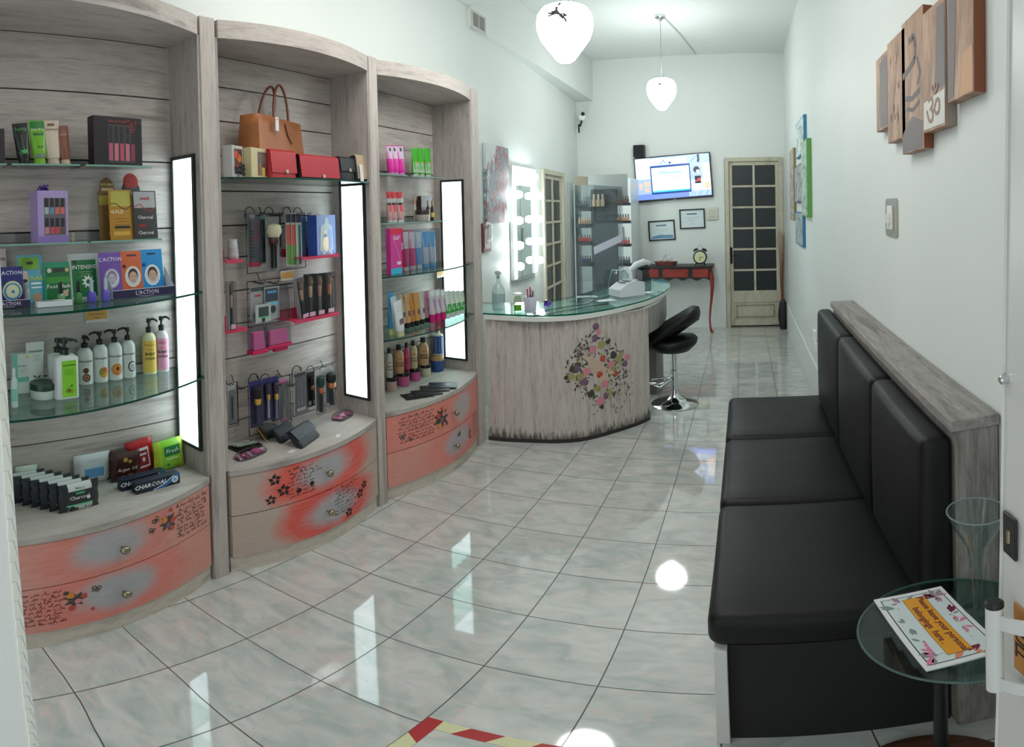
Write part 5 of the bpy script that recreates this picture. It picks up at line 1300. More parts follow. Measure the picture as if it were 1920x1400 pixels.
mask('green and blue snail face mask sachet with a rounded shape', 30, 86, 478, 566, -1.90, ZS, (92, 166, 186), lambda F, w, h: (F.rect(-w*.38, w*.30, h*.70, h*.95, (126, 176, 62)), F.dot(-w*.1, h*.82, w*.2, (110, 160, 50)), F.rect(-w*.12, w*.1, h*.80, h*.86, (50, 60, 50), .0006), F.shape([(-w*.45, h*.3), (-w*.05, h*.1), (-w*.1, h*.66), (-w*.34, h*.68)], (206, 190, 184)), F.dot(-w*.2, h*.46, w*.06, (50, 50, 60), .0006, 1.5), F.text('SNAIL', w*.18, h*.50, w*.2, (206, 214, 90)), F.rect(0, w*.36, h*.38, h*.42, (226, 236, 240)), F.rect(0, w*.36, h*.30, h*.33, (226, 236, 240)), F.dot(w*.2, h*.10, w*.16, (176, 140, 120), .0006)), shape=lambda v: (.92 if v < .6 else .78 + .1*math.sin(v*9)), lean=.1)
mask('dark green foot mask sachet, left of the silver bordered one', 84, 136, 491, 562, -1.89, ZS, (38, 140, 106), lambda F, w, h: (F.rect(-w*.42, w*.42, h*.06, h*.86, (30, 104, 56)), F.rect(-w*.42, w*.42, h*.46, h*.62, (60, 140, 60), .0004), F.rect(-w*.16, w*.22, h*.74, h*.84, (50, 54, 54), .0005), F.dot(-w*.3, h*.79, w*.08, (206, 200, 190)), F.dot(w*.34, h*.79, w*.07, (206, 170, 130)), F.text('Foot Mask', 0, h*.38, w*.2, (220, 230, 220)), F.shape([(w*.1, h*.08), (w*.32, h*.12), (w*.36, h*.3), (w*.16, h*.26)], (200, 160, 150), .0006)), lean=.12)
mask('green sachet with a silver border and white splash, on the mask shelf', 131, 188, 475, 556, -1.89, ZS, (176, 182, 182), lambda F, w, h: (F.rect(-w*.40, w*.40, h*.05, h*.86, (28, 108, 58)), F.text('INTENSIVE', w*.0, h*.70, w*.17, (220, 226, 220)), F.lines(-w*.2, w*.3, h*.60, 3, h*.05, (170, 200, 176)), [F.leaf(w*.1, h*.38, a*.7, w*.22, F.mi((226, 232, 226)), .0006) for a in range(9)], F.dot(w*.1, h*.38, w*.07, (36, 110, 60), .0010), F.dot(-w*.3, h*.82, w*.06, (40, 60, 50), .0006)), lean=.12)
tray('white card tray with a dark violet lettered front, holding three face mask sachets', 212, 327, 540, 558, -1.80, ZS, "L'ACTION")
mask('violet face mask sachet, left one in the lettered tray', 189, 232, 473, 543, -1.85, ZS+.004, (108, 76, 158), lambda F, w, h: (F.text("L'ACTION", 0, h*.84, w*.22, (220, 214, 236)), face(F, 0, h*.42, w*.34, (160, 150, 190), (176, 172, 186), (120, 116, 130))), lean=.12)
mask('orange face mask sachet, middle one in the lettered tray', 228, 272, 470, 541, -1.85, ZS+.004, (196, 98, 62), lambda F, w, h: (F.rect(-w*.2, w*.2, h*.88, h*.92, (80, 50, 50)), F.dot(-w*.34, h*.66, w*.07, (60, 40, 50)), face(F, 0, h*.42, w*.34, (220, 210, 200))), lean=.12)
mask('bright blue face mask sachet, right one in the lettered tray', 265, 308, 467, 538, -1.85, ZS+.004, (34, 138, 200), lambda F, w, h: (F.rect(-w*.16, w*.2, h*.88, h*.92, (30, 50, 80)), F.dot(-w*.34, h*.66, w*.07, (30, 60, 110)), face(F, 0, h*.42, w*.34, (214, 224, 230))), lean=.12)
for (x0, x1, pt, pb, X, c, cp, lab) in ((107, 121, 529, 566, -1.815, (96, 140, 100), BK, 'pale green nail polish with a black cap, leftmost of four on the mask shelf'), (140, 153, 527, 563, -1.81, (60, 116, 60), (20, 20, 22), 'dark green nail polish with a black cap, second of four on the mask shelf'),
                                (164, 179, 524, 563, -1.81, (84, 74, 170), (176, 178, 200), 'violet nail polish with a pale cap, third of four on the mask shelf'), (191, 205, 521, 560, -1.81, (96, 84, 176), (186, 190, 206), 'violet nail polish with a pale cap, rightmost, beside the lettered tray')):
    y, w, h = fit(x0, x1, pt, pb, X, ZS); polish(lab, X, y, ZS, w, h, c, cp)
y, w, h = fit(70, 136, 557, 576, -1.775, ZS)
wc = thing('nail_clipper_box', 'small white box with a metal nail tool on it, on the mask shelf', 'box', (-1.785, y, ZS), rz=0)
MB().box(-.012, .012, -w/2, w/2, 0, h*.55).build('box_body', mat('white_cardboard', (206, 212, 218), .5), wc, bevel=.001); MB().rod([(.0, -w*.3, h*.62), (.004, 0, h*.64), (0, w*.3, h*.62)], .002, 6).build('nail_tool', STEEL, wc)

# lotion shelf
ZL = 1.007
y, w, h = fit(22, 52, 662, 725, -1.955, ZL); carton('mint and white carton at the left end of the lotion shelf', -1.955, y, ZL, w, h, .03, (214, 222, 218), lambda F, w, h: (F.rect(-w/2, -w*.2, 0, h, (126, 196, 178)), F.rect(-w/2, w/2, h*.30, h*.42, (126, 196, 178), .0003), F.text('FLUIDE', w*.08, h*.7, w*.16, (90, 130, 120)), F.lines(-w*.1, w*.3, h*.6, 2, h*.05, (120, 150, 140)), F.dot(w*.4, h*.92, w*.1, (220, 190, 110))), name='product_box')
y, w, h = fit(49, 83, 641, 722, -1.945, ZL); tube('white squeeze tube with green olives, left of the olive pump bottles', -1.945, y, ZL, w, h, (214, 218, 214), (206, 212, 208), lambda F, w, h, c: (F.text('naturalium', 0, h*.83, w*.19, (60, 80, 60), shear=.35), F.lines(-w*.2, w*.2, h*.74, 3, h*.04, (120, 150, 110)), F.dot(-w*.08, h*.24, w*.12, (120, 150, 70)), F.dot(w*.12, h*.22, w*.12, (140, 166, 80)), F.leaf(0, h*.3, .6, w*.28, F.mi((70, 110, 60)), .0006), F.leaf(0, h*.3, 2.4, w*.28, F.mi((70, 110, 60)), .0006)), caph=.08)
y, w, h = fit(20, 33, 690, 746, -1.80, ZL); bottle('small pale bottle half hidden by the door jamb, on the lotion shelf', -1.80, y, ZL, w/2, h, (190, 206, 202), (206, 214, 212), lambda F, r, h: F.rect(-r, r, h*.2, h*.6, (130, 190, 170), 0, 4))
X, y, w, h = fitb(56, 105, 716, 749, ZL, .05); jar('low white jar with a dark green lid at the front of the lotion shelf', X, y, ZL, w/2, h, (206, 214, 206), (28, 66, 46), lambda F, r, h: F.lines(-r*.6, r*.6, h*.6, 2, .005, (150, 170, 150)))
def art_olive(F, r, h): F.rect(-r*.52, r*.72, h*.05, h*.88, (134, 204, 56)); F.text('naturalium', r*.1, h*.78, r*.26, (50, 80, 30), shear=.3); F.lines(-r*.4, r*.6, h*.68, 4, .006, (70, 110, 40)); F.dot(r*.0, h*.2, r*.2, (110, 130, 40)); F.dot(r*.3, h*.18, r*.2, (150, 160, 50)); F.leaf(r*.1, h*.28, .5, r*.4, F.mi((60, 120, 40)), .0006)
y, w, h = fit(96, 126, 633, 718, -1.90, ZL); pump('white square pump bottle hidden behind the green labelled one', -1.91, y, ZL, w*.62, h, (216, 218, 216), (26, 44, 34), square=True, ang=1.3)
y, w, h = fit(102, 143, 634, 726, -1.835, ZL); pump('white square pump bottle with a lime green olive label', -1.84, y, ZL, w*.54, h*1.0, (216, 218, 216), (26, 44, 34), art_olive, square=True, ang=1.3, hz_=.045)
def art_nat(img):
    def a(F, r, h):
        F.text('naturalium', 0, h*.66, r*.42, (50, 50, 50), shear=.4); F.lines(-r*.4, r*.4, h*.58, 3, .004, (90, 90, 90), .0009); img(F, r, h)
    return a
def nut(F, r, h): F.dot(0, h*.40, r*.36, (110, 62, 40)); F.line([(0, h*.32), (0, h*.48)], .002, (70, 36, 24)); F.dot(r*.05, h*.2, r*.52, (96, 60, 46), .0003, .95); [F.dot(r*(.05 + .25*math.cos(k)), h*.2 + r*.25*math.sin(k), r*.13, (170, 120, 90), .0006) for k in range(6)]
def mango(F, r, h): F.dot(r*.35, h*.28, r*.70, (214, 146, 44), .0003, .9); F.dot(r*.05, h*.30, r*.42, (130, 150, 60), .0005, .7); F.dot(r*.5, h*.34, r*.36, (206, 84, 50), .0007, .7)
def peach(F, r, h): F.dot(r*.15, h*.30, r*.80, (208, 130, 60), .0003, .95); F.dot(r*.2, h*.32, r*.5, (216, 152, 70), .0005); F.dot(r*.25, h*.32, r*.3, (120, 40, 34), .0007, .7)
def coco(F, r, h): F.dot(r*.45, h*.32, r*.78, (70, 66, 66), .0003, .8); F.dot(r*.5, h*.32, r*.62, (214, 216, 216), .0005, .8); F.dot(r*.52, h*.30, r*.42, (176, 180, 184), .0007, .8)
for x0, x1, pt, pb, im, ang, lab in ((143, 175, 627, 716, nut, -.0, 'white pump bottle with a walnut picture, leftmost of the four fruit lotions'), (172, 203, 620, 712, mango, -1.9, 'white pump bottle with a mango picture, second of the four fruit lotions'),
                                (200, 230, 616, 707, peach, -1.9, 'white pump bottle with a peach picture, third of the four fruit lotions'), (226, 254, 612, 702, coco, -1.9, 'white pump bottle with a coconut picture, rightmost of the four fruit lotions')):
    X, y, w, h = fitb(x0, x1, pt, pb, ZL); pump(lab, X, y, ZL, w*.47, h, (218, 220, 218), BK, art_nat(im), ang=ang, hz_=.04)
def art_body(c1, c2, w1):
    def a(F, r, h):
        F.rect(-r*1.2, r*1.2, h*.06, h*.82, c1, 0, 8); F.text(w1, 0, h*.72, r*.44, c2, sx=.9); F.text('FEETS', 0, h*.60, r*.36, (226, 120, 90), l=.0009); F.text('BODY', 0, h*.50, r*.58, (40, 36, 36), bold=.03, sx=.85); F.text('LOTION', 0, h*.39, r*.48, sx=.8, col=(40, 36, 36), bold=.03); F.lines(-r*.5, r*.5, h*.14, 2, .004, (120, 100, 60))
    return a
for x0, x1, pt, pb, c0, c1, c2, wd_, lab in ((266, 293, 595, 693, (220, 214, 176), (222, 190, 84), (206, 120, 50), 'MANGO', 'yellow mango body lotion pump bottle, beside the pink one'), (290, 316, 591, 690, (214, 200, 206), (214, 150, 180), (196, 60, 110), 'SWEET', 'pink body lotion pump bottle next to the light panel')):
    X, y, w, h = fitb(x0, x1, pt, pb, ZL); pump(lab, X, y, ZL, w*.48, h, c0, BK, art_body(c1, c2, wd_), ang=.9, hz_=.035)

# counter of the nearest cabinet
def wp(label, px0, px1, pt, pb, X, col, art, d=.045, **k):
    d = .032; X = max(hz((px0+px1)/2, pb, ZT).x - d*.35, XB + d/2 + .002 + (.034 if 'in front' in label else 0))
    y, w, h = fit(px0, px1, pt, pb, X, ZT); return wipes(label, X, y, ZT, w, h*.93, d, col, art, **k)
wp('white and green wipes pack at the left end of the counter, beside the door jamb', 30, 70, 868, 928, -1.80, (204, 212, 200), lambda F, w, h: (F.rect(-w*.3, w*.3, h*.3, h*.62, (100, 180, 90)), F.rect(-w*.3, w*.3, h*.18, h*.28, (110, 180, 200)), F.lines(-w*.2, w*.2, h*.8, 2, .008, (80, 150, 80))), edge=(196, 214, 196))
def art_char(F, w, h):
    F.rect(-w*.36, w*.30, h*.28, h*.76, (40, 44, 46)); F.text('Charcoal', -w*.03, h*.52, w*.14, (224, 226, 226)); F.rect(-w*.12, w*.1, h*.64, h*.71, (60, 170, 120), .0005); F.rect(-w*.36, w*.30, h*.24, h*.29, (80, 190, 140), .0006)
    F.dot(-w*.22, h*.13, w*.08, (30, 30, 32)); F.dot(-w*.1, h*.10, w*.05, (50, 50, 52)); F.dot(w*.12, h*.14, w*.025, (60, 60, 60)); F.dot(w*.22, h*.12, w*.02, (60, 60, 60)); F.dot(w*.2, h*.46, w*.05, (200, 210, 210), .0007); F.dot(-w*.1, h*.86, w*.02, (60, 60, 60)); F.text('wipes', 0, h*.86, w*.09, (60, 150, 110))
pos = [(-1.715, .675)]
for k in range(7):
    X = -1.800 - k*.0265; y = .722 - k*.024
    lab = 'charcoal wipes pack standing foremost in the row of black and white packs' if k == 0 else 'charcoal wipes pack, %s from the front of the black and white row' % ('second', 'third', 'fourth', 'fifth', 'sixth', 'seventh')[k-1]
    grp = 'row of charcoal wipes packs on the nearest counter'
    if k == 0: ck0 = wipes(lab, X, y, ZT, .152, .120, .028, (196, 202, 202), art_char, grp, rz=.10, edge=(34, 40, 46))
    else:
        c_ = copy_tree(ck0); c_.location = (X, y, ZT); c_['label'] = lab
wp('white and blue wipes pack behind the charcoal row', 138, 206, 845, 897, -1.83, (206, 210, 212), lambda F, w, h: (F.rect(-w*.25, w*.28, h*.25, h*.55, (90, 150, 200)), F.rect(-w*.25, w*.28, h*.55, h*.68, (190, 210, 220)), F.lines(-w*.2, w*.3, h*.84, 2, .008, (150, 170, 180))))
wp('dark brown wipes pack at the back, mostly behind the other brown one', 200, 248, 838, 892, -1.90, (58, 30, 26), lambda F, w, h: F.dot(0, h*.6, w*.2, (120, 84, 40)))
wp('dark brown argan oil wipes pack in front of the red pack', 207, 262, 843, 893, -1.83, (58, 28, 26), lambda F, w, h: (F.text('Argan Oil', 0, h*.44, w*.17, (214, 200, 176), shear=.2), F.dot(-w*.05, h*.78, w*.08, (170, 140, 60)), F.dot(w*.1, h*.7, w*.06, (170, 140, 60)), F.dot(w*.1, h*.16, w*.12, (150, 84, 30)), F.dot(-w*.15, h*.14, w*.1, (176, 110, 40))))
wp('red wipes pack with a white resealable lid between the brown and the green packs', 240, 291, 817, 874, -1.90, (172, 30, 36), lambda F, w, h: (F.rect(-w*.16, w*.28, h*.18, h*.78, (226, 220, 220)), F.rect(-w*.11, w*.23, h*.24, h*.70, (150, 36, 48), .0006), F.text('8', w*.06, h*.42, w*.24, (230, 226, 226), bold=.03, l=.0012), F.rect(-w*.06, w*.18, h*.56, h*.62, (226, 220, 220), .0009)), rx=.12)
def art_green(F, w, h): F.rect(-w*.2, w*.34, h*.5, h*.82, (30, 110, 60)); F.text('Fresh', w*.06, h*.66, w*.2, (190, 220, 190), shear=.2); F.text('teatree', w*.06, h*.42, w*.15, (240, 240, 200)); F.line([(-w*.4, h*.16), (w*.3, h*.10)], .003, (120, 70, 30)); F.dot(-w*.1, h*.22, w*.04, (40, 90, 30))
wp('lime green wipes pack at the back right, behind its twin', 284, 334, 820, 866, -1.955, (118, 180, 40), art_green, rx=.06)
wp('lime green wipes pack in front, nearest the light panel', 290, 344, 818, 868, -1.90, (124, 188, 44), art_green, edge=(176, 200, 60), rx=.06)
def art_tooth(F, w, h):
    F.rect(-w/2, w/2, 0, h, (24, 34, 52)); F.shape([(-w*.1, 0), (w*.12, 0), (w*.5, h*.7), (w*.5, h), (w*.4, h)], (56, 110, 160), .0004); F.line([(-w*.12, h*.06), (w*.1, h*.3), (w*.36, h*.92)], .004, (190, 214, 230), .0007)
    F.text('CHARCOAL', -w*.18, h*.58, h*.52, (232, 236, 240), shear=.2, bold=.02); F.dot(w*.38, h*.5, h*.30, (210, 224, 232), .0009); F.dot(w*.38, h*.5, h*.16, (120, 170, 206), .0011); F.dot(w*.08, h*.66, h*.14, (60, 70, 170), .0009)
e0, e1 = hz(256, 928, ZT), hz(338, 905, ZT); dr = (e1 - e0); L0 = dr.length; rz0 = math.atan2(-dr.x, dr.y); nn = Vector((-dr.y, dr.x, 0)).normalized()
for k, lab in enumerate(('dark blue charcoal toothpaste box lying in front of its twin', 'dark blue charcoal toothpaste box, the rear one of two')):
    c0 = (e0 + e1)/2 + nn*(.020 + .052*k) + dr.normalized()*(-.030*k)
    carton(lab, c0.x, c0.y, ZT, L0, .050, .036, (24, 34, 52), art_tooth, name='toothpaste_box', rz=rz0)
# price notes
def note(label, px0, px1, pt, pb, X, lean=0):
    y, w, h = fit(px0, px1, pt, pb, X, 0); z = hx((px0+px1)/2, pb, X).z
    t = thing('shelf_note', label, 'note', (X, y, z))
    MB().box(0, .001, -w/2, w/2, 0, h).build('note_card', mat('white_card', (206, 204, 204), .5), t)
    F = Front(flat(.0014)); F.rect(-w*.47, w*.47, h*.18, h*.86, (206, 156, 84))
    for k, s in enumerate(('No testers', 'Please ask for assistance', 'thanks')): F.text(s, 0, h*(.73 - k*.21), h*.13, (120, 66, 40), sx=.8)
    F.done(t); return t
note('small orange lettered note below the mask shelf of the nearest cabinet', 160, 202, 574, 604, XB+.002)
# ================================================================== middle cabinet
Z2 = 1.80
# handbag
y, w, h = fit(452, 578, 222, 300, -1.90, Z2)
hb = thing('handbag', 'tan leather tote handbag with looped handles and a white tag on the middle cabinet', 'handbag', (-1.915, y-.012, Z2), rz=.30)
TAN_L = newmat('tan_leather', .5); TLm, tt = TAN_L
tt.link(tt.ramp(tt.noise(tt.coords(), 6, 3), [(.3, (142, 84, 46)), (.7, (166, 104, 60))]), tt.b.inputs['Base Color']); tt.bump(tt.noise(tt.coords(), 220, 2), .15, .0005)
hw_ = w/2*1.0; bhh = .285
rings = []
for k in range(7):
    q = k/6; hw2 = hw_*(1.04 - .10*q); d = .066*(1-q) + .046*q
    rings.append([(d*c, hw2*s_, bhh*q) for c, s_ in ((-1, -.98), (-.3, -1), (.3, -1), (1, -.98), (1.02, -.5), (1.02, .5), (1, .98), (.3, 1), (-.3, 1), (-1, .98), (-1.02, .5), (-1.02, -.5))])
bag = MB().loft(rings, cap1=False).build('bag_body', TLm, hb, smooth=50)
sf = bag.modifiers.new('leather_thickness', 'SOLIDIFY'); sf.thickness = .003
DKL = mat('dark_leather_strap', (112, 58, 34), .45)
for sx in (1, -1):
    pts = [];
    for k in range(15):
        a = PI*k/14; pts.append((sx*.044*(1-.5*math.sin(a)), -.068*math.cos(a) + .030*math.sin(a) + .01, bhh - .03 + .200*math.sin(a)**.8))
    MB().rod(pts, .0062, 8).build('bag_handle', DKL, hb, smooth=60)
MB().rod([(.052, .03, bhh-.02), (.056, .045, bhh-.07), (.062, .075, bhh-.11)], .0035, 6).build('bag_strap', DKL, hb)
tg = MB().box(.0, .001, -.014, .014, -.062, 0).build('price_tag', mat('white_tag', (214, 214, 218), .5), hb, loc=(.070, -.075, bhh-.005)); MB().lathe([(0, 0), (.004, 0), (.004, .001), (0, .001)], 8).build('tag_eyelet', BLACK, tg, loc=(.001, 0, -.01), rot=(0, PI/2, 0))
MB().rod([(0, -.045, bhh+.01), (.01, -.03, bhh+.03), (.015, -.02, bhh), (.02, -.03, bhh-.025)], .0022, 6).build('bag_clasp', mat('dull_brass', (150, 140, 110), .35, .8), hb)

def bx2(label, px0, px1, pt, pb, X, col, art=None, d=.05, rz=0, z=Z2, name='product_box', cat='box'):
    y, w, h = fit(px0, px1, pt, pb, X, z); return carton(label, X, y, z, w, h, d, col, art, name=name, rz=rz, cat=cat)
def art_win(F, w, h):
    F.rect(-w*.3, w*.4, h*.1, h*.9, (70, 50, 50)); 
    for u, z, r, c in ((-.1, .7, .2, (196, 60, 50)), (.15, .6, .2, (206, 110, 50)), (0, .35, .2, (120, 50, 60)), (.2, .25, .18, (60, 120, 80)), (-.15, .2, .14, (50, 70, 110))): F.dot(u*w, z*h, r*w, c, .0006)
bx2('small grey box with a colourful window, leftmost on the handbag shelf', 420, 451, 274, 330, -1.80, (176, 172, 168), art_win, rz=.35)
bx2('cream box with a window onto brown bottles, second on the handbag shelf', 455, 499, 279, 331, -1.80, (196, 184, 140), lambda F, w, h: (F.rect(-w*.12, w*.42, h*.08, h*.88, (96, 78, 70)), F.rect(-w*.06, w*.38, h*.5, h*.8, (110, 96, 92), .0006), F.rect(w*.12, w*.3, h*.08, h*.36, (206, 184, 90), .0008), F.rect(-w*.05, w*.1, h*.08, h*.5, (150, 106, 76), .0006)), rz=.30)
bp = thing('dried_flower', 'tiny dark artificial flower between the grey box and the cream box', 'ornament', (-1.76, hx(455, 320, -1.76).y, Z2))
b = MB()
for k in range(7): b.lathe([(0, -.008), (.009, 0), (0, .009)], 6, (.006*math.cos(k*2.1), .010*math.sin(k*2.1), .010 + .006*k))
b.build('petals', mat('dark_plum_petals', (44, 26, 34), .6), bp)
def purse(label, px0, px1, pt, pb, X, col, clasp=True, dark=None, flap=.55, d=.05, rz=.05, z=Z2, name='purse', cat='purse', lean=.08):
    y, w, h = fit(px0, px1, pt, pb, X, z); t = thing(name, label, cat, (X, y, z), rz=rz, ry=-lean)
    m = mat('purse_leather', col, .4)
    MB().loft([superell(d*.5, w*.5, 0, p=.25), superell(d*.52, w*.5, h*.1, p=.25), superell(d*.42, w*.49, h*.9, p=.25), superell(d*.35, w*.48, h, p=.3)]).build('purse_body', mat('purse_edge', dark, .5) if dark else m, t, smooth=40)
    fl = MB().loft([[(d*.54+.003, -w*.49, h*(1-flap)), (d*.54+.003, w*.49, h*(1-flap)), (d*.54, w*.49, h*(1-flap)), (d*.54, -w*.49, h*(1-flap))], [(d*.46+.004, -w*.5, h*.95), (d*.46+.004, w*.5, h*.95), (d*.46, w*.5, h*.95), (d*.46, -w*.5, h*.95)], [(d*.3, -w*.5, h*1.03), (d*.3, w*.5, h*1.03), (d*.3, w*.5, h*1.01), (d*.3, -w*.5, h*1.01)], [(-d*.45, -w*.5, h*1.02), (-d*.45, w*.5, h*1.02), (-d*.45, w*.5, h*1.0), (-d*.45, -w*.5, h*1.0)]]).build('purse_flap', m, t)
    if clasp: MB().box(d*.54+.003, d*.54+.008, w*.02, w*.02+.016, h*(1-flap)-.002, h*(1-flap)+.014).build('clasp', mat('pale_metal_clasp', (190, 180, 170), .3, .7), t, bevel=.001)
    return t
purse('bright red upright purse with a pale square clasp on the handbag shelf', 500, 550, 283, 333, -1.79, (176, 32, 44), flap=.82)
MB_ = None
purse('wide red flap purse with black sides, in the middle of the handbag shelf', 555, 632, 293, 336, -1.79, (176, 30, 48), dark=(26, 22, 26), flap=.92, d=.045)
purse('small black purse with a metal tab, right of the wide red purse', 631, 660, 296, 335, -1.80, (22, 26, 38), flap=.6)
pz = purse('beige and black purse with a white price tag, rightmost beside the handbag', 662, 690, 293, 337, -1.80, (186, 164, 138), dark=(30, 26, 28), flap=.9)
MB().box(.036, .037, -.052, -.026, .0, .085).build('price_tag', mat('white_tag', (214, 214, 218), .5), pz)

# wire hanging racks
def rack(label, px0, px1, pt, pb, X=-1.985, hooks=(), r=.0026, arc=False, rails=2, deep=.0):
    a, b_ = hx(px0, (pt+pb)/2, X), hx(px1, (pt+pb)/2, X); zt, zb = hx((px0+px1)/2, pt, X).z, hx((px0+px1)/2, pb, X).z
    t = thing('wire_rack', label, 'wire rack', (X, (a.y+b_.y)/2, zb)); w = (b_.y-a.y)/2; h = zt-zb
    b = MB(); b.rod([(0, -w, 0), (0, w, 0), (0, w, h), (0, -w, h)], r, 6, closed=True)
    for k in range(rails): b.rod([(0, -w, h*(k+.5)/rails), (0, w, h*(k+.5)/rails)], r*.7, 6)
    b.rod([(0, -w*.5, h), (-.012, -w*.5, h+.03), (-.02, -w*.5, h+.03)], r*.8, 6).rod([(0, w*.5, h), (-.012, w*.5, h+.03), (-.02, w*.5, h+.03)], r*.8, 6)
    b.build('rack_frame', BLACKM, t)
    for yy, zz, L in hooks:
        o = (yy - (a.y+b_.y)/2, zz - zb)
        c = MB().rod([(0, o[0]-.008, o[1]), (L, o[0]-.008, o[1]-.006), (L+.01, o[0]-.008, o[1]+.008)], r*.75, 6).rod([(0, o[0]+.008, o[1]), (L, o[0]+.008, o[1]-.006), (L+.01, o[0]+.008, o[1]+.008)], r*.75, 6)
        if arc: c.rod([(0, o[0]-.03, o[1]-.01)] + [(.0, o[0]-.03*math.cos(PI*k/8), o[1]+.035*math.sin(PI*k/8)) for k in range(1, 8)] + [(0, o[0]+.03, o[1]-.01)], r*.8, 6)
        c.build('rack_hook', BLACKM, t)
    return t
Y2 = lambda px, X=-1.96, py=450: hx(px, py, X).y
Zat = lambda px, py, X: hx(px, py, X).z
rack('black wire rack below the handbag shelf, carrying files and tweezers', 462, 572, 400, 507, hooks=[(Y2(p), Zat(p, 402, -1.985), .075) for p in (476, 512, 545, 566)], arc=True)
rack('black wire rack in the middle rows, carrying cosmetic pouches', 464, 552, 523, 606, hooks=[(Y2(p, py=530), Zat(p, 527, -1.985), .06) for p in (482, 508)])
rack('black wire rack at the lower left of the middle cabinet, carrying a dark tool pack', 420, 446, 718, 800, hooks=[(Y2(437, py=720), Zat(437, 718, -1.985), .09)], rails=1)
rack('black wire rack with arched hooks carrying purple brush packs', 466, 545, 712, 806, hooks=[(Y2(p, py=712), Zat(p, 712, -1.985), .10) for p in (482, 503, 528)], arc=True)
rack('black wire rack near the light panel carrying black and copper brush packs', 548, 625, 694, 768, hooks=[(Y2(p, py=696), Zat(p, 696, -1.985), .10) for p in (562, 588, 612)], arc=True)

def blister(label, px0, px1, pt, pb, X, card, art=None, name='blister_pack', cat='blister pack', tip=None, group=None, bub=True, brush=None, tilt=0):
    """hanging pack: printed card, clear bubble, and a brush or tool inside"""
    y, w, h = fit(px0, px1, pt, pb, X, 0); z = Zat((px0+px1)/2, pb, X)
    t = thing(name, label, cat, (X, y, z), group, rx=tilt)
    MB().box(-.001, 0, -w/2, w/2, 0, h).build('pack_card', gloss(card, .4), t)
    if brush:
        bris, fer, hand, lw = brush
        b = MB(); r = w*.16*lw
        b.lathe([(0, h*.06), (r*.55, h*.07), (r*.5, h*.46), (r*.7, h*.5)], 10, (.010, 0, 0), 2, cap1=False); b.lathe([(r*.7, h*.5), (r*.85, h*.52), (r*.9, h*.62), (r*.8, h*.64)], 10, (.010, 0, 0), 1)
        b.lathe([(r*.85, h*.63), (r*1.3, h*.72), (r*1.15, h*.84), (0, h*.88)], 10, (.010, 0, 0), 0)
        b.build('brush', [gloss(bris, .7), gloss(fer, .25), gloss(hand, .3)], t, smooth=40)
    if art: F = Front(flat(.0006)); art(F, w, h); F.done(t)
    if bub: MB().box(0, .018, -w*.44, w*.44, h*.03, h*.90, taper=.003).build('clear_bubble', PLASTIC_BAG, t)
    return t
blister('black and pink file pack, leftmost on the upper wire rack', 465, 487, 398, 500, -1.93, (96, 100, 104), lambda F, w, h: (F.rect(-w/2, w/2, 0, h*.09, (170, 24, 60)), F.text('FILES', w*.18, h*.5, w*.3, (190, 40, 90)), [F.rect(-w*.35, w*.05, h*(.16+.06*k), h*(.19+.06*k), (30, 30, 34)) for k in range(9)], F.rect(w*.1, w*.35, h*.5, h*.86, (180, 40, 90)), F.rect(-w*.3, w*.1, h*.86, h*.96, (150, 154, 156))))
blister('pale blue tweezer pack, second on the upper wire rack', 486, 500, 402, 494, -1.94, (112, 130, 140), lambda F, w, h: (F.line([(0, h*.1), (w*.2, h*.5), (w*.05, h*.85)], .005, (60, 76, 92)), F.line([(-w*.2, h*.1), (-w*.1, h*.8)], .003, (190, 200, 206))))
blister('big pale powder brush with a long black handle on the upper wire rack', 498, 524, 406, 509, -1.90, (110, 110, 108), None, bub=False, brush=((208, 200, 172), (70, 40, 34), (22, 22, 24), 2.1))
blister('small black card pack behind the pale powder brush', 508, 527, 400, 463, -1.95, (26, 26, 30), lambda F, w, h: (F.rect(-w*.3, w*.35, h*.1, h*.2, (90, 94, 96)), F.rect(-w*.35, w*.35, h*.75, h*.9, (70, 74, 76))), bub=False)
for k, (x0, x1) in enumerate(((536, 547), (546, 557), (555, 566))):
    blister(['red and green nail file sleeve, left one of three', 'red and green nail file sleeve, middle one of three', 'dark green nail file sleeve, right one of three'][k], x0, x1, 399, 499, -1.93 + .004*k, (176, 176, 172), (lambda F, w, h: (F.rect(-w*.4, w*.4, h*.4, h*.78, (190, 84, 78)), F.rect(-w*.4, w*.4, h*.03, h*.4, (92, 140, 66)), F.rect(-w*.45, w*.45, h*.82, h*.98, (34, 30, 60)))) if k < 2 else (lambda F, w, h: (F.rect(-w*.1, w*.3, h*.04, h*.78, (50, 100, 84)), F.rect(-w*.45, w*.45, h*.82, h*.98, (34, 30, 60)))), bub=False, name='nail_file_pack', cat='nail file')
blister('narrow blue pack hanging beside the blue gift box', 564, 574, 404, 478, -1.95, (80, 116, 180), None, bub=False)
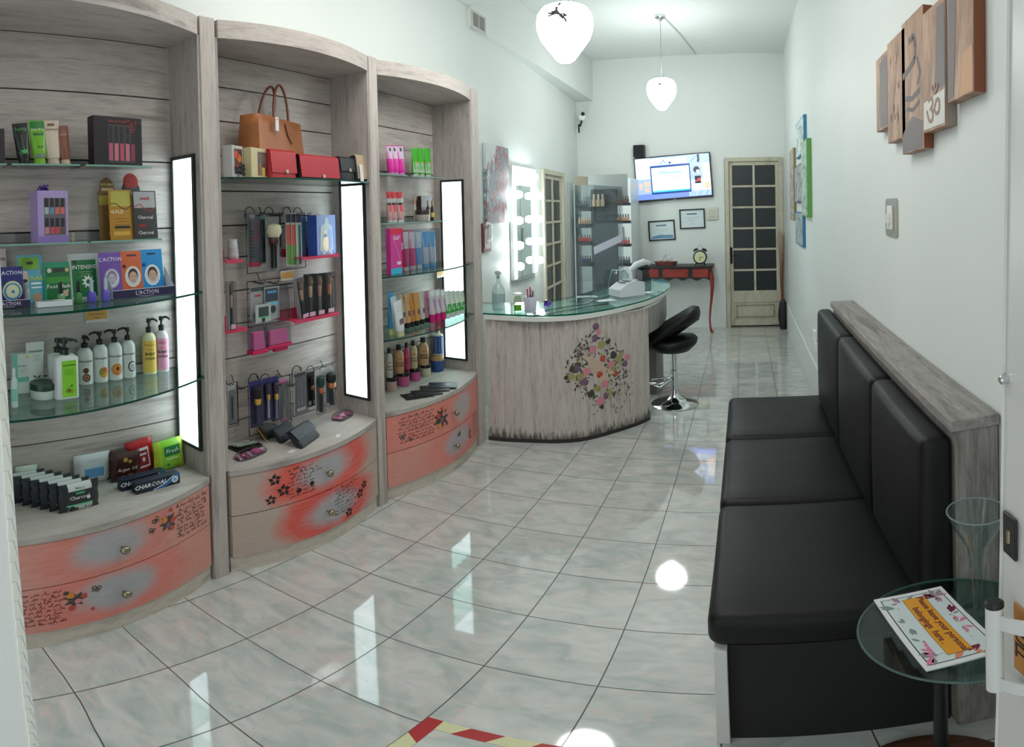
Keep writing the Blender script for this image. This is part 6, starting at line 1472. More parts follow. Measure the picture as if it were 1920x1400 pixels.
# pinkish-red ledges
def led(label, px0, px1, py, X=-1.87):
    y0, y1 = hx(px0, py, X).y, hx(px1, py, X).y; z = hx((px0+px1)/2, py, X).z
    return acryl(label, y0, y1, z, X=X, col=(206, 60, 96), name='pink_ledge'), z, (y0+y1)/2
_, zp1, _ = led('translucent pink ledge under the blue gift box', 566, 636, 479)
_, zp0, _ = led('short pink ledge at the left post holding two white cups', 424, 456, 487)
_, zp2, _ = led('translucent pink ledge under the row of boxed brushes', 553, 636, 594)
_, zp3, _ = led('short pink ledge at the left post under a single brush box', 424, 464, 617)
bx2('bright blue gift box with a window onto a powder jar and a tube', 575, 631, 403, 476, -1.925, (34, 70, 150), lambda F, w, h: (F.shape([(-w*.36, h*.1), (w*.36, h*.1), (w*.3, h*.72), (w*.12, h*.78), (w*.1, h*.92), (-w*.1, h*.92), (-w*.12, h*.78), (-w*.32, h*.72)], (130, 140, 150)), F.dot(-w*.05, h*.28, w*.19, (200, 166, 126), .0008), F.dot(-w*.05, h*.28, w*.15, (212, 180, 140), .001), F.rect(-w*.16, w*.02, h*.52, h*.62, (190, 160, 120), .0008), F.rect(-w*.15, w*.01, h*.44, h*.52, (60, 80, 120), .0008), F.shape([(w*.1, h*.14), (w*.24, h*.14), (w*.28, h*.62), (w*.08, h*.62)], (80, 120, 190), .0008), F.text('NATURE', 0, h*.05, w*.14, (190, 200, 220))), z=zp1, name='gift_box', rz=.3)
for k, (zz_, q, c) in enumerate(((0, 1, (196, 190, 200)), (.042, .86, (214, 212, 218)))):
    yq = hx(437, 470, -1.93).y
    bottle(['lower one of two stacked white cups on the short pink ledge', 'upper one of two stacked white cups on the short pink ledge'][k], -1.93, yq, zp0+zz_, .030*q, .042, c, c, caph=.15, capr=.9, name='plastic_cup', cat='cup', sh=.6)
note('small orange lettered note between the two upper wire racks', 526, 551, 507, 525, -1.95)
blister('grey cosmetic pouch card pack, upper left on the middle wire rack', 469, 497, 537, 600, -1.945, (150, 152, 152), lambda F, w, h: (F.rect(-w*.45, w*.45, h*.86, h*.98, (70, 74, 78)), F.rect(-w*.2, w*.2, h*.7, h*.76, (170, 60, 70)), F.line([(-w*.3, h*.1), (w*.1, h*.5)], .004, (70, 84, 90))), bub=False)
blister('white pouch with a dark and green label, in front on the middle wire rack', 479, 508, 570, 604, -1.92, (170, 176, 174), lambda F, w, h: (F.rect(-w*.3, w*.35, h*.3, h*.85, (60, 70, 72)), F.rect(-w*.3, w*.35, h*.25, h*.32, (70, 190, 130), .0008), F.dot(0, h*.14, w*.12, (50, 54, 56))), bub=False)
blister('dark grey and blue tool pack on the middle wire rack', 496, 524, 537, 598, -1.935, (150, 156, 158), lambda F, w, h: (F.rect(-w*.45, w*.4, h*.55, h*.95, (54, 66, 78)), F.rect(-w*.3, w*.3, h*.80, h*.88, (90, 140, 180), .0008), F.rect(-w*.3, w*.4, h*.44, h*.52, (110, 180, 220), .0008), F.dot(w*.05, h*.3, w*.2, (50, 54, 56))), bub=False)
y, w, h = fit(521, 545, 534, 600, -1.93, 0); t = thing('plastic_bag', 'empty shiny clear plastic bag hanging right on the middle wire rack', 'plastic bag', (-1.93, y, Zat(533, 600, -1.93)))
MB().loft([superell(.004, w/2, 0, p=.6), superell(.012, w*.46, h*.3, p=.7), superell(.009, w*.42, h*.7, p=.7), superell(.002, w*.3, h, p=.7)]).build('bag_film', PLASTIC_BAG, t, smooth=60)
def brushbox(label, px0, px1, pt, pb, X, z, col, handc, fer, tilt=0, side=None):
    y, w, h = fit(px0, px1, pt, pb, X, z); t = thing('brush_box', label, 'brush box', (X, y, z), rx=tilt)
    MB().box(-.012, -.0105, -w/2, w/2, 0, h).box(-.0105, .012, -w/2, -w/2+.0015, 0, h).build('box_card', gloss(col, .4), t)
    MB().box(-.0105, .012, -w/2+.0015, w/2, .0, h).build('clear_window', PLASTIC_BAG, t)
    b = MB(); r = w*.17
    b.lathe([(0, h*.05), (r*.8, h*.06), (r*.75, h*.46)], 10, (0, 0, 0), 2, cap1=False).lathe([(r*.8, h*.46), (r*1.0, h*.70), (r*.9, h*.72)], 10, (0, 0, 0), 1, cap0=False).lathe([(r*.95, h*.72), (r*1.35, h*.82), (r*.9, h*.93), (0, h*.95)], 10, (0, 0, 0), 0)
    b.build('brush', [gloss((120, 92, 76), .8), gloss(fer, .25), gloss(handc, .35)], t, smooth=40)
    F = Front(flat(.0125)); F.rect(-w*.3, w*.3, h*.02, h*.12, (196, 160, 180)); F.done(t, 'price_sticker'); return t
brushbox('boxed foundation brush leaning left, first of the brushes on the pink ledge', 561, 579, 520, 596, -1.90, zp2, (150, 150, 150), (44, 44, 50), (206, 160, 130), tilt=.16)
brushbox('boxed brush with a pale handle, second on the pink ledge', 573, 591, 513, 594, -1.90, zp2, (40, 44, 44), (70, 66, 76), (214, 176, 150))
brushbox('boxed brush with a rosy handle, third on the pink ledge', 590, 608, 512, 592, -1.90, zp2, (34, 38, 38), (110, 104, 112), (196, 150, 130))
brushbox('black boxed brush with a copper handle, last on the pink ledge', 608, 626, 510, 588, -1.90, zp2, (24, 24, 26), (40, 34, 34), (196, 120, 70))
brushbox('boxed brush with a pale and black handle beside the left post', 426, 441, 527, 615, -1.88, zp3, (176, 176, 176), (40, 40, 46), (206, 170, 150))
for x0, x1, pt, pb, lab, hh in ((468, 497, 610, 662, 'clear tub pack of pink rollers with a deep pink base, left of two', .09), (497, 542, 608, 650, 'wide clear tub pack of pink sponges with a deep pink rim, right of two', .11)):
    y, w, h = fit(x0, x1, pt, pb, -1.92, 0); t = thing('pink_tub_pack', lab, 'plastic pack', (-1.92, y, Zat((x0+x1)/2, pb, -1.92)))
    MB().box(-.022, .022, -w/2, w/2, 0, h*.14).build('pink_base', mat('deep_pink_plastic', (196, 24, 84), .3), t, bevel=.002); MB().box(-.016, .016, -w*.38, w*.38, h*.14, h*.78, taper=.004).build('pink_contents', mat('pink_translucent', (226, 110, 170), .4), t, bevel=.003); MB().box(-.020, .020, -w*.46, w*.46, h*.14, h).build('clear_cover', PLASTIC_BAG, t)
y, w, h = fit(513, 538, 645, 657, -1.93, 0); t = thing('pink_clip_pack', 'small deep pink pack hanging lowest, under the wide pink tub', 'plastic pack', (-1.93, y, Zat(526, 657, -1.93))); MB().box(-.01, .01, -w/2, w/2, 0, h).build('pack_body', mat('deep_pink_plastic', (196, 24, 84), .3), t, bevel=.003)
# lower hooks
PUR = (44, 40, 96)
blister('purple card pack with a black fluffy brush, leftmost of the purple packs', 469, 492, 713, 800, -1.90, PUR, None, brush=((20, 20, 22), (206, 160, 60), (50, 44, 84), 1.6))
blister('purple card pack with a golden ferrule brush, second of the purple packs', 493, 508, 708, 788, -1.90, PUR, None, brush=((60, 50, 60), (200, 156, 66), (190, 186, 206), 1.3))
blister('purple card pack with a golden ferrule brush, third of the purple packs', 508, 523, 705, 789, -1.90, PUR, None, brush=((54, 44, 54), (206, 164, 60), (150, 146, 176), 1.4))
blister('greyish pack with pink top holding eyelash tools, right of the purple packs', 523, 543, 706, 790, -1.91, (150, 154, 150), lambda F, w, h: (F.rect(-w*.4, w*.3, h*.84, h*.96, (190, 110, 150)), F.line([(0, h*.08), (w*.1, h*.8)], .004, (190, 200, 190)), F.line([(-w*.2, h*.08), (-w*.1, h*.6)], .003, (120, 124, 130)), F.rect(-w*.3, w*.3, 0, h*.08, (190, 130, 160))))
blister('pale pack holding steel tweezers, leftmost on the hooks by the light panel', 551, 575, 697, 774, -1.90, (150, 150, 150), lambda F, w, h: (F.line([(-w*.15, h*.18), (-w*.1, h*.8)], .003, (206, 206, 210)), F.line([(w*.1, h*.2), (w*.1, h*.8)], .003, (206, 206, 210)), F.rect(-w*.3, w*.4, h*.05, h*.13, (206, 204, 198)), F.rect(-w*.45, w*.45, h*.9, h*.98, (60, 60, 64))))
blister('black brush pack with a copper ferrule, behind the one with the green bristles', 575, 590, 697, 762, -1.93, (40, 36, 38), lambda F, w, h: F.rect(-w*.3, w*.4, h*.05, h*.17, (200, 200, 196)), brush=((30, 28, 30), (176, 110, 70), (24, 24, 26), 1.1))
blister('pack with a dark green fluffy brush on the hooks by the light panel', 591, 607, 694, 777, -1.89, (168, 172, 172), lambda F, w, h: F.rect(-w*.4, w*.4, h*.03, h*.1, (206, 204, 198), .001), brush=((24, 60, 54), (176, 96, 60), (26, 28, 30), 1.7))
blister('pack with a large black powder brush and copper ferrule next to the light panel', 610, 627, 688, 762, -1.88, (150, 152, 154), lambda F, w, h: F.rect(-w*.4, w*.4, h*.03, h*.12, (206, 204, 198), .001), brush=((22, 22, 24), (196, 116, 66), (24, 22, 24), 2.2))
blister('white card pack with a slim black tool at the left post', 427, 443, 722, 796, -1.89, (160, 164, 160), lambda F, w, h: (F.rect(-w*.08, w*.12, h*.14, h*.72, (40, 40, 44)), F.rect(-w/2, w/2, 0, h*.03, (40, 40, 42))))
# goods lying on the counter
def lie(x, y_, z=ZT): return (x, y_, z)
tr = thing('shallow_tray', 'shallow dark tray of small wrapped tools at the left of the middle counter', 'tray', hz(458, 836, ZT).to_tuple())
tr.location.z = ZT; MB().box(-.06, .06, -.075, .055, 0, .003).box(-.06, .06, .052, .055, .003, .012).box(.057, .06, -.075, .055, .003, .012).build('tray_body', BLACK, tr)
b = MB()
for k in range(6): a = random.uniform(-.6, .6); b.rod([(-.035+.013*k, -.055, .008+.003*k), (-.03+.013*k+.02*a, .04, .012+.002*k)], .005, 6, k % 2)
o = b.build('wrapped_tools', [mat('pale_wrapped_tool', (196, 200, 190), .3), mat('green_wrapped_tool', (120, 140, 120), .3)], tr)
def bagpack(label, px, py, w, d, rz, col2):
    p = hz(px, py, ZT); t = thing('pink_goods_bag', label, 'plastic bag', (p.x, p.y, ZT), rz=rz)
    rings = [superell(d*.50, w*.50, .000, p=.6), superell(d*.52, w*.52, .010, p=.6), superell(d*.44, w*.44, .026, p=.7), superell(d*.2, w*.3, .036, p=.8)]
    MB().loft(rings).build('bag_film', PLASTIC_BAG, t, smooth=60)
    b = MB(); rr = random.Random(px)
    for k in range(5): yy = -w*.35 + w*.17*k; b.rod([(-d*.3, yy, .008), (d*.3, yy+rr.uniform(-.02, .02), .010)], .007, 7, k % 2)
    b.lathe([(0, .003), (.022, .006), (.020, .018), (0, .022)], 12, (0, w*.2, 0), 1); b.build('pink_contents', [mat('pale_pink_plastic', (214, 150, 178), .35), mat(col2[0], col2[1], .3)], t)
bagpack('clear bag of pink brushes lying left on the middle counter by the post', 470, 853, .17, .07, .1, ('magenta_plastic', (206, 60, 140)))
bagpack('clear bag of pink brushes lying at the right end of the middle counter', 642, 782, .14, .08, .2, ('rose_plastic', (196, 90, 140)))
for (px, py, ww, hh, col, lab, nm_) in ((518, 822, .13, .075, (38, 44, 38), 'dark green zip wallet with a yellow edge, hindmost of three wallets on the middle counter', 'wallet'), (548, 826, .15, .080, (24, 26, 34), 'black wallet in the middle of the three wallets on the counter', 'wallet')):
    p = hz(px, py, ZT); t = thing(nm_, lab, 'wallet', (p.x-.035, p.y+.01, ZT), rz=.35, ry=-.62)
    MB().loft([superell(.013, ww/2, 0, p=.3), superell(.015, ww/2, hh*.5, p=.3), superell(.010, ww/2, hh, p=.35)]).build('wallet_body', mat('wallet_leather', col, .45), t, smooth=40)
    if 'yellow' in lab: MB().rod([(.0, -ww/2-.002, .004), (.0, -ww/2-.002, hh*.95), (0, ww*.2, hh+.001)], .004, 6).build('yellow_zip', mat('mustard_zip', (206, 150, 40), .5), t); MB().rod([(.01, -ww/2-.006, .0), (.02, -ww/2-.02, -.0)], .003, 6).build('zip_pull', mat('pale_metal_clasp', (190, 180, 170), .3, .7), t)
p = hz(590, 832, ZT); t = thing('wallet', 'navy black flap wallet lying foremost on the middle counter', 'wallet', (p.x-.03, p.y, ZT), rz=.30, ry=-.75)
MB().loft([superell(.016, .088, 0, p=.25), superell(.018, .088, .055, p=.25), superell(.012, .086, .095, p=.3)]).build('wallet_body', mat('navy_black_leather', (24, 28, 40), .42), t, smooth=40)
fl = MB().loft([[(.0195, -.088, .036), (.0195, .088, .036), (.0225, .088, .036), (.0225, -.088, .036)], [(.014, -.088, .093), (.014, .088, .093), (.018, .088, .094), (.018, -.088, .094)], [(-.010, -.087, .097), (-.010, .087, .097), (-.010, .087, .101), (-.010, -.087, .101)]]).build('wallet_flap', mat('navy_black_leather', (24, 28, 40), .42), t)
MB().box(.0215, .0228, -.022, .022, .052, .0535).build('embossed_mark', mat('dull_grey_emboss', (90, 92, 100), .4), fl)
for px, py, rz, lab in ((547, 846, .2, 'white paper tag lying in front of the wallets'), (634, 817, .5, 'white paper tag lying right of the navy wallet')):
    p = hz(px, py, ZT); t = thing('paper_tag', lab, 'tag', (p.x, p.y, ZT), rz=rz); MB().box(-.010, .010, -.020, .020, 0, .0012).build('tag_card', mat('white_tag', (214, 214, 218), .5), t)

# ================================================================== farthest cabinet
XC = -1.90; Zc1, Zc2, Zc3, Zc4 = 1.862, 1.585, 1.306, .963
def tb3(lab, x0, x1, pt, pb, X, z, body, cap, art=None, **k):
    y, w, h = fit(x0, x1, pt, pb, X, z); return tube(lab, X, y, z, w, h, body, cap, art, **k)
def art_two(c1, c2, mark=BK, split=.5):
    return lambda F, w, h, c: (F.rect(-w*.48, w*.48, h*split, h*.97, c1), F.rect(-w*.12, w*.16, h*.80, h*.92, mark, .0006), F.lines(-w*.3, w*.3, h*.6, 3, h*.05, c2))
for x0, x1, s in ((727, 738, 'leftmost'), (735, 747, 'middle'), (746, 759, 'rightmost')):
    tb3('glossy pink and white tube, %s of three on the upper clear shelf' % s, x0, x1, 273, 323, XC, Zc1, (214, 40, 156), (206, 120, 180), art_two((206, 180, 206), (230, 150, 206), split=.55), caph=.1, lean=.10)
for x0, x1, s in ((773, 785, 'leftmost'), (784, 795, 'middle'), (796, 808, 'rightmost')):
    tb3('bright green tube with a silver lower half, %s of three on the upper shelf' % s, x0, x1, 278, 329, XC, Zc1, (60, 170, 30), (170, 180, 170), lambda F, w, h, c: (F.rect(-w*.46, w*.46, h*.14, h*.50, (160, 180, 160)), F.text('aloe', 0, h*.5, w*.3, (206, 150, 40)), F.leaf(0, h*.25, 1.2, w*.4, F.mi((80, 170, 60)), .0006)), caph=.1, lean=.03)
for x0, x1, s in ((726, 734, 'hidden by the post'), (732, 744, 'beside the post'), (744, 757, 'beside the white bottle')):
    tb3('red and silver tube %s on the second clear shelf' % s, x0, x1, 359, 412, XC, Zc2, (190, 150, 150), (206, 206, 206), lambda F, w, h, c: (F.rect(-w*.48, w*.48, h*.78, h*.99, (176, 20, 36)), F.rect(-w*.48, w*.48, h*.64, h*.78, (160, 166, 164)), F.rect(-w*.48, w*.48, h*.57, h*.64, (34, 30, 32)), F.rect(-w*.42, w*.42, h*.35, h*.57, (200, 70, 84))), caph=.1, lean=.05)
y, w, h = fit(776, 791, 354, 396, -1.93, Zc2); bottle('slim pearly bottle with a copper tip behind the dark jar', -1.955, y, Zc2, .016, .155, (176, 180, 166), (196, 160, 130), lambda F, r, h: F.lines(-r*.5, r*.5, h*.6, 3, .01, (120, 120, 110)), caph=.28, capr=.55)
y, w, h = fit(776, 803, 393, 415, -1.90, Zc2); jar('cream jar with a dark wide lid on the second clear shelf', -1.89, y, Zc2, w*.5, h, (176, 166, 158), (40, 30, 30), lambda F, r, h: F.lines(-r*.3, r*.5, h*.6, 2, .006, (90, 80, 74)))
y, w, h = fit(792, 812, 356, 392, -1.94, Zc2); carton('brown box with a grey upper part at the right of the second clear shelf', -1.965, y, Zc2, w, .16, .03, (62, 34, 30), lambda F, w, h: F.rect(-w*.5, w*.5, h*.55, h*.98, (110, 112, 114)), name='product_box')
for x0, x1, s in ((799, 806, 'left'), (807, 814, 'right')):
    y, w, h = fit(x0, x1, 376, 413, -1.89, Zc2); bottle('thin dark bottle with a yellow label, %s one of the pair' % s, -1.89, y, Zc2, w*.5, h, (50, 40, 34), (150, 130, 90), lambda F, r, h: F.rect(-r, r, h*.25, h*.55, (206, 184, 70), 0, 6), caph=.25, capr=.5)
# third shelf: tubes in clear boxes
def t3(lab, x0, x1, pt, pb, body, cap, art): return tb3(lab, x0, x1, pt, pb, -1.84, Zc3, body, cap, art, caph=.1)
y, w, h = fit(728, 749, 428, 506, -1.80, Zc3); carton('magenta and red box with a turquoise foot next to the post', -1.80, y, Zc3, w, h, .03, (196, 52, 140), lambda F, w, h: (F.rect(-w/2, w/2, 0, h*.13, (40, 170, 206)), F.rect(-w/2, w/2, h*.88, h, (200, 36, 70)), F.text('hair', 0, h*.8, w*.4, (226, 200, 220), shear=.3), F.line([(-w*.2, h*.75), (w*.2, h*.45), (w*.3, h*.3)], .003, (226, 160, 206)), F.rect(w*.05, w*.4, h*.2, h*.27, (226, 200, 220), .0005)), name='product_box')
y, w, h = fit(744, 752, 428, 490, -1.84, Zc3); carton('narrow red box behind the magenta one', -1.85, y+.01, Zc3, w*1.2, h, .03, (200, 60, 70), lambda F, w, h: F.rect(-w*.3, w*.5, h*.5, h*.66, (206, 210, 206)), name='product_box')
for x0, x1, b_, c1, s in ((753, 766, (190, 30, 110), (206, 196, 206), 'pink and white tube in a clear box, left of two'), (767, 778, (196, 36, 116), (206, 196, 206), 'pink and white tube in a clear box, right of two'),
                          (779, 790, (90, 150, 206), (190, 206, 210), 'blue and white tube in a clear box, beside the pink ones'), (791, 803, (176, 190, 206), (70, 160, 220), 'silver blue tube with a bright blue top, left of two'), (804, 816, (176, 190, 206), (70, 160, 220), 'silver blue tube with a bright blue top, right of two')):
    t = t3(s + ' on the third shelf', x0, x1, 432, 496, b_, c1, (lambda cc: lambda F, w, h, c: (F.rect(-w*.48, w*.48, h*.55, h*.97, cc), F.lines(-w*.3, w*.3, h*.7, 3, h*.04, b_)))(c1))
y0, y1 = hx(752, 460, -1.82).y, hx(817, 460, -1.82).y
t = thing('clear_box', 'long clear plastic box holding the pink and blue tubes on the third shelf', 'plastic box', (-1.84, (y0+y1)/2, Zc3)); q = (y1-y0)/2
MB().box(-.05, .05, -q, q, .0002, .235).build('clear_walls', PLASTIC_BAG, t)
note('small orange and white note hanging under the third shelf by the light panel', 819, 832, 503, 520, -1.94)
# fourth shelf
for i, (x0, x1, pt, pb, X, b_, c_, s) in enumerate(((728, 738, 548, 606, -1.82, (60, 150, 206), (206, 214, 150), 'bright blue tube next to the post'), (737, 748, 554, 600, -1.80, (190, 206, 214), (206, 206, 160), 'white tube leaning beside the blue one'), (742, 758, 562, 603, -1.76, (206, 210, 214), (200, 200, 150), 'white tube with blue stripes lying against the others'),
        (748, 759, 552, 592, -1.86, (206, 170, 150), BK, 'pale orange tube with a black cap'), (758, 768, 550, 592, -1.85, (206, 160, 120), BK, 'peach tube with a black cap'), (767, 776, 549, 590, -1.85, (206, 130, 60), BK, 'orange tube with a black cap, left of two'), (776, 786, 548, 589, -1.84, (214, 150, 80), BK, 'orange tube with a black cap, right of two'),
        (786, 795, 546, 587, -1.84, (206, 196, 186), BK, 'cream tube with a black cap'), (795, 805, 545, 585, -1.84, (214, 140, 170), BK, 'light pink tube with a black cap'))):
    tb3(s + ' on the fourth shelf', x0, x1, pt, pb, X, Zc4, b_, c_, lambda F, w, h, c: (F.lines(-w*.35, w*.35, h*.85, 3, h*.06, (150, 110, 90)), F.rect(-w*.2, w*.35, h*.35, h*.5, (110, 90, 96), .0004)), lean=.12 if i in (1, 2) else 0)
for k, (x0, x1) in enumerate(((805, 815), (815, 825), (825, 835))):
    tb3('white tube with a magenta foot, %s of three on the fourth shelf' % ('leftmost', 'middle', 'rightmost')[k], x0, x1, 542, 592, -1.80, Zc4, (206, 190, 200), (196, 20, 110), lambda F, w, h, c: (F.rect(-w*.4, w*.4, h*.8, h*.97, (226, 226, 230)), F.line([(-w*.2, h*.7), (w*.1, h*.3)], .002, (110, 90, 140)), F.rect(w*.0, w*.3, h*.4, h*.7, (150, 120, 160))), caph=.26)
for k, (x0, x1) in enumerate(((834, 844), (843, 853), (852, 862), (861, 871), (870, 877))):
    tb3('white tube with a broad green band, %s in the row by the light panel' % ('first', 'second', 'third', 'fourth', 'last')[k], x0, x1, 545, 586, -1.79 + .0*k, Zc4, (206, 214, 206), (206, 210, 206), lambda F, w, h, c: (F.rect(-w*.47, w*.47, h*.20, h*.52, (30, 150, 40)), F.leaf(0, h*.55, .8, w*.3, F.mi((170, 206, 90)), .0006), F.lines(-w*.3, w*.3, h*.85, 3, h*.06, (150, 170, 150))))
# bottles and jars on the counter
def bt(lab, x0, x1, pt, pb, X, body, cap, art=None, **k):
    y, w, h = fit(x0, x1, pt, pb, X, ZT); return bottle(lab, X, y, k.pop('z', ZT), w*.5, h, body, cap, art, **k)
def art_bd(c): return lambda F, r, h: (F.text('BODY', 0, h*.46, r*.6, c, bold=.03), F.text('WASH', 0, h*.34, r*.6, c, bold=.03), F.rect(-r*.4, r*.4, h*.6, h*.66, (206, 120, 60), .0004, 3))
def stack(jx0, jx1, jt, jb, jc, lc, jl, bs, lidh=.3, r=.036):
    X, y, w, h = fitb(jx0, jx1, jt, jb, ZT, r); h = hx((jx0+jx1)/2, jt, X+r*.5).z - ZT
    jar(jl, X, y, ZT, w*.5, h, jc, lc, lambda F, r, h: F.lines(-r*.5, r*.5, h*.7, 2, .008, (120, 60, 90)), lidh=lidh)
    for lab, x0, x1, pt, bc, cc, art, kw in bs:
        yb, wb, _ = fit(x0, x1, pt, jt, X, ZT); hb = hx((x0+x1)/2, pt, X).z - ZT - h
        bottle(lab, X, yb, ZT + h + .0006, wb*.5, hb, bc, cc, art, **kw)
K_ = dict(caph=.17, capr=.5, sh=.74)
stack(725, 744, 708, 731, (206, 170, 166), BK, 'small pale pink jar with a black lid next to the post on the far counter', [('cream bottle half hidden by the post, standing on a pale pink jar', 724, 736, 652, (206, 200, 190), BK, art_bd((80, 60, 60)), K_)])
stack(745, 768, 698, 724, (206, 96, 150), BK, 'pink jar with a black lid, left of two pink jars on the far counter', [('peach bottle with a black cap standing on the left pink jar', 739, 757, 646, (206, 160, 116), BK, art_bd((90, 60, 50)), K_), ('bright pink bottle with a black cap between the peach and the pale yellow bottles', 757, 768, 642, (206, 70, 120), BK, art_bd((90, 40, 60)), K_)])
stack(769, 788, 691, 714, (206, 84, 146), BK, 'pink jar with a black lid, right of two pink jars on the far counter', [('pale yellow bottle with a black cap standing on the right pink jar', 768, 782, 638, (206, 190, 150), BK, art_bd((70, 70, 66)), K_)])
stack(788, 808, 684, 705, (206, 200, 176), BK, 'cream coloured jar with a black lid on the far counter', [('peach bottle with a black cap standing on the cream coloured jar', 784, 803, 632, (206, 166, 120), BK, art_bd((70, 50, 46)), K_)])
stack(807, 832, 668, 695, (46, 76, 140), (176, 140, 96), 'wide blue jar with a golden lid under the tall blue bottle', [('tall white and blue shampoo bottle standing on the blue jar', 810, 831, 612, (206, 206, 196), (190, 160, 126), lambda F, r, h: (F.rect(-r*1.3, r*1.3, h*.08, h*.86, (40, 70, 140), 0, 8), F.line([(0, h*.2), (0, h*.8)], .004, (90, 130, 190), .0006)), dict(caph=.2, capr=.4, sh=.8))], r=.042)
for k, (px, py, rz) in enumerate(((782, 742, -.6), (800, 737, -.75), (815, 730, -.9), (830, 725, -1.05))):
    p = hz(px, py, ZT); t = thing('flat_mask_sachet', ['black sachet at the left end of the fanned sachets on the far counter', 'second black sachet of the fan on the far counter', 'third black sachet of the fan on the far counter', 'black sachet with a grey print at the right end of the fan'][k], 'sachet', (p.x, p.y, ZT + .0035*k), rz=rz)
    MB().box(-.058, .058, -.085, .085, 0, .003).build('sachet_foil', mat('black_foil', (16, 16, 20), .42), t, bevel=.001); MB().box(-.03, .01, -.045, .045, .003, .0034).build('printed_label', mat('dark_print', (54, 58, 70), .3), t)

# ================================================================== things on the reception counter
ZG = .944
p = hz(937, 583, ZG)
cb = thing('glass_bottle', 'tall clear glass bottle with a stopper at the left end of the counter', 'bottle', (p.x-.03, p.y+.05, ZG))
GB = glass('bottle_glass', (236, 243, 243), ior=1.5)
MB().lathe([(0, 0), (.044, 0), (.046, .004), (.046, .125), (.042, .145), (.030, .172), (.014, .195), (.013, .225), (.018, .228), (.018, .240)], 32, cap1=False).build('bottle_body', GB, cb, smooth=60)
MB().lathe([(.008, .22), (.010, .245), (.022, .252), (.024, .268), (.014, .274), (0, .275)], 20).build('glass_stopper', glass('stopper_glass', (200, 206, 200)), cb, smooth=60)
MB().lathe([(0, .004), (.043, .004), (.043, .118), (0, .118)], 28, cap0=False).build('clear_liquid', glass('water_in_bottle', (232, 238, 238), ior=1.33), cb, smooth=60)
p = hz(974, 583, ZG); t = thing('gel_bottle', 'small clear bottle with lime green gel and a white cap on the counter', 'bottle', (p.x-.02, p.y+.02, ZG))
MB().lathe([(0, 0), (.026, 0), (.027, .005), (.025, .09), (.014, .105), (.012, .112), (0, .112)], 24).build('bottle_body', glass('gel_bottle_film', (220, 226, 206), ior=1.4), t, smooth=60)
MB().lathe([(0, .002), (.025, .002), (.025, .042), (0, .042)], 20).build('green_gel', mat('lime_gel', (126, 206, 30), .2), t, smooth=40)
MB().lathe([(.015, .108), (.030, .112), (.030, .122), (.012, .126), (0, .126)], 20).build('white_cap', WHITE, t, smooth=40)
p = hz(999, 588, ZG); t = thing('pen_cup', 'light grey square pen cup on the counter', 'pen cup', (p.x-.035, p.y+.045, ZG), rz=-.2)
MB().loft([superell(.028, .034, 0, p=.3), superell(.034, .041, .110, p=.3)], cap1=False).build('cup_body', mat('pale_grey_plastic', (176, 180, 194), .4), t, smooth=30).modifiers.new('wall', 'SOLIDIFY').thickness = .003
cxx, cyy = p.x-.035, p.y+.045
for k, (dx, dy, hh, c, nm, lab) in enumerate(((-.01, -.024, .165, (96, 30, 50), 'pen', 'dark red pen at the left of the pen cup'), (.008, -.014, .178, (120, 40, 60), 'pen', 'wine coloured pen with a pale end in the pen cup'), (.0, .010, .150, (36, 36, 40), 'pen', 'thick black pen in the middle of the pen cup'), (-.006, .020, .160, (90, 96, 100), 'pen', 'grey pen leaning right in the pen cup'), (.012, .028, .142, (40, 44, 48), 'pen', 'dark pen at the right edge of the pen cup'))):
    t = thing(nm, lab, 'pen', (cxx+dx*.6, cyy+dy*.6, ZG+.004), rx=-dy*3, ry=dx*2)
    MB().lathe([(0, 0), (.0045, .01), (.005, hh*.7)], 8, cap1=False).build('pen_barrel', gloss(c, .3), t, smooth=40); MB().lathe([(.0055, hh*.7), (.0055, hh), (0, hh)], 8).build('pen_cap', gloss(tuple(min(255, int(v*1.5+20)) for v in c), .3), t, smooth=40)
p = hz(1027, 572, ZG); t = thing('tape_dispenser', 'small violet and black desk tool on the counter right of the pen cup', 'desk tool', (p.x, p.y, ZG))
MB().box(-.02, .02, -.04, .035, 0, .03, taper=.006).build('tool_body', mat('violet_plastic', (96, 50, 176), .35), t, bevel=.004); MB().box(-.012, .012, -.05, .0, .03, .042, taper=.003).build('tool_head', BLACK, t, bevel=.002)
# sneeze guard
A_ = hz(1081, 566, ZG); B_ = hz(1170, 541, ZG); top = Zat(1081, 345, A_.x)
gd = thing('acrylic_screen', 'large upright clear acrylic screen standing on the counter', 'acrylic screen', (A_.x, A_.y, ZG))
dv = (B_ - A_); dv.z = 0; L_ = dv.length; gd.rotation_euler = (0, 0, math.atan2(dv.y, dv.x)); H_ = top - ZG
MB().box(0, L_, -.002, .002, 0.001, H_).build('screen_sheet', glass('screen_acrylic', (226, 232, 233), ior=1.35), gd)
MB().box(-.003, .001, -.003, .003, 0, H_).box(0, L_, -.0025, .0025, H_-.003, H_).build('screen_edge', mat('bright_acrylic_edge', (206, 222, 232), .2), gd)
MB().box(-.02, .10, -.05, .05, 0, .006).box(L_-.10, L_, -.05, .05, 0, .006).build('screen_foot', ACRYL, gd)
q0, q1 = .30, .62
lb = MB(); c0 = (L_*.30, .44); c1 = (L_*.93, .70)
lx_, lz_ = c1[0]-c0[0], c1[1]-c0[1]; ll = math.hypot(lx_, lz_)
lb.box(-ll/2, ll/2, -.006, -.003, -.04, .04); o = lb.build('white_strip_label', mat('white_strip', (214, 214, 232), .4), gd); 
aA, aB = hy(1112, 468, 0) if False else None, None
o.location = ((L_*.62), 0, .0)
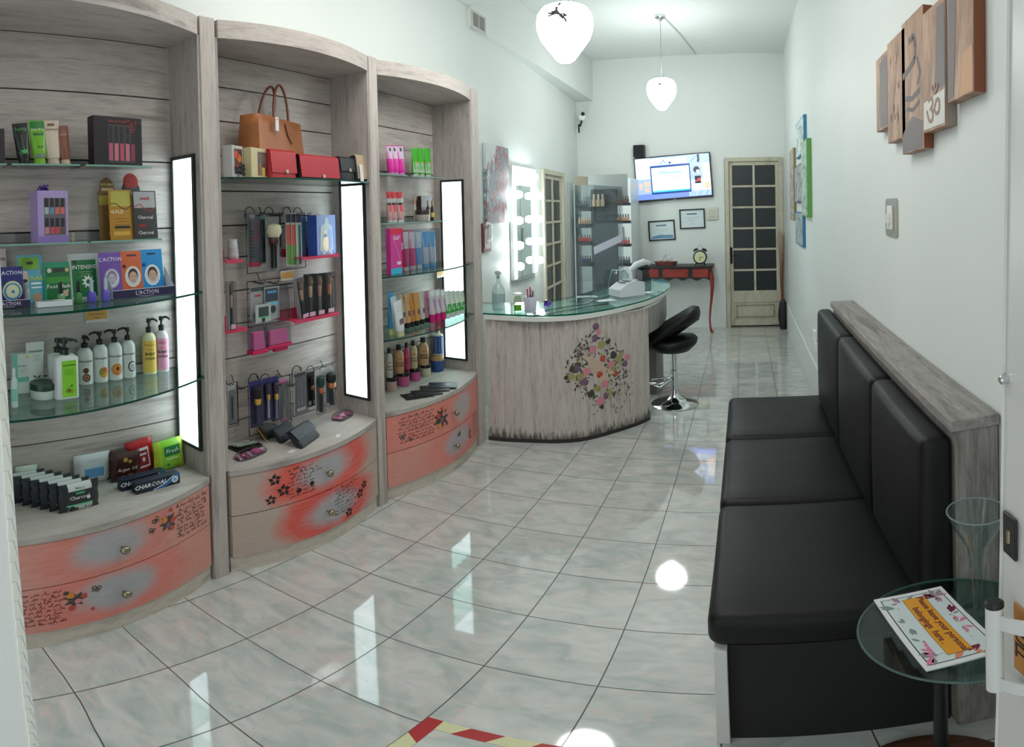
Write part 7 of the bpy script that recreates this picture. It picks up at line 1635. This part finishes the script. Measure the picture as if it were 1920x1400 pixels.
def onscreen(px, py):
    d = ray(px, py); n = Vector((-dv.y, dv.x, 0)); t_ = (A_ - CAMP).dot(n)/d.dot(n); P_ = CAMP + d*t_; return ((P_ - A_).dot(dv.normalized()), P_.z - ZG)
s0, s1 = onscreen(1113, 470), onscreen(1164, 446); o.location = ((s0[0]+s1[0])/2, 0, (s0[1]+s1[1])/2); o.rotation_euler = (0, -math.atan2(s1[1]-s0[1], s1[0]-s0[0]), 0); sc_l = math.hypot(s1[0]-s0[0], s1[1]-s0[1])/ll; o.scale = (sc_l, 1, .75)
s2, s3 = onscreen(1077, 347), onscreen(1101, 331)
MB().box(s2[0], s3[0], -.008, -.004, s2[1], s3[1]).build('beige_plaque', mat('speckled_beige', (196, 186, 168), .6), gd)
# card terminal box, visor, papers, cables
p = hz(1183, 556, ZG); t = thing('white_printer', 'white boxy receipt printer near the open end of the counter', 'printer', (p.x-.04, p.y+.08, ZG), rz=-.75)
MB().prism_x([(-.13, 0), (.11, 0), (.11, .105), (.02, .125), (-.06, .10), (-.13, .06)], -.08, .08).build('printer_body', mat('soft_white_plastic', (206, 208, 214), .4), t, bevel=.004)
MB().box(-.05, .05, -.03, .07, .118, .124).build('printer_lid', mat('light_grey_lid', (150, 158, 166), .4), t); MB().rod([(-.05, -.06, .108), (.05, -.06, .108)], .004, 6).build('paper_slot', BLACK, t)
p = hz(1200, 528, ZG); t = thing('white_scanner', 'white curved hand scanner with a black underside behind the printer', 'scanner', (p.x-.02, p.y+.15, ZG), rz=-.5)
MB().rod([(-.02, -.14, .10), (-.01, -.05, .15), (0, .05, .165), (0, .13, .150)], [.020, .032, .036, .024], 12).build('scanner_shell', mat('soft_white_plastic', (206, 208, 214), .4), t, smooth=60)
MB().rod([(0, -.02, .115), (0, .06, .12), (.0, .14, .10)], [.02, .034, .02], 10).build('scanner_grip', BLACK, t, smooth=60); MB().box(-.05, .05, -.03, .08, 0, .10, taper=.01).build('scanner_base', BLACK, t, bevel=.004)
p = hz(1130, 548, ZG); t = thing('clear_visor', 'curved clear plastic face visor lying on the counter behind the papers', 'face visor', (p.x+.085, p.y+.10, ZG), rz=-.4)
b = MB(); n = 14; R0 = [[(.09*math.cos(a), .11*math.sin(a), 0.002) for a in [PI*k/n - PI/2 for k in range(n+1)]], [(.10*math.cos(a)+.02, .10*math.sin(a), .13) for a in [PI*k/n - PI/2 for k in range(n+1)]], [(.07*math.cos(a)+.02, .07*math.sin(a), .185) for a in [PI*k/n - PI/2 for k in range(n+1)]]]
b.loft(R0, cap0=False, cap1=False, closed=False).build('visor_film', glass('visor_film_clear', (226, 232, 234), rough=.12, ior=1.7), t, smooth=60)
MB().rod(R0[0], .002, 5).rod(R0[2], .004, 5).rod([R0[0][0], R0[1][0], R0[2][0]], .0025, 5).rod([R0[0][-1], R0[1][-1], R0[2][-1]], .0025, 5).build('visor_edge', mat('milky_edge', (206, 216, 220), .3), t)
for px, py, w_, d_, rz, lab in ((1100, 556, .16, .10, .4, 'loose white paper sheet on the counter left of the visor'), (1135, 563, .14, .09, .7, 'loose white paper sheet on the counter in front of the visor'), (1215, 548, .09, .06, 1.2, 'small white paper slip at the far end of the counter')):
    p = hz(px, py, ZG); t = thing('paper_sheet', lab, 'paper', (p.x, p.y, ZG), rz=rz); MB().box(-w_/2, w_/2, -d_/2, d_/2, .0, .0015).build('sheet', mat('white_paper', (214, 218, 220), .5), t)
def cable(lab, pts):
    P_ = [hz(x, y_, ZG+.004) for x, y_ in pts]; o = MB().rod(P_, .0028, 6).build('cable', BLACKM, None, smooth=60); setp(o, lab, 'cable', 'cables across the counter glass')
cable('dark cable along the glass, the one nearer the counter rim', [(1002, 591), (1030, 588), (1060, 582), (1085, 578), (1110, 573), (1140, 570)])
cable('dark cable along the glass, the one farther from the rim', [(998, 588), (1025, 581), (1050, 577), (1075, 573), (1100, 570), (1120, 562), (1148, 552)])

# ================================================================== nail polish display stand behind the screen
ds = empty('polish_stand', (-1.439, 5.55, .183), 'dark double-armed nail polish display stand in front of the white wardrobe', 'display stand')
ds.scale = (.888, .888, .888); SG = mat('slate_stand', (66, 76, 84), .4)
MB().box(-.10, .20, -.03, .03, -.19, 1.86).build('stand_column', SG, ds); MB().box(-.26, .30, -.16, .16, -.206, -.18).build('stand_foot', SG, ds); MB().box(-.22, .32, .03, .036, 1.70, 2.03).build('stand_header', mat('grey_header_panel', (150, 156, 154), .4), ds)
MB().box(-.205, -.10, -.01, .0, 1.76, 1.78).build('header_rod', STEEL, ds)
rows_l = [1.66, 1.47, 1.27, 1.03]; rows_r = [1.70, 1.50, 1.24, 1.02]
for z in rows_l: MB().box(-.25, -.10, -.09, .0, z-.045, z).build('shelf_tray', mat('dark_tray', (40, 44, 50), .4), ds)
for z in rows_r: MB().box(.20, .36, -.09, .0, z-.03, z).build('shelf_tray', mat('dark_tray', (40, 44, 50), .4), ds)
MB().box(-.08, .09, -.10, -.03, 1.655, 1.665).build('shelf_tray', mat('dark_tray', (40, 44, 50), .4), ds)
protos = {}; ORD = ('leftmost', 'second', 'middle', 'fourth', 'rightmost')
def mini(lab, grp, x, z, col, cap, h=.075, w=.024):
    k = (col, cap, h)
    if k not in protos:
        t = thing('nail_polish', lab, 'nail polish', (0, 0, 0), grp)
        MB().box(-w/2, w/2, -w/2, w/2, 0, h*.55).build('polish_bottle', gloss(col, .2), t, bevel=.002); MB().lathe([(w*.35, h*.55), (w*.3, h), (0, h)], 8).build('polish_cap', gloss(cap, .3), t, smooth=40)
        protos[k] = t; c = t
    else: c = copy_tree(protos[k])
    c.scale = (.888, .888, .888); c.location = (-1.439 + x*.888, 5.55 - (.040 if x < -.09 or x > .19 else .058), .183 + z*.888); c['label'] = lab; c['group'] = grp
for r_i, (z, col, cap, nm) in enumerate(((1.66, (90, 96, 104), (70, 76, 84), 'grey'), (1.47, (186, 150, 120), (206, 176, 150), 'beige'), (1.27, (190, 70, 70), (110, 110, 114), 'red'), (1.03, (50, 60, 90), (40, 44, 60), 'navy'))):
    for k in range(5): mini('%s tiny %s nail polish on the left arm of the dark stand' % (ORD[k], nm), '%s polishes on the left arm' % nm, -.232 + k*.029, z, col, cap)
for z, col, cap, nm in ((1.70, (110, 84, 84), (60, 60, 66), 'mauve'), (1.50, (190, 150, 124), (84, 80, 78), 'peach'), (1.24, (176, 90, 96), (120, 110, 116), 'rose'), (1.02, (84, 92, 96), (60, 66, 70), 'slate')):
    for k in range(5): mini('%s tiny %s nail polish on the right arm of the dark stand' % (ORD[k], nm), '%s polishes on the right arm' % nm, .220 + k*.029, z, col, cap)
for k in range(3): mini('tall cream bottle on the middle ledge of the dark stand, %s of three' % ('left', 'middle', 'right')[k], 'cream bottles on the middle ledge', -.05 + k*.05, 1.665, (196, 176, 150), (206, 190, 166), .14, .04)
